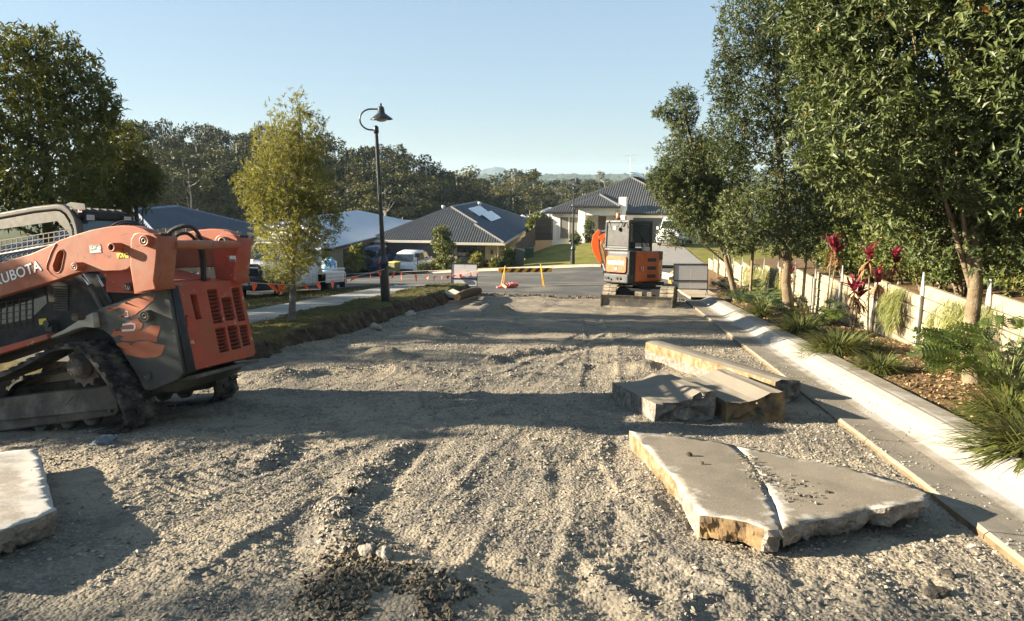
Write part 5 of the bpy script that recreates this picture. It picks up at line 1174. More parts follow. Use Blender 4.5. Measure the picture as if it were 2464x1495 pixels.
for a, b in (((262, 395), (425, 455)), ((480, 320), (650, 390)), ((425, 492), (560, 535)), ((345, 672), (560, 725)), ((200, 585), (325, 612)), ((440, 930), (500, 945)), ((540, 852), (700, 905)), ((660, 250), (735, 280))):
    (x0, z0), (x1, z1) = T(*C4(*a), .27), T(*C4(*b), .27); l = .16; dx, dz_ = (x1-x0)*l, (z1-z0)*l     # lifted flaps of film
    fl.add([(x0-.006, .268, z0+.012), (x0+dx, .268, z0+dz_+.010), (x0+dx*.5, .225, z0+dz_*.5+.004), (x0-.004, .268, z0-.010)], [(0, 1, 2), (0, 2, 3)])
fl.build('peeled_film', M_DEC, TL)['kind'] = 'stuff'
# --- fender strip and lower skirt
side('fender', [(275, 888), (366, 846), (480, 772), (532, 745), (545, 832), (480, 828), (425, 843), (372, 866), (292, 896)], .20, .42, mat('light_grey_fender', (.34, .32, .26), .6, var=.1, scale=5), bev=.006, ref=.20)
boss((432, 770), .036, .20, .09, M_FRM)
side('skirt_strip', [(-620, 1130), (-300, 1040), (0, 945), (268, 868), (276, 898), (150, 940), (0, 986), (-300, 1082), (-600, 1172)], .16, .26, M_DOOR, bev=.008)
# --- body behind the arm
side('body', [(-560, 1120), (-420, 560), (-300, 520), (330, 520), (570, 520), (760, 630), (905, 620), (1000, 930), (1030, 1120), (860, 1180), (560, 960), (270, 900), (0, 990), (-300, 1090)], .43, 1.12, M_DARK, bev=.01, ref=.43)
side('rear_chassis', [(905, 640), (962, 600), (1060, 1085), (1030, 1125), (860, 1190), (800, 1100)], .42, 1.28, M_BLK, bev=.01, ref=.42)
# louvred vent and dark screened window in the body side
m = MB()
for k in range(11):
    (x0, z0), (x1, z1) = T(315, 585+k*14, .425), T(398, 592+k*14, .425); m.bb((x0, .412, z0-.006), (x1, .43, z0+.006))
m.build('body_vent', M_BLK, TL)
def screen(name, x0, x1, y0, y1, slope, nx, ny, b, m, t=.0035, clip=None, parent=None):
    """welded grid of flat bars between crop rows y0..y1"""
    mb = MB()
    for i in range(nx+1):
        x = x0+(x1-x0)*i/nx; a, c = T(x, y0+slope*(x-x0), b), T(x, y1+slope*(x-x0), b)
        mb.add([(a[0]-t, b, a[1]), (a[0]+t, b, a[1]), (c[0]+t, b, c[1]), (c[0]-t, b, c[1]), (a[0]-t, b+.006, a[1]), (a[0]+t, b+.006, a[1]), (c[0]+t, b+.006, c[1]), (c[0]-t, b+.006, c[1])], [(0, 1, 2, 3), (1, 5, 6, 2), (0, 3, 7, 4)])
    for j in range(ny+1):
        y = y0+(y1-y0)*j/ny; a, c = T(x0, y, b), T(x1, y+slope*(x1-x0), b)
        mb.add([(a[0], b-.002, a[1]-t), (c[0], b-.002, c[1]-t), (c[0], b-.002, c[1]+t), (a[0], b-.002, a[1]+t), (a[0], b+.005, a[1]+t), (c[0], b+.005, c[1]+t)], [(0, 1, 2, 3), (3, 2, 5, 4)])
    return mb.build(name, m, parent or TL)
side('side_window', [(-300, 700), (0, 640), (260, 580), (272, 690), (180, 780), (0, 815), (-300, 880)], .425, .432, M_PANE, bev=.001)
screen('window_screen', -300, 185, 735, 900, -.16, 13, 5, .415, mat('dark_screen', (.05, .052, .045), .7), .003)
side('yellow_label', [(223, 782), (266, 776), (270, 810), (228, 816)], .418, .4225, M_YEL, bev=.0005)
m = MB(); p = T(305, 805, .41); m.tube((p[0], .33, p[1]), (p[0], .43, p[1]), .035, n=16); m.bb((p[0]-.04, .36, p[1]-.075), (p[0]+.04, .43, p[1]-.02)); m.build('filler_cap', M_BLK, TL)
# --- lift cylinder
def cyl(p0, p1, p2, b, r):
    a, c, e = T(*p0, b), T(*p1, b), T(*p2, b); m = MB(); m.tube((a[0], b, a[1]), (c[0], b, c[1]), r*.55, n=16); m.build('cylinder_rod', M_CHR, TL)
    m = MB(); m.tube((c[0], b, c[1]), (e[0], b, e[1]), r, n=16); m.tube((c[0], b, c[1]), (c[0]+(e[0]-c[0])*.05, b, c[1]+(e[1]-c[1])*.05), r*1.2, n=16); m.build('cylinder_barrel', M_BLK, TL)
cyl((440, 470), (520, 585), (592, 718), .30, .026); cyl((560, 530), (600, 595), (650, 690), .37, .018)
# --- cab
roof = [(-440, 330), (-420, 275), (-380, 240), (-300, 222), (0, 163), (200, 127), (320, 114), (365, 118), (405, 145), (432, 190), (446, 235), (458, 300), (458, 420), (330, 560), (-420, 560)]
inner = [(-400, 320), (-380, 290), (-300, 262), (0, 200), (200, 163), (320, 150), (350, 152), (380, 172), (405, 210), (425, 260), (432, 340), (420, 420), (320, 520), (-390, 520)]
side('cab_frame', roof, .44, .52, M_CAB, [inner], bev=.018)
side('cab_frame', roof, 1.02, 1.10, M_CAB, [inner], bev=.018)
gr = [(-392, 318), (-374, 296), (-300, 270), (0, 206), (200, 169), (318, 156), (345, 158), (372, 177), (396, 214), (416, 262), (424, 340), (412, 415), (318, 512), (-384, 512)]
hole = [(-330, 372), (0, 262), (330, 214), (400, 285), (400, 410), (318, 505), (-330, 505)]
side('screen_panel', gr, .448, .456, M_MESHG, [hole], bev=.002)
side('screen_panel', gr, 1.07, 1.078, M_MESHG, [hole], bev=.002)
screen('side_screen', -335, 405, 380, 640, -.158, 24, 9, .450, M_MESHG, .0045)
screen('side_screen', -335, 405, 380, 640, -.158, 24, 9, 1.072, M_MESHG, .0045)
m = MB(); a, c = T(0, 408, .44), T(310, 350, .44); m.tube((a[0]-.6, .444, a[1]-.10), (c[0], .444, c[1]), .010, n=8); m.build('screen_bar', M_CREAM, TL)
rx = [T(x, y, .44) for x, y in ((-440, 300), (-300, 225), (0, 166), (320, 117), (400, 145))]
m = MB(); V = [];
for a, z in rx: V += [(a, .50, z-.012), (a, 1.04, z-.012)]
V += [(a, y_, z-.05) for a, z in rx for y_ in (.50, 1.04)]
m.add(V, [(2*i, 2*i+1, 2*i+3, 2*i+2) for i in range(4)]+[(10+2*i, 12+2*i, 13+2*i, 11+2*i) for i in range(4)]); m.build('cab_roof', M_CAB, TL)
# rear head of the cab: visor with two lamps over a glazed back window
xr, zr = T(420, 150, .44); xb, zb = T(470, 300, .44)
m = MB(); m.add([(xr-.03, .46, zr+.035), (xr-.03, 1.10, zr+.035), (xr+.05, 1.10, zr-.005), (xr+.05, .46, zr-.005), (xr-.03, .46, zr-.05), (xr-.03, 1.10, zr-.05), (xr+.05, 1.10, zr-.075), (xr+.05, .46, zr-.075)], [(0, 1, 2, 3), (4, 7, 6, 5), (0, 3, 7, 4), (3, 2, 6, 7), (2, 1, 5, 6), (1, 0, 4, 5)]); bevel(m.build('rear_visor', M_DARK, TL), .01)
for y_ in (.515, 1.0):
    m = MB(); m.bb((xr+.045, y_, zr-.10), (xr+.075, y_+.12, zr-.03)); o = bevel(m.build('work_lamp', M_DARK, TL), .008); m = MB(); m.bb((xr+.072, y_+.012, zr-.092), (xr+.079, y_+.108, zr-.038)); bevel(m.build('lens', M_LAMPG, o), .003)
m = MB(); m.add([(xr+.01, .50, zr-.07), (xr+.01, 1.06, zr-.07), (xb+.01, 1.06, zb-.12), (xb+.01, .50, zb-.12)], [(0, 1, 2, 3)]); m.build('rear_window', glass('cab_glass', (.05, .085, .085), .08), TL)
m = MB(); m.bb((xb-.15, .46, zb-.5), (xb+.005, 1.10, zb-.11)); m.build('cab_back', M_DARK, TL)
m = MB(); 
for k in range(6): m.bb((xr-.02, .50+k*.10, zr+.03), (xr+.055, .508+k*.10, zr+.012))
m.build('visor_rib', M_BLK, TL)
q = [(380, 118), (408, 104), (490, 112), (497, 150), (440, 148), (418, 140)]; side('lifting_eye', q, .435, .45, M_CAB, [ell(412, 138, 7, 7, 12)], bev=.003)
side('label', [(450, 138), (472, 136), (475, 162), (452, 163)], .437, .4395, M_WHT, bev=.0004); side('label_print', [(457, 148), (468, 147), (469, 157), (458, 158)], .435, .4365, M_TAIL, bev=.0003)
# --- hoses looping over the towers
def hose(pts, r, nm='hose'):
    P = [Vector(p) for p in pts]; Q = []
    for i in range(len(P)-1):
        p0, p1, p2, p3 = P[max(i-1, 0)], P[i], P[i+1], P[min(i+2, len(P)-1)]
        for k in range(6):
            t = k/6; Q.append(.5*((2*p1)+(p2-p0)*t+(2*p0-5*p1+4*p2-p3)*t*t+(3*p1-p0-3*p2+p3)*t**3))
    Q.append(P[-1]); m_ = MB(); m_.path(Q, r, 8); return m_.build(nm, M_HOSE, TL, fix=False)
def tb(x, y, b): q = T(x, y, b); return (q[0], b, q[1])
hose([tb(640, 250, .30), tb(690, 222, .35), tb(750, 216, .4), tb(800, 232, .45), tb(850, 275, .5), tb(880, 330, .55)], .013); hose([tb(650, 262, .26), tb(700, 232, .32), tb(760, 228, .38), tb(815, 250, .42)], .011)
for d in (0, .028):
    hose([tb(960, 300-d*300, .62), tb(1010, 262-d*200, .66+d), tb(1080, 243-d*150, .72+d), tb(1130, 262, .80+d), tb(1168, 330, .88+d), tb(1182, 430, .93), tb(1185, 560, .95)], .019)
hose([tb(985, 330, .70), tb(1040, 290, .74), tb(1100, 292, .84), tb(1150, 360, .92), tb(1170, 470, .94), tb(1172, 560, .95)], .017)
# deck between the towers
(x0, z0), (x1, z1) = T(905, 560, .33), T(985, 575, .40); m = MB(); m.add([(x0-.55, .33, z1+.10), (x1, .33, z1-.01), (x1, 1.23, z1-.01), (x0-.55, 1.23, z1+.10), (x0-.55, .33, z1-.1), (x1, .33, z1-.1), (x1, 1.23, z1-.1), (x0-.55, 1.23, z1-.1)], [(0, 1, 2, 3), (0, 4, 5, 1), (1, 5, 6, 2), (2, 6, 7, 3), (3, 7, 4, 0)]); m.build('engine_deck', M_DOOR, TL)
for k in range(2):
    m = MB(); m.bb((x1-.20+k*.08, .50, z1-.01), (x1-.16+k*.08, 1.1, z1+.02)); m.build('deck_bar', M_OR, TL)
# --- scuffed red rear door with louvres
u0, uw = T(967, 590, .40), T(1072, 1090, .40); DW = 1.0; bot = Vector((uw[0], .40, uw[1])); top = Vector((u0[0], .40, u0[1])); eu = (top-bot); DH = eu.length; eu.normalize(); ev = Vector((0, 1, 0)); en = Vector((eu.z, 0, -eu.x))
if en.x < 0: en = -en
def DP(v, w, n=0.0): return bot+ev*(v*DW)+eu*(w*DH)+en*n
dmap = lambda a, b, d: DP(a/DW, b/DH, d)
cols = [(.42, .575), (.615, .775), (.81, .945)]; rowt = [(.49, .905), (.50, .79), (.47, .90)]; rowb = [(.13, .43), (.135, .43), (.15, .415)]
holes = []; 
for (v0, v1), (w0, w1) in list(zip(cols, rowt))+list(zip(cols, rowb)): holes.append([(v0*DW, w0*DH), (v1*DW, w0*DH), (v1*DW, w1*DH), (v0*DW, w1*DH)])
hh = [(.175, .57), (.265, .57), (.255, .86), (.165, .87)]; holes.append([(a*DW, b*DH) for a, b in hh])
out = [(0, .01), (.03, 0), (.96, .0), (1.0, .04), (1.0, .93), (.97, .985), (.90, 1.0), (.06, 1.0), (0, .97), (-.0, .60), (.05, .60), (.05, .50), (0, .50)]
dr = plate('rear_door', [[(a*DW, b*DH) for a, b in out]]+holes, dmap, -.02, .10, M_DOOR, TL, .006)
m = MB(); m.add([DP(.02, .02, -.03), DP(.98, .02, -.03), DP(.98, .97, -.03), DP(.02, .97, -.03)], [(0, 1, 2, 3)]); m.build('door_back', M_DARK, TL)
lm = {}
for ci, (v0, v1) in enumerate(cols):
    for (w0, w1) in (rowt[ci], rowb[ci]):
        n_ = int(round((w1-w0)*DH/.037)); st_ = (w1-w0)*DH/n_
        if ci not in lm:
            a, b = v0*DW, v1*DW; mb = MB(); mb.add([(a, 0, .040), (b, 0, .040), (b, .028, .094), (a, .028, .094), (a, .034, .086), (b, .034, .086), (b, .006, .030), (a, .006, .030)], [(0, 1, 2, 3), (3, 2, 5, 4), (4, 5, 6, 7)])
            V = [(ev*v[0]+eu*v[1]+en*v[2]) for v in mb.v]; mb.v = V; o = mb.build('louvre', M_LOUV, dr); lm[ci] = o.data; o.location = bot+eu*(w0*DH); k0 = 1
        else: k0 = 0
        for k in range(k0, n_): link('louvre', lm[ci], dr, bot+eu*(w0*DH+k*st_))
m = MB(); c = DP(.66, .905, .098); ring = [c+ev*(.062*math.cos(a*math.pi/12))+eu*(.062*math.sin(a*math.pi/12)) for a in range(25)]; m.path(ring, .005, 5); m.build('embossed_ring', M_DOOR, dr)
m = MB(); m.add([DP(.19, .60, .02), DP(.25, .60, .02), DP(.245, .70, .03), DP(.185, .70, .03)], [(0, 1, 2, 3)]); m.build('latch', M_TAIL, dr)
m = MB(); m.add([DP(.0, .61, .105), DP(.07, .61, .105), DP(.06, .645, .106)], [(0, 1, 2)]); m.build('door_notch', M_DARK, dr)
# white label on the far tower, bumper plate, counterweight under the door
q = TP([(905, 420), (905, 460)], .07); xo = T(880, 460, .07); m = MB(); m.bb((xo[0]-.03, .065+dfar, xo[1]), (xo[0]+.04, .069+dfar, xo[1]+.055)); m.build('label', M_WHT, TL); m = MB(); m.bb((xo[0]-.026, .063+dfar, xo[1]+.004), (xo[0]+.036, .066+dfar, xo[1]+.018)); m.build('label_print', M_DARK, TL)
bp = [T(1035, 1128, .40), T(1080, 1098, .40)]; xx, zz = T(1060, 1100, .40)
m = MB(); m.add([(xx-.30, .30, zz-.07), (xx+.14, .40, zz-.0), (xx+.14, 1.40, zz-.0), (xx-.30, 1.46, zz-.07), (xx-.30, .30, zz-.10), (xx+.15, .40, zz-.03), (xx+.15, 1.40, zz-.03), (xx-.30, 1.46, zz-.10)], [(0, 1, 2, 3), (4, 7, 6, 5), (0, 4, 5, 1), (1, 5, 6, 2), (2, 6, 7, 3), (3, 7, 4, 0)]); m.build('bumper_plate', M_BLK, TL)
m = MB(); m.add([(xx-.45, .42, zz-.08), (xx+.06, .46, zz-.04), (xx+.06, 1.34, zz-.04), (xx-.45, 1.38, zz-.08), (xx-.45, .48, zz-.22), (xx-.16, .52, zz-.20), (xx-.16, 1.28, zz-.20), (xx-.45, 1.32, zz-.22)], [(0, 1, 2, 3), (4, 7, 6, 5), (0, 4, 5, 1), (1, 5, 6, 2), (2, 6, 7, 3), (3, 7, 4, 0)]); m.build('belly_plate', M_BLK, TL)
m = MB(); x_, z_ = T(1060, 1080, .38); m.bb((x_-.012, .37, z_-.03), (x_+.012, .376, z_+.03)); m.build('bumper_label', M_WHT, TL)
# --- rubber tracks: near and far
loop = [(-560, 1275), (-480, 1262), (-300, 1215), (0, 1120), (150, 1050), (270, 985), (330, 963), (390, 955), (440, 962), (480, 985), (520, 1025), (560, 1080), (620, 1162), (670, 1245), (700, 1305), (712, 1345), (712, 1380), (697, 1408), (660, 1424), (600, 1433), (470, 1447), (300, 1468), (0, 1508), (-300, 1545), (-520, 1570), (-600, 1560), (-640, 1500), (-650, 1420), (-620, 1320)]
LP = [Vector(T(x, y, 0)) for x, y in loop]; LPs = []
for i in range(len(LP)):
    p0, p1, p2, p3 = LP[i-1], LP[i], LP[(i+1) % len(LP)], LP[(i+2) % len(LP)]
    for k in range(4):
        t = k/4; LPs.append(.5*((2*p1)+(p2-p0)*t+(2*p0-5*p1+4*p2-p3)*t*t+(3*p1-p0-3*p2+p3)*t**3))
# even spacing
cum = [0]; 
for a, b in zip(LPs, LPs[1:]+LPs[:1]): cum.append(cum[-1]+(b-a).length)
def along(d):
    d %= cum[-1]
    for i in range(len(LPs)):
        if cum[i] <= d <= cum[i+1]:
            t = (d-cum[i])/max(cum[i+1]-cum[i], 1e-6); return LPs[i].lerp(LPs[(i+1) % len(LPs)], t)
NL = 56; pitch = cum[-1]/NL; cen = sum(LPs, Vector((0, 0)))/len(LPs)
def track(y0, y1):
    mb = MB(); n = 168; pts = [along(cum[-1]*i/n) for i in range(n)]; nor = []
    for i in range(n):
        t = pts[(i+1) % n]-pts[i-1]; q = Vector((-t.y, t.x)).normalized()
        if q.dot(pts[i]-cen) < 0: q = -q
        nor.append(q)
    th = .026; V = []
    for p, q in zip(pts, nor): V += [(p.x, y0, p.y), (p.x+q.x*th, y0, p.y+q.y*th), (p.x+q.x*th, y1, p.y+q.y*th), (p.x, y1, p.y)]
    mb.add(V, [(4*i+j, 4*i+(j+1) % 4, 4*((i+1) % n)+(j+1) % 4, 4*((i+1) % n)+j) for i in range(n) for j in range(4)])
    w = y1-y0
    for k in range(NL):
        for jj, (a, b, off) in enumerate(((0, .30, 0), (.33, .66, .5), (.70, 1.0, 0))):
            d = (k+off)*pitch; p = along(d); p2 = along(d+pitch*.52); t = (p2-p).normalized(); q = Vector((-t.y, t.x))
            if q.dot(p-cen) < 0: q = -q
            h = .024; c = [p+q*.02, p2+q*.02, p2+q*(th+h)-t*.008, p+q*(th+h)+t*.008]; ya, yb = y0+w*a, y0+w*b
            mb.add([(v.x, ya, v.y) for v in c]+[(v.x, yb, v.y) for v in c], [(0, 1, 2, 3), (7, 6, 5, 4), (0, 4, 5, 1), (1, 5, 6, 2), (2, 6, 7, 3), (3, 7, 4, 0)])
    return mb.build('rubber_track', M_RUB, TL)
for y0 in (0, 1.28):
    track(y0, y0+.38)
    side('track_frame', [(-520, 1310), (0, 1245), (300, 1205), (420, 1198), (560, 1180), (638, 1165), (650, 1180), (668, 1265), (680, 1300), (676, 1318), (655, 1345), (500, 1365), (0, 1435), (-520, 1505)], .12+y0, .28+y0, M_FRM, bev=.012, ref=.10)
    (xa, za), (xc, zc) = T(-520, 1380, .09), T(676, 1255, .09); m = MB()
    m.add([(xa, .10+y0, za), (xc, .10+y0, zc-.015), (xc, .118+y0, zc+.055), (xa, .118+y0, za+.06), (xa, .09+y0, za-.075), (xc, .09+y0, zc-.07)], [(0, 1, 2, 3), (0, 4, 5, 1), (4, 0, 3)]); m.build('frame_ledge', M_FRM, TL)
    for cx, cy, r in ((-470, 1480, .085), (-290, 1455, .085), (-120, 1440, .085), (42, 1420, .085), (172, 1400, .085), (330, 1380, .085), (468, 1362, .085)):
        x_, z_ = T(cx, cy, .06); m = MB(); m.lathe([(0, 0), (.03, 0), (.032, .02), (r*.8, .02), (r, .03), (r, .10), (r*.8, .12), (0, .12)], (0, 0, 0), 20, 0, 'y'); o = m.build('roller', M_FRM, TL); o.location = (x_, .135+y0, z_)
        m = MB(); m.lathe([(0, -.012), (.016, -.012), (.018, 0)], (0, 0, 0), 8, 0, 'y'); m.build('bolt', M_PIN, o)
    x_, z_ = T(438, 1062, .06); m = MB(); m.lathe([(0, -.01), (.080, -.008), (.090, .005), (.092, .05), (.115, .06), (.118, .12), (0, .12)], (0, 0, 0), 28, 0, 'y'); o = m.build('sprocket_hub', M_FRM, TL); o.location = (x_, .05+y0, z_)
    for k in range(10):
        a = k*math.pi/5; m = MB(); m.tube((.068*math.cos(a), -.016, .068*math.sin(a)), (.068*math.cos(a), .0, .068*math.sin(a)), .008, n=6); m.build('bolt', M_PIN, o)
    m = MB(); tp = [];
    for k in range(36): r = .165 if k % 3 else .20; a = k*math.pi/18; tp.append((r*math.cos(a), r*math.sin(a)))
    m.prism([(a, b) for a, b in tp], 'y', .10, .15); o2 = m.build('sprocket', M_FRM, TL); o2.location = (x_, .05+y0, z_)
    x_, z_ = T(-545, 1420, .06); m = MB(); m.lathe([(0, 0), (.16, 0), (.19, .02), (.19, .14), (0, .14)], (0, 0, 0), 28, 0, 'y'); o = m.build('idler', M_FRM, TL); o.location = (x_, .07+y0, z_)
m = MB(); p = [tb(332, 1268, .085), tb(340, 1280, .08), tb(385, 1275, .08), tb(420, 1232, .085)]; m.path(p, .006, 6); m.build('frame_hook', M_FRM, TL)
x_, z_ = T(634, 1312, .10); m = MB(); m.lathe([(0, 0), (.02, 0), (.022, .03)], (0, 0, 0), 8, 0, 'y'); o = m.build('bolt', M_PIN, TL); o.location = (x_, .095, z_)
# bucket out of the picture at the front, so the machine is whole from the side
m = MB(); bx, bz = T(-640, 1480, .2); m.prism([(bx-.55, bz-.12), (bx-.1, bz-.14), (bx+.02, bz+.1), (bx+.0, bz+.42), (bx-.06, bz+.44), (bx-.06, bz+.12), (bx-.14, bz-.06), (bx-.55, bz-.08)], 'y', -.1, 1.78); m.build('bucket', M_FRM, TL)
# ================================================================ EXCAVATOR
M_EXO = mat('bright_orange_paint', (.42, .070, .006), .35, var=.06, scale=3, spec=.5, dirt=(.55, .18, .05), dirt_amt=.15, dscale=4, coat=.2)
M_EXG = mat('dark_grey_paint', (.030, .032, .034), .5, var=.1, scale=4, spec=.45, dirt=(.075, .07, .055), dirt_amt=.3, dscale=3)
M_BLADE = mat('worn_blade_steel', (.085, .08, .07), .55, .35, var=.3, scale=5, dirt=(.24, .20, .14), dirt_amt=.35, dscale=3, scratch=(.34, .30, .24), sscale=14, samt=.68)
M_PAD = mat('dusty_track_pad', (.18, .155, .115), .9, var=.3, scale=9, dirt=(.36, .31, .22), dirt_amt=.6, dscale=6, bump=.4, bscale=30)
M_ROLLP = mat('sandy_idler', (.42, .33, .20), .9, var=.2, scale=6)
M_CABG = mat('tinted_cab_panel', (.026, .028, .026), .5, var=.2, scale=3, spec=.3)
M_PALEC = mat('pale_cap', (.55, .47, .36), .6)
M_AMB = mat('amber_beacon', (.75, .16, .02), .25)
EY = W(20.62, .61, 0); yawE = -R(15.5)
EX = thing('mini_excavator', 'small orange and dark grey excavator with its steel blade lowered on the gravel', 'excavator', EY+Vector((0, 0, road_z(20.62, .61)-.03)), rot=(-math.atan(GR)*.9, 0, yawE))
m = MB()
prof = [(.0, .0), (.05, .0), (.09, .06), (.10, .18), (.08, .30), (.02, .37), (-.012, .36), (.035, .28), (.05, .18), (.04, .08)]
m.prism(prof, 'x', -.985, .985); m.build('blade', M_BLADE, EX)
for x in (-.985, .985):
    m = MB(); m.prism([(-.03, -.01), (.22, .0), (.22, .30), (-.02, .385)], 'x', x-.012, x+.012); m.build('blade_end', M_BLADE, EX)
m = MB(); m.bb((-.97, -.012, -.01), (.97, .03, .055)); m.build('cutting_edge', M_PAD, EX)
for x in (-.38, .38):
    m = MB(); m.add([(x-.06, .1, .12), (x+.06, .1, .12), (x+.06, .1, .26), (x-.06, .1, .26), (x*.8-.06, 1.1, .28), (x*.8+.06, 1.1, .28), (x*.8+.06, 1.1, .42), (x*.8-.06, 1.1, .42)], [(0, 1, 2, 3), (7, 6, 5, 4), (0, 4, 5, 1), (1, 5, 6, 2), (2, 6, 7, 3), (3, 7, 4, 0)]); m.build('blade_arm', M_DARK, EX)
def etrack(x0, x1):
    y0, y1, r = .62, 2.35, .26; N_ = 44; pts = []
    L = 2*(y1-y0)+2*math.pi*r
    def pt(d):
        d %= L
        if d < y1-y0: return (y0+d, .03), (0, -1)
        d -= y1-y0
        if d < math.pi*r: a = -math.pi/2+d/r; return (y1+r*math.cos(a), .03+r+r*math.sin(a)), (math.cos(a), math.sin(a))
        d -= math.pi*r
        if d < y1-y0: return (y1-d, .03+2*r), (0, 1)
        d -= y1-y0; a = math.pi/2+d/r; return (y0+r*math.cos(a), .03+r+r*math.sin(a)), (math.cos(a), math.sin(a))
    mb = MB(); n = 96
    for x in (x0, x1): pass
    V = []
    for i in range(n):
        (y, z), (ny, nz) = pt(L*i/n); V += [(x0, y, z), (x0, y+ny*.03, z+nz*.03), (x1, y+ny*.03, z+nz*.03), (x1, y, z)]
    mb.add(V, [(4*i+j, 4*i+(j+1) % 4, 4*((i+1) % n)+(j+1) % 4, 4*((i+1) % n)+j) for i in range(n) for j in range(4)])
    for k in range(N_):
        (y, z), (ny, nz) = pt(L*k/N_); ty, tz = -nz, ny; w = L/N_*.36
        for a, b in ((.02, .47), (.53, .98)):
            xa, xb = x0+(x1-x0)*a, x0+(x1-x0)*b
            c = [(y+ty*w+ny*.025, z+tz*w+nz*.025), (y-ty*w+ny*.025, z-tz*w+nz*.025), (y-ty*w*.8+ny*.06, z-tz*w*.8+nz*.06), (y+ty*w*.8+ny*.06, z+tz*w*.8+nz*.06)]
            mb.add([(xa, p, q) for p, q in c]+[(xb, p, q) for p, q in c], [(0, 1, 2, 3), (7, 6, 5, 4), (0, 4, 5, 1), (1, 5, 6, 2), (2, 6, 7, 3), (3, 7, 4, 0)])
    mb.build('rubber_track', M_PAD, EX)
    m = MB(); m.bb((x0+.08, y0+.05, .10), (x1-.08, y1-.05, .42)); m.build('track_frame', M_DARK, EX)
    for y in (y0, y1):
        m = MB(); m.lathe([(0, -.15), (.12, -.15), (.22, -.11), (.24, 0), (.22, .11), (.12, .15), (0, .15)], ((x0+x1)/2, y, .03+r), 24, 0, 'x'); m.build('idler', M_ROLLP, EX)
etrack(-1.0, -.62); etrack(.62, 1.0)
m = MB(); m.bb((-.62, .8, .2), (.62, 2.2, .52)); m.tube((0, 1.5, .5), (0, 1.5, .68), .42, n=28); m.build('undercarriage', M_DARK, EX)
rockp = Vector((.05, .35, .40))
# upper body turned on its ring: rear faces left, side faces right
PH = R(33)      # rear face turned away from the view, in the machine's own frame
C0 = Vector((-.24, .62, 0)); er = Vector((-math.cos(PH), math.sin(PH), 0)); es = Vector((math.sin(PH), math.cos(PH), 0))
def U(a, b, z): return C0+er*a+es*b+Vector((0, 0, z))     # a along the rear face to the left, b along the right side
def up_prism(name, poly, z0, z1, m, bev=.03, parent=None, sm=2):
    mb = MB(); n = len(poly); mb.add([U(a, b, z0) for a, b in poly]+[U(a, b, z1) for a, b in poly], [tuple(range(n)), tuple(range(2*n-1, n-1, -1))]+[(k, (k+1) % n, n+(k+1) % n, n+k) for k in range(n)])
    return bevel(mb.build(name, m, parent or EX), bev, 3)
# counterweight and hood
up_prism('counterweight', [(-.02, .05), (.06, -.07), (.5, -.12), (.98, -.05), (1.08, .1), (1.1, .6), (0, .6)], .66, .93, M_EXG, .035)
up_prism('engine_hood', [(.0, .06), (.05, -.02), (.5, -.05), (.92, -.01), (1.0, .12), (1.02, .9), (0, .9)], .93, 1.62, M_EXG, .13)
up_prism('side_cover', [(-.03, .12), (-.06, .16), (-.10, .6), (-.07, 1.2), (.02, 1.5), (.3, 1.62), (.6, 1.5), (.6, .12)], .70, 1.60, M_EXO, .09)
up_prism('side_cap', [(-.08, 1.18), (-.02, 1.45), (.28, 1.64), (.34, 1.5), (.3, 1.2)], 1.34, 1.605, M_EXG, .03)
up_prism('deck', [(.0, .1), (.9, .1), (.9, 1.6), (.0, 1.6)], .58, .68, M_DARK, .01)
up_prism('rear_corner', [(-.045, .135), (.06, -.035), (.2, .0), (.2, .3), (.0, .3)], .68, 1.60, M_DARK, .03)
def rearplate(name, a0, a1, z0, z1, m, r=.05, off=.05, t=.02, parent=None):
    pts = []
    for cx, cz, s0 in ((a1-r, z1-r, 0), (a0+r, z1-r, 90), (a0+r, z0+r, 180), (a1-r, z0+r, 270)):
        for k in range(5): an = R(s0+k*22.5); pts.append((cx+r*math.cos(an), cz+r*math.sin(an)))
    mb = MB(); n = len(pts); mb.add([U(a, -off, z) for a, z in pts]+[U(a, -off-t, z) for a, z in pts], [tuple(range(n)), tuple(range(2*n-1, n-1, -1))]+[(k, (k+1) % n, n+(k+1) % n, n+k) for k in range(n)])
    return bevel(mb.build(name, m, parent or EX), .008)
rp_ = rearplate('access_door', .14, .90, .97, 1.44, M_EXO, .07, .035, .03)
rearplate('lock_recess', .45, .58, 1.0, 1.14, M_DARK, .02, .06, .008, rp_)
rearplate('lock', .48, .55, 1.03, 1.11, M_GALV, .015, .066, .006, rp_)
exl = -er
text('lettering', 'HITACHI', .150, M_WHT, rp_, frame4(U(.52, -.068, 1.20), exl, (0, 0, 1)), .002, 'CENTER', 1.03, .006)
for a, z in ((.90, .80), (.79, .80), (.66, .76), (.42, .80), (.31, .80)):
    m = MB(); q = U(a, -.118+.03*abs(a-.5), z); m.tube(q, q-es*.02, .034, n=16); m.build('mounting_hole', M_DARK, EX)
def sideplate(name, b0, b1, z0, z1, m, off=.10, t=.015, parent=None):
    mb = MB(); c = [U(-off, b0, z0), U(-off, b1, z0), U(-off, b1, z1), U(-off, b0, z1)]; d = er*(-t)
    mb.add(c+[p+d for p in c], [(0, 1, 2, 3), (7, 6, 5, 4), (0, 4, 5, 1), (1, 5, 6, 2), (2, 6, 7, 3), (3, 7, 4, 0)]); return mb.build(name, m, parent or EX)
for z in (.82, 1.06, 1.30):
    v = sideplate('vent', .62, 1.02, z, z+.10, M_DARK, .083, .02)
    for k in range(3): sideplate('vent_slat', .63, 1.01, z+.015+k*.03, z+.027+k*.03, M_EXG, .10, .008, v)
pn = sideplate('number_label', .30, .46, 1.02, 1.18, M_DOOR, .074, .012); 
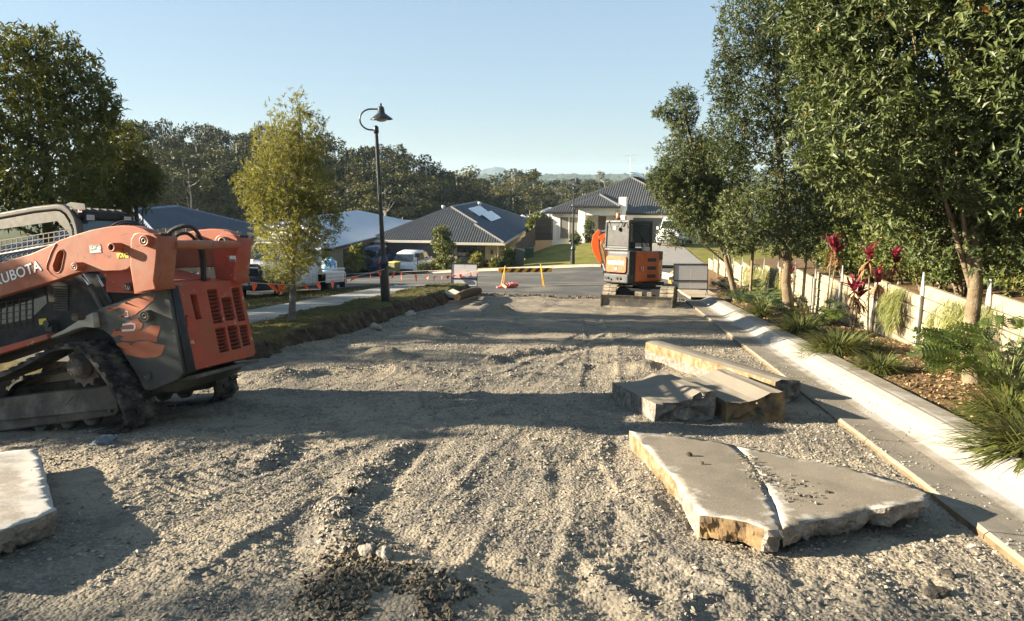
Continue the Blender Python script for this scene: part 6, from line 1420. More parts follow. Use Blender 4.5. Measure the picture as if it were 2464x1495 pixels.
text('lettering', '7', .15, M_WHT, pn, frame4(U(-.090, .325, 1.05), es, (0, 0, 1)), .002); m = MB(); m.path([U(-.09, .445, 1.17), U(-.09, .445, 1.03), U(-.09, .40, 1.03)], .008, 5); m.build('number_stroke', M_WHT, pn)
text('lettering', '5', .17, M_OUT, EX, frame4(U(-.083, 1.26, .80), es+er*.12, (0, 0, 1)), .003)
m = MB(); m.bb((-.01, -.01, 0), (.01, .01, .3)); 
for z0, z1 in ((.72, 1.15),):
    sideplate('stripe', 1.34, 1.37, z0, z1, M_WHT, .055, .012)
m = MB(); q = U(.12, .78, 1.60); m.lathe([(.13, 0), (.13, .10), (.11, .13), (0, .135)], q, 20); m.build('air_cleaner_cap', M_PALEC, EX)
# cab
def cabbox(a0, a1, b0, b1, z0, z1, rt=.9): pass
ca0, ca1, cb0, cb1, cz0, cz1 = .20, 1.06, .10, 1.12, 1.60, 2.50
fr = MB()
def post(p, q, w=.075): fr.tube(p, q, w*.62, n=8)
k4 = [(ca0, cb0), (ca1, cb0), (ca1, cb1), (ca0, cb1)]
for (a, b) in k4: post(U(a, b, cz0), U(a*.98+.01, b+.0, cz1-.06))
for (a, b), (c, d) in zip(k4, k4[1:]+k4[:1]): post(U(a, b, cz1-.06), U(c, d, cz1-.06)); post(U(a, b, cz0+.03), U(c, d, cz0+.03), .09)
fr.build('cab_frame', M_EXG, EX)
up_prism('cab_roof', [(ca0-.03, cb0-.03), (ca1+.03, cb0-.03), (ca1+.03, cb1+.04), (ca0-.03, cb1+.04)], cz1-.07, cz1+.0, M_EXG, .03)
mb = MB(); mb.add([U(ca0+.05, cb0-.012, cz0+.14), U(ca1-.05, cb0-.012, cz0+.14), U(ca1-.05, cb0-.012, cz1-.1), U(ca0+.05, cb0-.012, cz1-.1)], [(0, 1, 2, 3)]); mb.build('rear_window', M_CABG, EX)
up_prism('cab_sill', [(ca0-.01, cb0-.02), (ca1+.01, cb0-.02), (ca1+.01, cb0+.08), (ca0-.01, cb0+.08)], cz0, cz0+.13, M_EXG, .015)
M_CLR = clear('cab_clear_glass', (.42, .46, .45), .80)
mb = MB(); mb.add([U(ca0-.01, cb0+.04, cz0+.12), U(ca0-.01, cb1-.05, cz0+.12), U(ca0-.01, cb1-.05, cz1-.12), U(ca0-.01, cb0+.04, cz1-.12)], [(0, 1, 2, 3)]); mb.build('side_window', M_CLR, EX)
mb = MB(); mb.add([U(ca1+.0, cb0+.04, cz0+.12), U(ca1+.0, cb1-.05, cz0+.12), U(ca1, cb1-.05, cz1-.12), U(ca1, cb0+.04, cz1-.12)], [(0, 1, 2, 3)]); mb.build('cab_door', M_CABG, EX)
mb = MB(); mb.add([U(ca0+.05, cb1, cz0+.12), U(ca1-.05, cb1, cz0+.12), U(ca1-.05, cb1, cz1-.12), U(ca0+.05, cb1, cz1-.12)], [(0, 1, 2, 3)]); mb.build('windscreen', M_CLR, EX)
up_prism('seat', [(.42, .3), (.82, .3), (.82, .7), (.42, .7)], 1.62, 1.86, M_DARK, .04); up_prism('seat_back', [(.44, .24), (.80, .24), (.80, .36), (.44, .36)], 1.86, 2.28, M_DARK, .05)
m = MB(); m.path([U(.33, .9, 1.62), U(.33, .85, 1.9), U(.30, .78, 1.98)], .02); m.path([U(.9, .9, 1.62), U(.9, .85, 1.9), U(.9, .78, 1.98)], .02); m.build('control_lever', M_DARK, EX)
m = MB(); m.path([U(ca0-.02, .25, 2.36), U(ca0-.025, .95, 1.75)], .012, 6); m.build('wiper', M_FRAME, EX)
for p0, p1, r in ((U(.45, .2, 2.5), U(.45, .2, 2.62), .012),):
    m = MB(); m.tube(p0, p1, r); m.build('beacon_stem', M_DARK, EX)
bp_ = U(.66, .12, 2.50); m = MB(); m.tube(bp_, bp_+Vector((0, 0, .06)), .075, n=16); m.build('beacon_base', M_DARK, EX); m = MB(); m.lathe([(.06, .06), (.06, .17), (.045, .20), (0, .21)], bp_, 16); m.build('beacon', M_AMB, EX)
m = MB(); 
for k in range(4):
    a = k*math.pi/2+.4; m.path([bp_+Vector((.09*math.cos(a), .09*math.sin(a), 0)), bp_+Vector((.09*math.cos(a), .09*math.sin(a), .26))], .006, 5)
m.path([bp_+Vector((.09*math.cos(a), .09*math.sin(a), .26)) for a in [k*math.pi/6 for k in range(13)]], .006, 5); m.build('beacon_guard', M_DARK, EX)
m = MB(); m.path([U(.35, .12, 2.5), U(.35, .1, 2.75)], .008, 5); m.path([U(.42, .08, 2.48), U(.5, .02, 2.42), U(.55, .02, 2.30), U(.62, .02, 2.28)], .009, 5); m.path([U(.9, .06, 2.48), U(.97, .02, 2.4), U(.92, .02, 2.26)], .009, 5); m.build('cab_cable', M_DARK, EX)
m = MB(); q = U(.62, .0, 2.26); m.tube(q, q-es*.06, .05, .06, 14); m.build('work_lamp', M_LAMPG, EX); m = MB(); q = U(.30, .02, 2.30); m.path([q+Vector((0, 0, .1)), q-es*.06], .03, 8); m.build('mirror', M_DARK, EX)
# boom swung out to the left: lower boom, bend, hoses, ram
def exl_(x, z, y=1.55): return Vector((x, y, z))
def boxbeam(name, pts, ws, th, m):
    """flat sided beam along points in the x,z plane at y, width ws, thickness th"""
    P = [Vector(p) for p in pts]; V = []; n = len(P)
    for i, p in enumerate(P):
        t = (P[min(i+1, n-1)]-P[max(i-1, 0)]).normalized(); q = Vector((-t.z, 0, t.x))
        for sy, sq in ((-1, -1), (1, -1), (1, 1), (-1, 1)): V.append(p+q*(sq*ws[i]/2)+Vector((0, sy*th/2, 0)))
    mb = MB(); mb.add(V, [(4*i+j, 4*i+(j+1) % 4, 4*i+4+(j+1) % 4, 4*i+4+j) for i in range(n-1) for j in range(4)]+[(0, 1, 2, 3), (4*n-1, 4*n-2, 4*n-3, 4*n-4)])
    return bevel(mb.build(name, m, EX), .015)
by = 1.45
boxbeam('boom', [exl_(-.55, 1.98, by), exl_(-.85, 1.99, by), exl_(-1.12, 1.98, by), exl_(-1.28, 1.9, by)], [.30, .28, .26, .22], .22, M_EXO)
boxbeam('arm', [exl_(-1.30, 2.20, by), exl_(-1.40, 2.02, by), exl_(-1.42, 1.80, by), exl_(-1.38, 1.58, by), exl_(-1.28, 1.34, by), exl_(-1.22, 1.22, by)], [.10, .20, .24, .22, .15, .08], .20, M_EXO)
m = MB(); m.tube(exl_(-1.30, 2.14, by), exl_(-.75, 2.26, by), .035, n=14); m.build('arm_ram', M_CHR, EX); m = MB(); m.tube(exl_(-.95, 2.22, by), exl_(-.4, 2.33, by), .052, n=14); m.build('ram_barrel', M_EXG, EX)
for j in range(6):
    o_ = .035*j; m = MB(); m.path([exl_(-.95+o_, 2.02-.3*o_, by-.14), exl_(-1.16+o_, 1.99-o_, by-.17), exl_(-1.25+o_*.8, 1.78-o_, by-.17), exl_(-1.12+o_*.7, 1.5, by-.18), exl_(-1.10+o_*.5, 1.25, by-.14), exl_(-1.02+o_*.4, .98, by-.12)], .014, 6)
    m.build('hose', [M_EXO, M_HOSE, M_FRM][j % 3], EX)
boxbeam('dipper_linkage', [exl_(-1.2, 1.28, by), exl_(-1.12, 1.05, by), exl_(-1.03, .82, by)], [.06, .05, .05], .14, M_GALV)
boxbeam('bucket', [exl_(-1.16, .98, by+.1), exl_(-1.02, .78, by+.1), exl_(-.86, .66, by+.1)], [.05, .22, .30], .45, M_EXG)
boxbeam('swing_bracket', [exl_(-.35, 1.2, by), exl_(-.6, 1.7, by), exl_(-.62, 2.0, by)], [.4, .34, .2], .28, M_EXG)
for x, w in ((.03, .2), (.33, .12)):
    m = MB(); m.bb((x-w/2, .28, .34), (x+w/2, .46, .46)); m.build('caked_clod', M_PAD, EX)
# ================================================================ VEHICLES
M_CARW = mat('white_car_paint', (.72, .72, .72), .28, var=.02, spec=.5, coat=.4)
M_CARB = mat('navy_car_paint', (.018, .035, .105), .28, var=.04, spec=.5, coat=.4)
M_TYRE = mat('tyre_rubber', (.018, .018, .018), .85, var=.2, scale=6)
M_RIM = mat('dark_rim', (.07, .07, .072), .45, .5)
M_RIMS = mat('alloy_rim', (.35, .35, .36), .35, .8)
M_PLATE = mat('plate_white', (.62, .62, .58), .5)
M_PRINT = mat('black_print', (.02, .02, .025), .6)
M_GLS = glass('car_glass', (.012, .018, .02), .04)
M_GREYP = mat('black_plastic', (.022, .023, .024), .6, var=.1)
def loft(sections, name, m, parent, closed=True):
    """sections: list of rings (same count)"""
    mb = MB(); k = len(sections[0])
    mb.add([p for s_ in sections for p in s_], [(i*k+j, i*k+(j+1) % k, (i+1)*k+(j+1) % k, (i+1)*k+j) for i in range(len(sections)-1) for j in range(k)]+[tuple(range(k)), tuple(range(len(sections)*k-1, len(sections)*k-k-1, -1))], 0, True)
    return mb.build(name, m, parent)
def wheel(parent, x, y, r, w, mr=None, seed=0, spokes=6):
    t = MB(); t.lathe([(r*.62, -w/2), (r*.93, -w/2), (r, -w*.36), (r, w*.36), (r*.93, w/2), (r*.62, w/2)], (0, 0, 0), 26, 0, 'x')
    o = t.build('wheel', M_TYRE, parent); o.location = (x, y, r)
    sg = 1 if x > 0 else -1; q = MB(); q.lathe([(0, sg*w*.36), (r*.2, sg*w*.36), (r*.24, sg*w*.28), (r*.56, sg*w*.22), (r*.60, sg*w*.46), (r*.66, sg*w*.47), (r*.66, -sg*w*.3)], (0, 0, 0), 26, 0, 'x')
    for k in range(spokes):
        a = k*2*math.pi/spokes; q.box((sg*w*.33, .40*r*math.cos(a), .40*r*math.sin(a)), (w*.10, r*.14, r*.42), Matrix.Rotation(a-math.pi/2, 3, 'X'))
    q.build('rim', mr or M_RIM, o); return o
def suv(name, label, loc, rz, L, Wd, Hh, mp, dark_rear=False, spare=False, group=None, front=False):
    """upright car seen from its tail: local -y is the tail (or the nose when front), x right, z up"""
    t = thing(name, label, 'car', loc, rz, group); w = Wd/2; gl = .22*Hh
    # body: ring sections from tail to nose
    def ring(y, z0, zb, ww, rise=0):
        return [(-ww*.94, y, z0), (-ww, y, z0+.22), (-ww*1.0, y, zb-.18), (-ww*.93, y, zb), (ww*.93, y, zb), (ww, y, zb-.18), (ww, y, z0+.22), (ww*.94, y, z0)]
    belt = Hh*(.60 if not spare else .62); hood = Hh*.60
    secs = [ring(0, .42, belt*.92, w*.86), ring(.10, .34, belt, w*.96), ring(.6, .28, belt+.02, w), ring(L*.5, .26, belt, w), ring(L*.72, .28, hood*.97, w), ring(L*.92, .32, hood*.88, w*.95), ring(L, .42, hood*.72, w*.80)]
    loft(secs, 'body', mp, t)
    r2 = lambda y, z, ww: [(-ww, y, belt-.02), (-ww*.90, y, z-.10), (-ww*.78, y, z), (ww*.78, y, z), (ww*.90, y, z-.10), (ww, y, belt-.02)]
    tail = .16 if not spare else .06
    cab = [r2(tail, belt+.05, w*.90), r2(tail+(.66 if not spare else .105), Hh-.07, w*.86), r2(L*(.40 if not spare else .28), Hh, w*.88), r2(L*.5, Hh-.02, w*.88), r2(L*.62, Hh-.16, w*.88), r2(L*.74, belt+.02, w*.9)]
    loft(cab, 'roof', mp, t)
    yr0, yr1 = tail, tail+(.66 if not spare else .105)
    def quad(nm, pts, m, off): mb = MB(); mb.add([Vector(p)+Vector(off) for p in pts], [(0, 1, 2, 3)]); return mb.build(nm, m, t)
    g = .035
    zt = Hh-.17; f = (zt-belt-.05)/(Hh-.08-belt-.05)
    quad('rear_window', [(-w*.80, yr0+.01, belt+.07), (w*.80, yr0+.01, belt+.07), (w*.68, yr0+(yr1-yr0)*f, zt), (-w*.68, yr0+(yr1-yr0)*f, zt)], M_GLS, (0, -.03, .01))
    for sx in (-1, 1):
        a = lambda y, z: (sx*(w*.90+(w*.78-w*.90)*max(0, (z-belt))/(Hh-belt)*.9+.02), y, z)
        quad('side_window', [a(yr1+.15, belt+.05), a(L*.66, belt+.05), a(L*.58, Hh-.17), a(yr1+.32, Hh-.16)], M_GLS, (0, 0, 0))
        mb = MB(); mb.bb((sx*w*1.0, L*.62, belt+.02), (sx*(w+.16), L*.66, belt+.16)); bevel(mb.build('mirror', mp, t), .03)
        tl = MB(); zt_ = belt-.14 if not spare else belt-.25
        if spare: tl.bb((sx*w*.80, -.015, zt_-.12), (sx*w*.98, .10, zt_+.14))
        else: tl.add([(sx*w*.42, -.012, zt_+.05), (sx*w*.97, .10, zt_+.10), (sx*w*.985, .22, zt_-.02), (sx*w*.75, .02, zt_-.07)], [(0, 1, 2, 3)])
        tl.build('tail_light', M_TAIL, t)
        for y in (L*.20, L*.80): wheel(t, sx*(w-.11), y, Hh*.215, .22, M_RIM)
        # wheel arch lips
        for y in (L*.20, L*.80):
            mb = MB(); mb.path([(sx*(w+.005), y+Hh*.245*math.cos(R(a_)), Hh*.215+Hh*.245*math.sin(R(a_))) for a_ in range(0, 181, 20)], .03, 6); mb.build('wheel_arch', M_GREYP, t)
    mb = MB(); mb.bb((-w*.86, -.05, .32), (w*.86, .12, .58)); bevel(mb.build('bumper', M_GREYP if not spare else mp, t), .05)
    pl = MB(); zp = belt-.30 if not spare else .60; pl.bb((-.19, -.065, zp), (.19, -.05, zp+.12)); pl.build('number_plate', M_PLATE, t)
    if spare:
        mb = MB(); mb.lathe([(0, -.20), (.28, -.20), (.36, -.15), (.37, -.02), (0, -.0)], (.02, -.02, belt-.22), 24, 0, 'y'); mb.build('spare_wheel_cover', M_GREYP, t)
        for x in (-.5, .5):
            mb = MB(); mb.path([(x, .5, Hh+.0), (x, .5, Hh+.10), (x, 2.2, Hh+.10), (x, 2.2, Hh)], .022, 6); mb.build('roof_rail', M_GREYP, t)
        mb = MB(); mb.tube((-.7, .7, Hh+.10), (.7, .7, Hh+.10), .025); mb.tube((-.7, 1.9, Hh+.10), (.7, 1.9, Hh+.10), .025); mb.build('roof_bar', M_GREYP, t)
    else:
        mb = MB(); mb.add([(0, 1.0, Hh-.01), (0, 1.25, Hh), (0, 1.0, Hh+.07)], [(0, 1, 2)]); mb.path([(0, 1.0, Hh+.06), (0, 1.22, Hh+.0)], .03, 6); mb.build('antenna_fin', mp, t)
        mb = MB(); mb.lathe([(0, -.01), (.06, -.01), (.06, 0)], (0, .06, belt-.12), 16, 0, 'y'); mb.build('badge', M_RIMS, t)
    return t
p = at(968, 668, 49.5); suv('parked_car', 'white hatchback car parked nose in before the dark garage, beside the yellow lidded bin', p, -R(14), 4.55, 1.84, 1.68, M_CARW)
p = at(884, 660, 50.5); suv('parked_car', 'dark blue four wheel drive with a spare wheel on its tail', p, -R(9), 4.3, 1.75, 1.85, M_CARB, spare=True)
# ---- the white van on the right, seen from its nose
p = at(1607, 603, 52.5); p.z = lotz(*SU(p.x, p.y))-GR*SU(p.x, p.y)[0]+.03; V_ = thing('parked_van', 'white van parked nose out in the right hand driveway under the tree', 'van', p, -R(26)); w = .95; Hh = 2.0
def vr(y, z0, z1, ww, top): return [(-ww*.93, y, z0), (-ww, y, z0+.2), (-ww, y, z1*.6), (-ww*top, y, z1), (ww*top, y, z1), (ww, y, z1*.6), (ww, y, z0+.2), (ww*.93, y, z0)]
loft([vr(0, .40, .95, w*.86, .86), vr(.10, .30, 1.05, w*.97, .88), vr(.75, .28, 1.18, w, .86), vr(1.35, .28, Hh-.08, w, .82), vr(2.0, .28, Hh, w, .82), vr(4.5, .28, Hh, w, .82), vr(4.7, .35, Hh-.1, w*.95, .82)], 'body', M_CARW, V_)
m = MB(); m.add([(-w*.82, .78, 1.22), (w*.82, .78, 1.22), (w*.76, 1.36, Hh-.15), (-w*.76, 1.36, Hh-.15)], [(0, 1, 2, 3)]); o = m.build('windscreen', M_GLS, V_); o.location = (0, -.03, .03)
m = MB(); m.bb((-.62, -.03, .66), (.62, .08, .80)); m.bb((-.80, -.02, .36), (.80, .06, .52)); bevel(m.build('grille', M_GREYP, V_), .02)
m = MB(); m.bb((-.74, -.035, .585), (.74, .05, .64)); m.build('chrome_bar', M_RIMS, V_)
for sx in (-1, 1):
    m = MB(); m.add([(sx*.55, -.015, .78), (sx*.93, .12, .80), (sx*.95, .30, .94), (sx*.60, .05, .90)], [(0, 1, 2, 3)]); m.build('headlight', M_LAMPG, V_)
    m = MB(); m.bb((sx*.50, -.04, .46), (sx*.68, -.01, .56)); m.build('fog_light', M_LAMPG, V_)
    m = MB(); m.bb((sx*.97, .95, 1.15), (sx*1.15, 1.05, 1.35)); bevel(m.build('mirror', M_CARW, V_), .03)
    m = MB(); m.add([(sx*w*.965, 1.2, 1.22), (sx*w*.965, 2.2, 1.25), (sx*w*.87, 2.2, 1.8), (sx*w*.87, 1.5, 1.8)], [(0, 1, 2, 3)]); o = m.build('side_window', M_GLS, V_); o.location = (sx*.03, 0, 0)
    for y in (.85, 3.6): wheel(V_, sx*(w-.1), y, .33, .22, M_RIMS)
m = MB(); m.bb((-.19, -.055, .55), (.19, -.04, .66)); m.build('number_plate', M_PLATE, V_)
# ---- white utility on the verge
u1 = at(690, 725, 22.3); u2 = at(795, 712, 25.3)
dirv = Vector((u2.x-u1.x, u2.y-u1.y, 0)); ang = math.atan2(dirv.y, dirv.x)-math.pi/2
zt_ = (u1.z+u2.z)/2
# local frame: +y runs from nose to tail, +x is the side that faces the lamp post
ax = Vector((math.cos(ang), math.sin(ang), 0)); ay = Vector((-math.sin(ang), math.cos(ang), 0))
org = Vector((u1.x, u1.y, u1.z))-ax*.90-ay*.95
UT = thing('utility_truck', 'white tray back utility with a black bull bar and snorkel parked beyond the footpath', 'utility truck', org, rot=(math.atan2(u2.z-u1.z, dirv.length), 0, ang))
w = .90
def rg_(y, z0, z1, ww, tw): return [(-ww*.96, y, z0), (-ww, y, z0+.15), (-ww, y, z1-.12), (-ww*tw, y, z1), (ww*tw, y, z1), (ww, y, z1-.12), (ww, y, z0+.15), (ww*.96, y, z0)]
loft([rg_(.28, .62, 1.06, w*.80, .86), rg_(.34, .60, 1.18, w*.86, .86), rg_(.9, .60, 1.22, w*.88, .86), rg_(1.5, .55, 1.27, w*.9, .88)], 'bonnet', M_CARW, UT)
loft([rg_(1.5, .5, 1.28, w*.92, .97), rg_(1.55, .5, 1.30, w*.93, .98), rg_(3.2, .5, 1.30, w*.93, .98)], 'cab', M_CARW, UT)
loft([[(-w*.91, 1.52, 1.26), (-w*.80, 1.95, 1.90), (w*.80, 1.95, 1.90), (w*.91, 1.52, 1.26)], [(-w*.93, 1.8, 1.26), (-w*.82, 2.2, 1.96), (w*.82, 2.2, 1.96), (w*.93, 1.8, 1.26)], [(-w*.93, 3.15, 1.26), (-w*.84, 3.05, 1.96), (w*.84, 3.05, 1.96), (w*.93, 3.15, 1.26)], [(-w*.93, 3.22, 1.26), (-w*.84, 3.14, 1.88), (w*.84, 3.14, 1.88), (w*.93, 3.22, 1.26)]], 'cab_top', M_CARW, UT)
def q4(nm, pts, m, parent=UT): mb = MB(); mb.add(pts, [(0, 1, 2, 3)]); return mb.build(nm, m, parent)
M_WS = glass('windscreen_glass', (.03, .045, .045), .05)
q4('windscreen', [(-w*.84, 1.53, 1.33), (w*.84, 1.53, 1.33), (w*.74, 1.90, 1.85), (-w*.74, 1.90, 1.85)], M_WS).location = (0, -.025, .015)
for sx in (-1, 1):
    q4('side_window', [(sx*w*.945, 1.98, 1.33), (sx*w*.945, 3.05, 1.33), (sx*w*.865, 3.0, 1.86), (sx*w*.865, 2.25, 1.86)], M_WS)
    for y in (.95, 4.12): wheel(UT, sx*(w-.10), y, .40, .25, M_RIM)
    m = MB(); m.path([(sx*w*.98, .95+.50*math.cos(R(a)), .42+.48*math.sin(R(a))) for a in range(-10, 191, 20)], .07, 6); m.build('wheel_flare', M_GREYP, UT)
    m = MB(); m.bb((sx*(w+.02), 1.72, 1.30), (sx*(w+.20), 1.80, 1.52)); bevel(m.build('mirror', M_GREYP, UT), .03)
    m = MB(); m.bb((sx*w*.80, .9, .42), (sx*w*1.0, 3.3, .50)); m.build('side_step', M_GREYP, UT)
    m = MB(); m.bb((sx*w*.56, .262, .86), (sx*w*.82, .30, 1.04)); m.build('headlight', M_LAMPG, UT)
# snorkel on the far side of the nose
m = MB(); m.path([(-.86, 1.2, 1.05), (-.96, 1.45, 1.15), (-.95, 1.62, 1.38), (-.88, 1.92, 1.82), (-.87, 1.96, 2.05)], .05, 8); m.bb((-.95, 1.84, 2.03), (-.80, 2.04, 2.20)); m.build('snorkel', M_GREYP, UT)
# front: grille, bar, plate
m = MB(); m.bb((-.46, .25, .80), (.46, .30, 1.10)); g_ = m.build('grille', M_GREYP, UT)
for k in range(5): m = MB(); m.bb((-.45, .24, .82+k*.055), (.45, .252, .84+k*.055)); m.build('grille_slat', M_FRAME, g_)
m = MB(); m.path([(.085*math.cos(a*math.pi/10), .232, .985+.055*math.sin(a*math.pi/10)) for a in range(21)], .011, 6); m.path([(.035*math.cos(a*math.pi/8), .230, .985+.055*math.sin(a*math.pi/8)) for a in range(17)], .009, 6); m.path([(.06*math.cos(a*math.pi/8), .230, 1.005+.022*math.sin(a*math.pi/8)) for a in range(17)], .009, 6); m.build('badge', M_RIMS, g_)
m = MB(); m.bb((-.92, -.02, .48), (.92, .20, .78)); m.add([(-.92, -.02, .78), (.92, -.02, .78), (.80, .06, .86), (-.80, .06, .86), (-.92, .2, .78), (.92, .2, .78), (.80, .2, .86), (-.80, .2, .86)], [(0, 1, 2, 3), (3, 2, 6, 7), (0, 3, 7, 4), (1, 5, 6, 2)]); bevel(m.build('bull_bar', M_GREYP, UT), .03)
m = MB(); bpts = [(-.54, .02, .80), (-.50, .06, 1.14), (-.44, .08, 1.19), (.44, .08, 1.19), (.50, .06, 1.14), (.54, .02, .80)]; m.path(bpts, .045, 8)
for sx in (-1, 1): m.path([(sx*.50, .06, 1.15), (sx*.72, .12, 1.10), (sx*.90, .22, .82)], .04, 8)
m.build('bull_bar_hoop', M_GREYP, UT)
m = MB(); m.bb((-.40, .05, .83), (.40, .09, .865)); 
o = m.build('light_bar', M_GREYP, UT); m = MB()
for k in range(22): m.bb((-.39+k*.0355, .042, .838), (-.367+k*.0355, .052, .857))
m.build('light_bar_lens', M_LAMPG, o)
m = MB(); m.bb((-.19, -.04, .60), (.19, -.022, .735)); pl = m.build('number_plate', M_PLATE, UT)
text('plate_letters', '178 DL5', .115, M_PRINT, pl, frame4((0, -.045, .63), (1, 0, 0), (0, 0, 1)), .001, 'CENTER', 1.0, .001)
m = MB(); m.bb((.24, -.035, .61), (.35, -.022, .655)); m.build('plate_sticker', M_LAMPG, UT)
# tray with a dropped side, roof load
m = MB(); m.bb((-.93, 3.30, .86), (.93, 5.15, .95)); m.bb((-.90, 3.30, .95), (.90, 3.36, 1.75)); bevel(m.build('tray', M_CARW, UT), .012)
m = MB(); m.bb((.90, 3.36, 1.0), (.93, 5.15, 1.06)); m.build('tray_rail', M_TRIMW, UT)
m = MB(); m.bb((.955, 3.5, .56), (.985, 5.12, .90)); 
o = bevel(m.build('drop_side', mat('tray_silver', (.50, .50, .49), .45, .2, var=.1), UT), .008)
for z in (.65, .78): m = MB(); m.bb((.985, 3.5, z), (1.0, 5.12, z+.03)); m.build('side_rib', M_TRIMW, o)
m = MB(); m.bb((-.93, 3.36, 1.0), (-.90, 5.15, 1.28)); m.bb((-.93, 5.12, .95), (.4, 5.15, 1.28)); m.build('tray_side', M_TRIMW, UT)
m = MB(); m.bb((.80, 5.0, .35), (1.0, 5.03, .85)); m.build('mud_flap', M_GREYP, UT)
m = MB(); m.bb((-.1, 4.0, .45), (.85, 4.9, .86)); m.bb((-.85, 1.0, .38), (.0, 4.9, .6)); m.build('chassis', M_DARK, UT)
m = MB()
for y in (2.15, 2.95): m.bb((-.78, y, 2.0), (.78, y+.05, 2.06))
for x in (-.75, .72): m.bb((x, 2.1, 1.94), (x+.03, 3.05, 2.02))
m.build('roof_rack', M_TRIMW, UT)
m = MB(); m.bb((-.5, 2.2, 2.065), (.55, 2.95, 2.25)); o = bevel(m.build('roof_box', M_TRIMW), .03)
def on_ute(o, lx): o.location = UT.matrix_basis @ Vector(lx); o.rotation_euler = UT.rotation_euler
o.location = org; o.rotation_euler = UT.rotation_euler; tag(o, 'white box carried on the roof rack of the white utility', 'box')
M_BOT = mat('blue_water_bottle', (.16, .36, .55), .15, var=.1, scale=8, spec=.6); M_BOTD = mat('blue_handle', (.03, .12, .32), .4)
for k, (x, y) in enumerate([(.66, 4.25), (.66, 4.62)]):
    t = thing('water_bottle', ['big blue water bottle on the tray, nearer the cab', 'big blue water bottle on the tray, nearer the tailgate'][k], 'water bottle', org, rot=tuple(UT.rotation_euler), group='water bottles on the ute tray')
    t.location = org+UT.rotation_euler.to_matrix() @ Vector((x, y, .955))
    m = MB(); m.lathe([(0, 0), (.125, 0), (.135, .02), (.135, .09), (.128, .10), (.135, .11), (.135, .19), (.128, .20), (.135, .21), (.135, .31), (.11, .37), (.04, .42), (.035, .47), (0, .47)], (0, 0, 0), 20); m.build('bottle', M_BOT, t)
    m = MB(); m.bb((.128, -.02, .10), (.15, .02, .26)); m.build('handle', M_BOTD, t)
m = MB(); m.bb((-.14, -.2, 0), (.14, .2, .34)); o = bevel(m.build('white_tub', M_TRIMW), .03); o.location = org+UT.rotation_euler.to_matrix() @ Vector((.5, 4.94, .955)); o.rotation_euler = UT.rotation_euler; tag(o, 'white plastic tub at the tail of the ute tray beside the blue bottles', 'tub')
# ================================================================ SLABS, STREET FURNITURE, SMALL THINGS
M_BREAK = mat('broken_concrete', (.24, .215, .18), .95, var=.35, scale=16, bump=1.0, bscale=34, spec=.1, dirt=(.40, .36, .30), dirt_amt=.35, dscale=9, bdist=.03)
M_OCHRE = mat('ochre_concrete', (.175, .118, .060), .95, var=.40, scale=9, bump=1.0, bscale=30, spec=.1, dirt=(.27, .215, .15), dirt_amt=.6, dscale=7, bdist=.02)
M_BROWNC = mat('brown_stained_concrete', (.20, .135, .07), .95, var=.3, scale=9, bump=.6, bscale=30, spec=.1, dirt=(.09, .075, .055), dirt_amt=.5, dscale=5)
from mathutils.geometry import delaunay_2d_cdt
def inside_poly(P, x, y):
    c = False
    for a, b in zip(P, P[1:]+P[:1]):
        if (a.y > y) != (b.y > y) and x < (b.x-a.x)*(y-a.y)/(b.y-a.y)+a.x: c = not c
    return c
def slab_top(name, base, dark, dust, lo, hi):
    m, nt, p, o = _nt(name); co = N(nt, 'ShaderNodeTexCoord').outputs['Object']; a = N(nt, 'ShaderNodeAttribute', attribute_name='tint')
    c = mixc(nt, ramp(nt, noise(nt, co, 2.2, 6, .6), .35, .65), dark, base)
    sp = noise(nt, co, 150, 2, .6); c = mixc(nt, ramp(nt, sp, .58, .64), c, tuple(x*.55 for x in base)); c = mixc(nt, ramp(nt, noise(nt, co, 95, 2, .6), .64, .68), c, tuple(min(1, x*1.5) for x in base))
    ad = N(nt, 'ShaderNodeMath', operation='MULTIPLY_ADD', i_1=.24); nt.links.new(a.outputs['Fac'], ad.inputs[0]); nt.links.new(noise(nt, co, 4.5, 8, .74), ad.inputs[2])
    c = mixc(nt, ramp(nt, ad.outputs[0], lo, hi), c, dust)
    c = mixc(nt, ramp(nt, noise(nt, co, 14, 5, .7, 1.5), .66, .70), c, tuple(x*.6 for x in dark))
    nt.links.new(c, p.inputs['Base Color']); p.inputs['Roughness'].default_value = .92; p.inputs['Specular IOR Level'].default_value = .15
    b = N(nt, 'ShaderNodeBump', i_Strength=.5, i_Distance=.006); nt.links.new(noise(nt, co, 85, 6, .7), b.inputs['Height']); nt.links.new(b.outputs[0], p.inputs['Normal']); return m
M_SLAB = slab_top('slab_top', (.225, .195, .15), (.165, .145, .112), (.37, .345, .30), .64, .76)
M_SLABW = slab_top('dusted_slab_top', (.34, .315, .27), (.24, .205, .16), (.42, .40, .36), .48, .62)
def resample(P, step):
    out = []
    for a, b in zip(P, P[1:]+P[:1]):
        n = max(1, int((b-a).length/step)); out += [a.lerp(b, k/n) for k in range(n)]
    return out
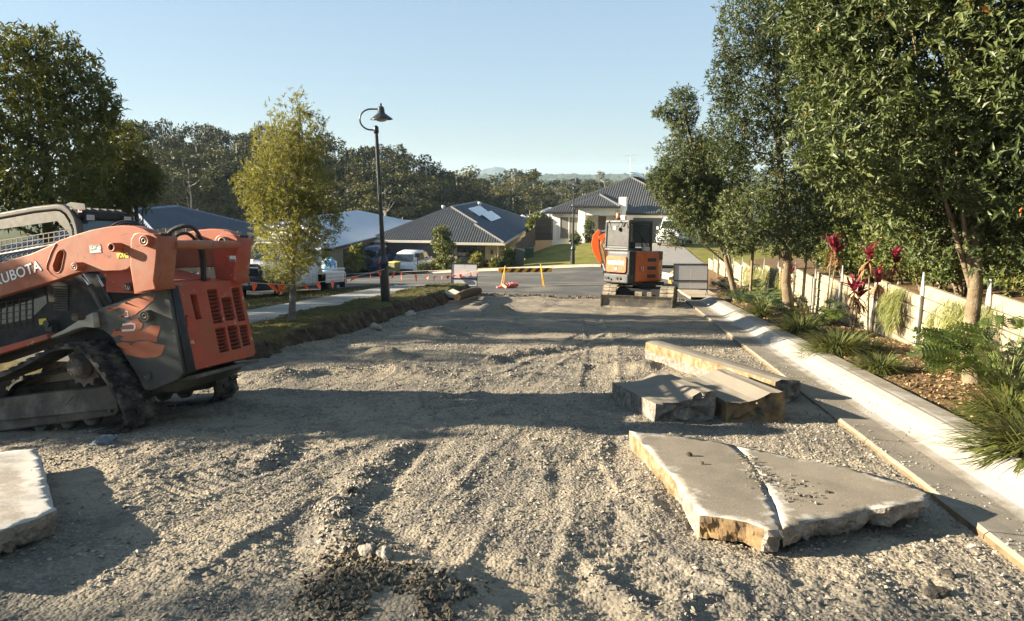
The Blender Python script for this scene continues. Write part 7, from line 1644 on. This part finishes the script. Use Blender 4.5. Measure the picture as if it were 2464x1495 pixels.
def broken_slab(name, parent, top, thick, mt, ms, seed, jag=.012, edge_mat=None, under=.03, dust=None, rows=4):
    """top: 3D outline (counter clockwise from above); rough broken sides, edge_mat(mid) may pick another side material index"""
    P = [Vector(p) for p in top]
    if sum((b.x-a.x)*(b.y+a.y) for a, b in zip(P, P[1:]+P[:1])) > 0: P.reverse()
    R_ = resample(P, .022); n = len(R_); c = sum(R_, Vector())/n; V = []; rg = np.random.default_rng(seed)
    for j in range(rows+1):
        t = j/rows
        for i, p in enumerate(R_):
            o = (p-c); o.z = 0; o.normalize(); q = p.copy(); q.z -= thick*t
            k = float(fbm(np.array(p.x*9+seed), np.array(p.y*9+t*2.2), 4, seed)); 
            if j: q += o*(k*jag*4.2-under*t*t)+Vector((0, 0, float(rg.normal(0, .004))))
            else: q += o*(k*jag*.9)+Vector((0, 0, -abs(k)*jag*.5))
            V.append(q)
    F = [(j*n+i, (j+1)*n+i, (j+1)*n+(i+1) % n, j*n+(i+1) % n) for j in range(rows) for i in range(n)]
    mi = [1]*len(F)
    if edge_mat:
        for f in range(len(F)): mi[f] = edge_mat(R_[f % n], f//n)
    F.append(tuple(rows*n+i for i in reversed(range(n)))); mi.append(1)
    # top: triangles over a grid of inner points, 'tint' is 1 along the broken edge
    out = [Vector((v.x, v.y)) for v in V[:n]]; ox = np.array([[v.x, v.y] for v in V[:n]]); zs = np.array([v.z for v in V[:n]]); pts = list(out)
    A_ = np.column_stack([ox, np.ones(n)]); pl_ = np.linalg.lstsq(A_, zs, rcond=None)[0]
    def edge_d(x, y):
        d = 9.0
        for (a_, b_) in zip(ox, np.roll(ox, -1, 0)): d = min(d, float(seg_d(np.array(x), np.array(y), a_, b_)))
        return d
    for x in np.arange(ox[:, 0].min(), ox[:, 0].max(), .055):
        for y in np.arange(ox[:, 1].min(), ox[:, 1].max(), .055):
            if inside_poly(out, x, y) and edge_d(x, y) > .022: pts.append(Vector((x+float(rg.normal(0, .006)), y+float(rg.normal(0, .006)))))
    v2, e2, f2, ov, oe, of = delaunay_2d_cdt(pts, [], [list(range(n))], 1, 1e-6)
    idx = {}; T = [1.0]*len(V)
    for i, q in enumerate(v2):
        o_ = ov[i]
        if o_ and o_[0] < n: idx[i] = o_[0]; continue
        idx[i] = len(V); z = pl_[0]*q.x+pl_[1]*q.y+pl_[2]; d = edge_d(q.x, q.y)
        V.append(Vector((q.x, q.y, z+.010*float(fbm(np.array(q.x*4), np.array(q.y*4), 3, seed+2))))); T.append(max(0.0, 1-d/.16))
    for f in f2: F.append(tuple(idx[i] for i in f)); mi.append(0)
    me = bpy.data.meshes.new(name); me.from_pydata([tuple(v) for v in V], [], F)
    for m_ in [mt]+list(ms): me.materials.append(m_)
    me.polygons.foreach_set('material_index', mi); me.polygons.foreach_set('use_smooth', [m == 0 for m in mi])
    bm = bmesh.new(); bm.from_mesh(me); bmesh.ops.recalc_face_normals(bm, faces=bm.faces); bm.to_mesh(me); bm.free(); me.update()
    a_ = me.attributes.new('tint', 'FLOAT', 'POINT'); a_.data.foreach_set('value', T); return link(name, me, parent)
def K8(x, y): return ((1460+x/2.4107)/1.01461, (780+y/2.4107)/1.01461)
SL = thing('broken_slab', 'large cracked concrete slab lying flat on the gravel at the lower right', 'concrete slab')
def kz(pts, dz0): return [gnd(*K8(x, y), dz0+(.035 if x > 1600 else 0)) for x, y in pts]
left = [(185, 655), (330, 672), (600, 700), (800, 738), (870, 800), (930, 880), (975, 960), (1040, 1090), (1083, 1235), (1000, 1240), (880, 1195), (740, 1170), (602, 1152), (545, 1070), (470, 975), (400, 885), (330, 815), (270, 745)]
right = [(800, 739), (1100, 800), (1450, 872), (1700, 930), (1880, 985), (1968, 1022), (1900, 1068), (1830, 1086), (1720, 1102), (1600, 1122), (1480, 1162), (1380, 1168), (1250, 1192), (1150, 1216), (1087, 1236), (1044, 1090), (979, 960), (934, 880), (874, 800)]
xL = gnd(*K8(602, 1152), .18)
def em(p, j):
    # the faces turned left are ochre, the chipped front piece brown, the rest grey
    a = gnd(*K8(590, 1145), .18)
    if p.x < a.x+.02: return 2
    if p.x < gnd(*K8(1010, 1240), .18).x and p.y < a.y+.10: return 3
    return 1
broken_slab('slab_piece', SL, kz(left, .145), .15, M_SLAB, [M_BREAK, M_OCHRE, M_BROWNC], 1, .014, em)
broken_slab('slab_piece', SL, kz(right, .145), .14, M_SLAB, [M_BREAK, M_OCHRE, M_BROWNC], 2, .016, None, .07)
# crumbs along the crack and spilled on the slab
n = 420; k = rng.random(n); cx_ = np.interp(k, [0, .3, .6, 1], [850, 930, 1010, 1300])+rng.normal(0, 55, n)*(.4+k); cy_ = np.interp(k, [0, .3, .6, 1], [820, 890, 960, 1060])+rng.normal(0, 32, n)*(.4+k)
pp = [gnd(*K8(a, b), .150+(.03 if a > 1500 else 0)) for a, b in zip(cx_, cy_)]; ss = np.array([SU(p.x, p.y)[0] for p in pp]); uu = np.array([SU(p.x, p.y)[1] for p in pp]); size = .003+.014*rng.random(n)**4
tag(stones('gravel', ss, uu, size, np.array([p.z for p in pp])+size*.3+.003, stone_mat('dark_crumb', (.05, .045, .04), (.22, .19, .15)), .7), 'dark crumbs spilled along the crack of the large slab', 'gravel', kind='stuff')
for (x, y), r, sd, lb in (((538, 795), .022, 41, 'brown crumb alone on the left half of the large slab'), ((1350, 1022), .018, 42, 'dark crumb alone on the right half of the large slab'), ((612, 843), .012, 43, 'tiny dark crumb near the brown one on the large slab')):
    p = gnd(*K8(x, y), .155); bm = bmesh.new(); bmesh.ops.create_icosphere(bm, subdivisions=2, radius=r)
    for v in bm.verts: v.co *= 1+.5*float(vnoise(np.array(v.co.x*90+sd), np.array(v.co.y*90+v.co.z*60), sd))
    me = bpy.data.meshes.new('crumb'); bm.to_mesh(me); bm.free(); me.materials.append(M_SOIL); o = link('crumb', me); o.location = p; tag(o, lb, 'crumb')
# cut off white slab at the left edge
def Q4(x, y): return ((x/2.464)/1.01461, (980+y/2.464)/1.01461)
WS = thing('broken_slab', 'thick white dusted concrete slab cut by the left edge of the picture', 'concrete slab')
top = [(-420, 380), (0, 306), (120, 292), (215, 286), (240, 330), (268, 420), (295, 520), (322, 632), (345, 652), (280, 680), (200, 712), (100, 745), (0, 782), (-150, 840), (-420, 940)]
broken_slab('slab_piece', WS, [gnd(*Q4(x, y), .165) for x, y in top], .16, M_SLABW, [M_BREAK, M_SLABW, M_BREAK], 5, .012, None, .06)
# ---- rolled kerb pieces
def kerb_piece(name, label, a_, b_, wdt, prof, seed, mats, rz=0.0, edge=2, taper=0, n=26):
    """a_: near left top corner, b_: far left top corner (points on the ground); prof: (across 0..1, height)"""
    A, B = Vector(a_), Vector(b_); d = B-A; d.z = 0; L = d.length; d.normalize(); x = Vector((d.y, -d.x, 0)); slope = (B.z-A.z)/L
    t = thing(name, label, 'kerb piece', A, 0, 'broken kerb pieces'); V = []; k = len(prof)
    for i in range(n+1):
        y = L*i/n
        for j, (px_, h) in enumerate(prof):
            q = d*y+x*(px_*wdt)+Vector((0, 0, h+slope*y))
            e = min(i, n-i); r = 0
            if e == 0: q += d*(.045*float(fbm(np.array(px_*7+seed), np.array(h*22), 4, seed)))*(1 if i == 0 else -1)
            w_ = .006 if h > .05 else .012
            q += Vector((w_*float(vnoise(np.array(y*6), np.array(j*3.1), seed)), w_*float(vnoise(np.array(y*6), np.array(j*2.7), seed+4)), .008*float(vnoise(np.array(y*5), np.array(j*1.3), seed+9))))
            V.append(q)
    F = []; mi = []
    for i in range(n):
        for j in range(k):
            F.append((i*k+j, (i+1)*k+j, (i+1)*k+(j+1) % k, i*k+(j+1) % k)); mi.append(edge if j == k-1 else (0 if j < k-2 else 1))
    # end caps as grids so that the break has relief
    for i, sg in ((0, 1), (n, -1)):
        loop_ = [V[i*k+j] for j in range(k)]; c = sum(loop_, Vector())/k; b0 = len(V); ringn = 5
        for r in range(1, ringn):
            for j in range(k):
                q = loop_[j].lerp(c, r/ringn); q += d*(-sg)*(-.018+.085*float(fbm(np.array(q.dot(x)*16+seed), np.array(q.z*16), 4, seed+11))); V.append(q)
        V.append(c); prev = i*k
        for r in range(1, ringn):
            cur = b0+(r-1)*k
            for j in range(k): F.append((prev+j, prev+(j+1) % k, cur+(j+1) % k, cur+j)[::sg]); mi.append(1)
            prev = cur
        for j in range(k): F.append((prev+j, prev+(j+1) % k, len(V)-1)[::sg]); mi.append(1)
    me = bpy.data.meshes.new('concrete'); me.from_pydata([tuple(v) for v in V], [], F)
    for m_ in mats: me.materials.append(m_)
    me.polygons.foreach_set('material_index', mi)
    bm = bmesh.new(); bm.from_mesh(me); bmesh.ops.recalc_face_normals(bm, faces=bm.faces); bm.to_mesh(me); bm.free(); me.update()
    link('concrete', me, t); return t
def curve_prof(h0, h1, b=0.0):
    p = [(0, h0), (.12, h0+.0), (.26, h0-.008), (.38, h0-.006), (.5, h0+.012), (.62, h0+.045), (.74, h0+.08), (.86, h1-.008), (.94, h1), (1.0, h1-.012), (1.0, h1*.5), (1.0, b), (.75, b-.01), (.5, b), (.25, b-.01), (0, b), (0, h0*.5)]
    return p
M_KTOP = mat('kerb_piece_top', (.185, .165, .132), .9, var=.10, scale=2.5, bump=.25, bscale=70, spec=.2, dirt=(.17, .15, .115), dirt_amt=.4, dscale=2.5)
M_BRK2 = mat('broken_grey_concrete', (.17, .155, .135), .95, var=.4, scale=18, bump=1.0, bscale=30, spec=.1, dirt=(.33, .29, .23), dirt_amt=.4, dscale=10, bdist=.03)
def low(p): return Vector((p.x, p.y, p.z))
a = gnd(*K8(335, 495), .215); b = gnd(*K8(88, 372), .215); a0 = Vector((a.x, a.y, a.z-.215)); b0 = Vector((b.x, b.y, b.z-.215))
kerb_piece('kerb_piece', 'left of two rolled kerb pieces side by side, its rough grey end facing us', a0, b0, .64, curve_prof(.215, .30), 3, [M_KTOP, M_BRK2, M_BRK2])
a = gnd(*K8(757, 490), .21); a0 = Vector((a.x, a.y, a.z-.21)); d_ = (b0-Vector(gnd(*K8(335, 495), .0))); 
b1 = gnd(*K8(470, 345), .20); b1 = Vector((b1.x, b1.y, b1.z-.21))
kerb_piece('kerb_piece', 'right of two rolled kerb pieces side by side, with a smooth dark brown end', a0, b1, .60, curve_prof(.215, .30), 4, [M_KTOP, M_BROWNC, M_BROWNC])
# long kerb piece on its edge behind them
a = gnd(*K8(820, 318), .25); A0 = W(*SU(*gnd(*K8(1175, 480), .0)[:2]), 0); B0 = W(*SU(*gnd(*K8(278, 232), .0)[:2]), 0)
d = (B0-A0); d.z = 0; d.normalize()
pr = [(0, .26), (.25, .275), (.6, .27), (.9, .25), (1, .22), (1, .1), (1, 0), (.5, 0), (0, -.02), (0, .13)]
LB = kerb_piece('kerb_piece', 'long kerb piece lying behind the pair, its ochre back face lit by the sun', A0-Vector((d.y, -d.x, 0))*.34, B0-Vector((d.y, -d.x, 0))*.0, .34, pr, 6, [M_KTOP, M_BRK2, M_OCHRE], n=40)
# cut kerb pieces by the far board
for k, (x, y, L, w_, h, lb, a_) in enumerate([(1602, 668, .75, .35, .22, 'broken kerb chunk with a curved top on the footway behind the excavator', .5), (1640, 668, .6, .4, .12, 'flat pale kerb chunk left of the far white board', -.3)]):
    p = at(x, y, 27.5); m = MB(); m.prism([(-w_/2, 0), (w_/2, 0), (w_/2, h), (w_*.2, h*1.05), (-w_*.1, h*.55), (-w_/2, h*.45)], 'y', -L/2, L/2); o = bevel(m.build('kerb_chunk', M_CONC), .02); o.location = (p.x, p.y, p.z-.05); o.rotation_euler = (0, .1, a_); tag(o, lb, 'kerb chunk', 'kerb chunks by the far board')
# concrete apron, yellow line and kerb return at the right corner
def strip(name, pts, wd, m, h=.0, kind='structure'):
    mb = MB(); P = [Vector(p) for p in pts]; V = []
    for i, p in enumerate(P):
        t = (P[min(i+1, len(P)-1)]-P[max(i-1, 0)]); t.z = 0; t.normalize(); q = Vector((t.y, -t.x, 0)); V += [p-q*wd/2, p+q*wd/2]
    V2 = [v+Vector((0, 0, h)) for v in V]; n = len(P)
    mb.add(V2, [(2*i, 2*i+1, 2*i+3, 2*i+2) for i in range(n-1)])
    if h: mb.add(V+V2, [(2*i, 2*n+2*i, 2*n+2*i+2, 2*i+2) for i in range(n-1)]+[(2*i+1, 2*i+3, 2*n+2*i+3, 2*n+2*i+1) for i in range(n-1)])
    return tag(mb.build(name, m), kind=kind)
cz = lambda s_, u_: W(s_, u_, crossz(s_, u_))
ret = [cz(s_, u_) for s_, u_ in ((24.5, 2.6), (27, 2.5), (29.5, 2.5), (32, 2.6), (35, 2.8), (38, 3.1), (42, 3.7), (46, 4.4))]
strip('kerb_return', [p+Vector((.45, 0, .0)) for p in ret], 1.1, mat('sandy_concrete', (.30, .245, .17), .9, var=.12, scale=1.5), .07)
strip('yellow_line', [p+Vector((-.25, 0, .012)) for p in ret[2:]], .14, mat('yellow_road_paint', (.55, .38, .05), .8), 0)
su_grid('right_corner_ground', np.arange(24.6, 44, .3), np.arange(3.3, 12, .3), lambda s, u: dz_cross(s, u)+.05+.25*sstep(4.0, 5.2, u)+.03*fbm(s*2, u*2, 3, 5), M_MULCH)
# faint pale tyre arcs on the cross street
mb = MB()
for k in range(7):
    r = 2.6+.16*k+(.5 if k > 3 else 0); c = (27.8, -.2); pts = []
    for a_ in np.linspace(R(-35), R(125), 26):
        s_, u_ = c[0]+r*math.cos(a_)*.9, c[1]+r*math.sin(a_)*1.3; pts.append(cz(s_, u_)+Vector((0, 0, .006)) if s_ > 24.7 else None)
    for p, q in zip(pts[:-1], pts[1:]):
        if p is None or q is None: continue
        t = (q-p); t.z = 0; t.normalize(); n_ = Vector((t.y, -t.x, 0))*.035; mb.add([p-n_, p+n_, q+n_, q-n_], [(0, 1, 2, 3)])
tag(mb.build('tyre_marks', mat('dusty_tyre_mark', (.14, .13, .105), .95)), kind='structure')
# ---- lamp posts
M_LAMP = mat('black_lamp_paint', (.018, .022, .024), .35, var=.1, scale=6, spec=.5)
M_GLOBE = mat('lamp_globe', (.50, .42, .30), .3, var=.2, scale=9)
def lamp_post(label, loc, H=5.05, rz=0, lean=0):
    t = thing('street_lamp', label, 'street lamp', loc, group='black swan neck street lamps', rot=(0, lean, rz))
    m = MB(); m.lathe([(.135, -.3), (.135, 0), (.12, .9), (.115, .98), (.14, 1.0), (.14, 1.05), (.105, 1.12), (.075, 1.2)], (0, 0, 0), 18); m.build('base', M_LAMP, t)
    m = MB(); m.tube((0, 0, 1.15), (0, 0, 4.55), .066, .048, 16); m.lathe([(.048, 4.5), (.07, 4.52), (.07, 4.66), (.045, 4.70), (.0, 4.72)], (0, 0, 0), 14); m.build('pole', M_LAMP, t)
    m = MB(); pts = [(0, 0, 4.60), (-.10, 0, 4.60)]+[(-.12-.30*math.sin(R(a))*1.0, 0, 4.87-.27*math.cos(R(a))) for a in range(0, 181, 15)]+[(.02, 0, 5.135), (.10, 0, 5.135)]
    m.path(pts, .022, 8); m.build('swan_neck', M_LAMP, t)
    m = MB(); m.lathe([(.30, 4.86), (.295, 4.88), (.16, 4.98), (.10, 5.03), (.085, 5.16), (.06, 5.20), (0, 5.20)], (.16, 0, 0), 24); m.tube((.16, 0, 5.18), (.16, 0, 5.28), .03, n=10); m.build('lamp_shade', M_LAMP, t)
    m = MB(); m.lathe([(.0, 4.80), (.08, 4.81), (.15, 4.845), (.18, 4.88)], (.16, 0, 0), 20); m.build('globe', M_GLOBE, t)
    m = MB(); m.bb((-.03, -.072, 2.9), (.03, -.058, 3.15)); m.build('number_label', M_STICK, t); return t
pl = gnd(928, 722, .34); lamp_post('black swan neck street lamp on the left verge beside the footpath', pl, lean=R(-1.4)).scale = (.875,)*3
q = at(1378, 640, 44.4); lamp_post('black swan neck street lamp on the far lawn before the white house', q)
# ---- wheelie bin
p = at(950, 669, 45.6); t = thing('wheelie_bin', 'khaki green wheelie bin with a yellow lid at the driveway edge', 'bin', p, -R(28)); M_BIN = mat('khaki_plastic', (.14, .145, .06), .55); M_LID = mat('yellow_lid', (.60, .50, .09), .5)
m = MB(); m.box((0, 0, .49), (.50, .62, .94), None, 0, 1.0); 
for v in m.v:
    if v.z < .3: v.x *= .82; v.y *= .78
bevel(m.build('body', M_BIN, t), .03); m = MB(); m.box((0, -.02, .985), (.58, .70, .07)); bevel(m.build('lid', M_LID, t), .025)
m = MB(); m.tube((-.22, .40, .93), (.22, .40, .93), .02); m.build('handle', M_BIN, t)
for sx in (-1, 1): m = MB(); m.lathe([(0, -.03), (.1, -.03), (.1, .03), (0, .03)], (sx*.24, .30, .1), 16, 0, 'x'); m.build('wheel', M_TYRE, t)
# ---- folding boards seen from behind
M_BOARD = mat('grey_sign_back', (.50, .495, .50), .5, .15, var=.05, scale=2)
def board(label, p, rz, w, h1, h2, leg=True):
    t = thing('sign_board', label, 'sign board', p, group='temporary road sign boards', rot=(R(-6), 0, rz)); f = MB(); H = h1+h2+.05
    for a, b in (((-w/2-.025, -.02, 0), (-w/2, .02, H+.03)), ((w/2, -.02, 0), (w/2+.025, .02, H+.03)), ((-w/2, -.019, 0), (w/2, .019, .03)), ((-w/2, -.019, H), (w/2, .019, H+.03)), ((-w/2, -.021, h2), (w/2, .021, h2+.04))): f.bb(a, b)
    f.build('frame', M_FRAME, t)
    for z0, z1 in ((.03, h2), (h2+.04, H)):
        for a, b in ((-w/2, -.004), (.004, w/2)): m = MB(); m.bb((a, -.006, z0), (b, .006, z1)); m.build('panel', M_BOARD, t)
    m = MB()
    for x in (-w/2, w/2): m.tube((x, 0, .02), (x-.08, -.12, -.24), .010); m.tube((x, 0, .02), (x+.10, .25, -.24), .010)
    m.build('leg', M_FRAME, t); return t
p = at(1117, 690, 26.6); board('white backed sign board on the left beside the lawn strip end', p+Vector((0, 0, -.0)), -R(8), .92, .50, .27)
p = at(1661, 697, 24.9); board('white backed sign board on the right beside the garden bed', p+Vector((0, 0, 0)), -R(3), 1.12, .52, .28)
# ---- barrier board on trestle legs, weights
M_BY = mat('barrier_yellow', (.72, .38, .02), .5); M_BK = mat('barrier_black', (.02, .02, .02), .5); M_RW = mat('pinkish_red_weight', (.50, .13, .11), .6, var=.15, scale=8)
a, b = at(1199, 651, 29.6), at(1328, 650, 29.9); BR = thing('barrier_board', 'yellow and black striped barrier board on two thin yellow legs', 'barrier', a); d = b-a; L = d.length; ex = d.normalized(); up = Vector((0, 0, 1)); nn = ex.cross(up)
n = 13; hh = .17
for k in range(n):
    x0, x1 = L*k/n, L*(k+1)/n; sk = .07
    c = [ex*(max(0, x0-sk))-up*hh/2, ex*(max(0, x1-sk) if k < n-1 else L)-up*hh/2, ex*min(L, x1+sk)+up*hh/2, ex*(min(L, x0+sk) if k else 0)+up*hh/2]
    m = MB(); m.add(c+[q-nn*.03 for q in c], [(0, 1, 2, 3), (7, 6, 5, 4), (0, 4, 5, 1), (1, 5, 6, 2), (2, 6, 7, 3), (3, 7, 4, 0)]); m.build('stripe', M_BY if k % 2 == 0 else M_BK, BR)
for x, pts in ((.20*L, [(1216, 640), (1203, 697), (1211, 697)]), (.80*L, [(1301, 636), (1311, 692), (1308, 690)])):
    q = [at(px_, py_, 29.3)-a for px_, py_ in pts]; m = MB(); m.tube(q[0]+Vector((0, -.03, 0)), q[1]+Vector((0, -.05, -.08)), .018); m.tube(q[0]+Vector((0, -.03, 0)), q[2]+Vector((0, .35, -.10)), .018); m.build('leg', M_BY, BR)
def weight(label, p, rz, tilt=0, mm=None):
    m = MB(); m.box((0, 0, .06), (.36, .26, .12)); m.box((0, 0, .135), (.12, .12, .03)); o = bevel(m.build('barrier_weight', mm or M_RW), .02); o.location = p; o.rotation_euler = (tilt, 0, rz); tag(o, label, 'barrier weight', 'red barrier weights'); return o
g_ = lambda x, y, Y: at(x, y, Y)
p = g_(1206, 697, 28.6); weight('red plastic weight holding the left leg of the barrier', p, .2)
p = g_(1232, 696, 28.7); weight('red plastic weight under the pair beside the barrier leg', p, -.3); weight('red plastic weight stacked on top of another beside the barrier leg', p+Vector((.05, -.02, .13)), .25, .12); weight('red plastic weight leaning left in the small pile by the barrier', p+Vector((-.22, -.06, .10)), .9, .5, mat('faded_weight', (.60, .22, .18), .6))
# ---- brown straw log and concrete offcut at the end of the verge
LG = MB(); a, b = gnd(1100, 716, .22), gnd(1152, 700, .20); LG.path([a, a.lerp(b, .33)+Vector((0, 0, .03)), a.lerp(b, .66)+Vector((0, 0, .02)), b], [.10, .135, .14, .11], 14); o = LG.build('straw_log', mat('straw_log', (.085, .060, .034), .95, var=.4, scale=18, bump=.9, bscale=40, spec=.1)); tag(o, 'brown round straw log lying at the end of the grass verge', 'straw log')
m = MB(); m.prism([(-.3, 0), (.25, 0), (.25, .16), (.05, .20), (-.1, .12), (-.3, .10)], 'y', -.25, .25); o = bevel(m.build('kerb_chunk', M_CONC), .02); p = gnd(1092, 714, .1); o.location = p; o.rotation_euler = (.1, .15, .6); tag(o, 'grey kerb offcut against the straw log end', 'kerb chunk')
# ---- bunting strings with orange flags
M_FLAG = mat('orange_flag', (.90, .13, .04), .6, var=.08, scale=4); M_STR = mat('white_string', (.55, .52, .48), .7)
def bunting(label, pts, sag, n, seed):
    rg = np.random.default_rng(seed); o0 = Vector(pts[0]); t = thing('bunting', label, 'bunting', o0, 0, 'orange flag bunting'); m = MB(); cur = []
    for A, B in zip(pts[:-1], pts[1:]):
        A, B = Vector(A), Vector(B)
        for k in range(9): f = k/8; cur.append(A.lerp(B, f)-Vector((0, 0, sag*4*f*(1-f)))-o0)
    m.path(cur, .006, 5); m.build('string', M_STR, t, fix=False)
    for k in range(n):
        f = (k+.5+rg.normal(0, .12))/n*(len(cur)-1); i = min(int(f), len(cur)-2); p = cur[i].lerp(cur[i+1], f-i); d = (cur[i+1]-cur[i]).normalized(); w = .05+.03*rg.random(); L = .20*(.6+.7*rg.random()); sw = rg.normal(0, .9)
        dn = Vector((rg.normal(-.2, .6), rg.normal(0, .5), -1)).normalized(); sd_ = (d*math.cos(sw)+Vector((0, 0, 1)).cross(d)*math.sin(sw))
        V = [p-sd_*w, p+sd_*w, p+sd_*w*.6+dn*L*.5+Vector((0, .04, 0)), p-sd_*w*.5+dn*L*.5-Vector((0, .03, 0)), p+dn*L]
        fm = MB(); fm.add(V, [(0, 1, 2, 3), (3, 2, 4)]); fm.build('flag', M_FLAG, t, fix=False)
tr = at(706, 685, YS-.06); lp = at(925, 648, pl.y-.1); sg = at(1091, 662, 26.6)
bunting('orange bunting string from the loader side to the young tree', [at(520, 668, 12.0), tr], .03, 5, 1)
bunting('orange bunting string from the young tree to the lamp post', [tr, lp], .05, 7, 2)
bunting('orange bunting string from the lamp post to the left sign board', [lp, sg], .10, 7, 3)
bunting('short orange bunting tail lying across the left sign board', [sg, at(1152, 650, 26.4)], .02, 5, 4)
# ---- haze: one closed box of thin air
m = MB(); m.bb((-5500, -120, -72), (5500, 4600, 62)); hz = m.build('haze', [], None); hm = bpy.data.materials.new('haze'); hm.use_nodes = True; nt = hm.node_tree; nt.nodes.clear()
ho = nt.nodes.new('ShaderNodeOutputMaterial'); hv = nt.nodes.new('ShaderNodeVolumePrincipled'); hv.inputs['Color'].default_value = (.50, .66, .80, 1); hv.inputs['Density'].default_value = .0002; hv.inputs['Anisotropy'].default_value = .2
nt.links.new(hv.outputs[0], ho.inputs['Volume']); hz.data.materials.append(hm); tag(hz, kind='stuff')
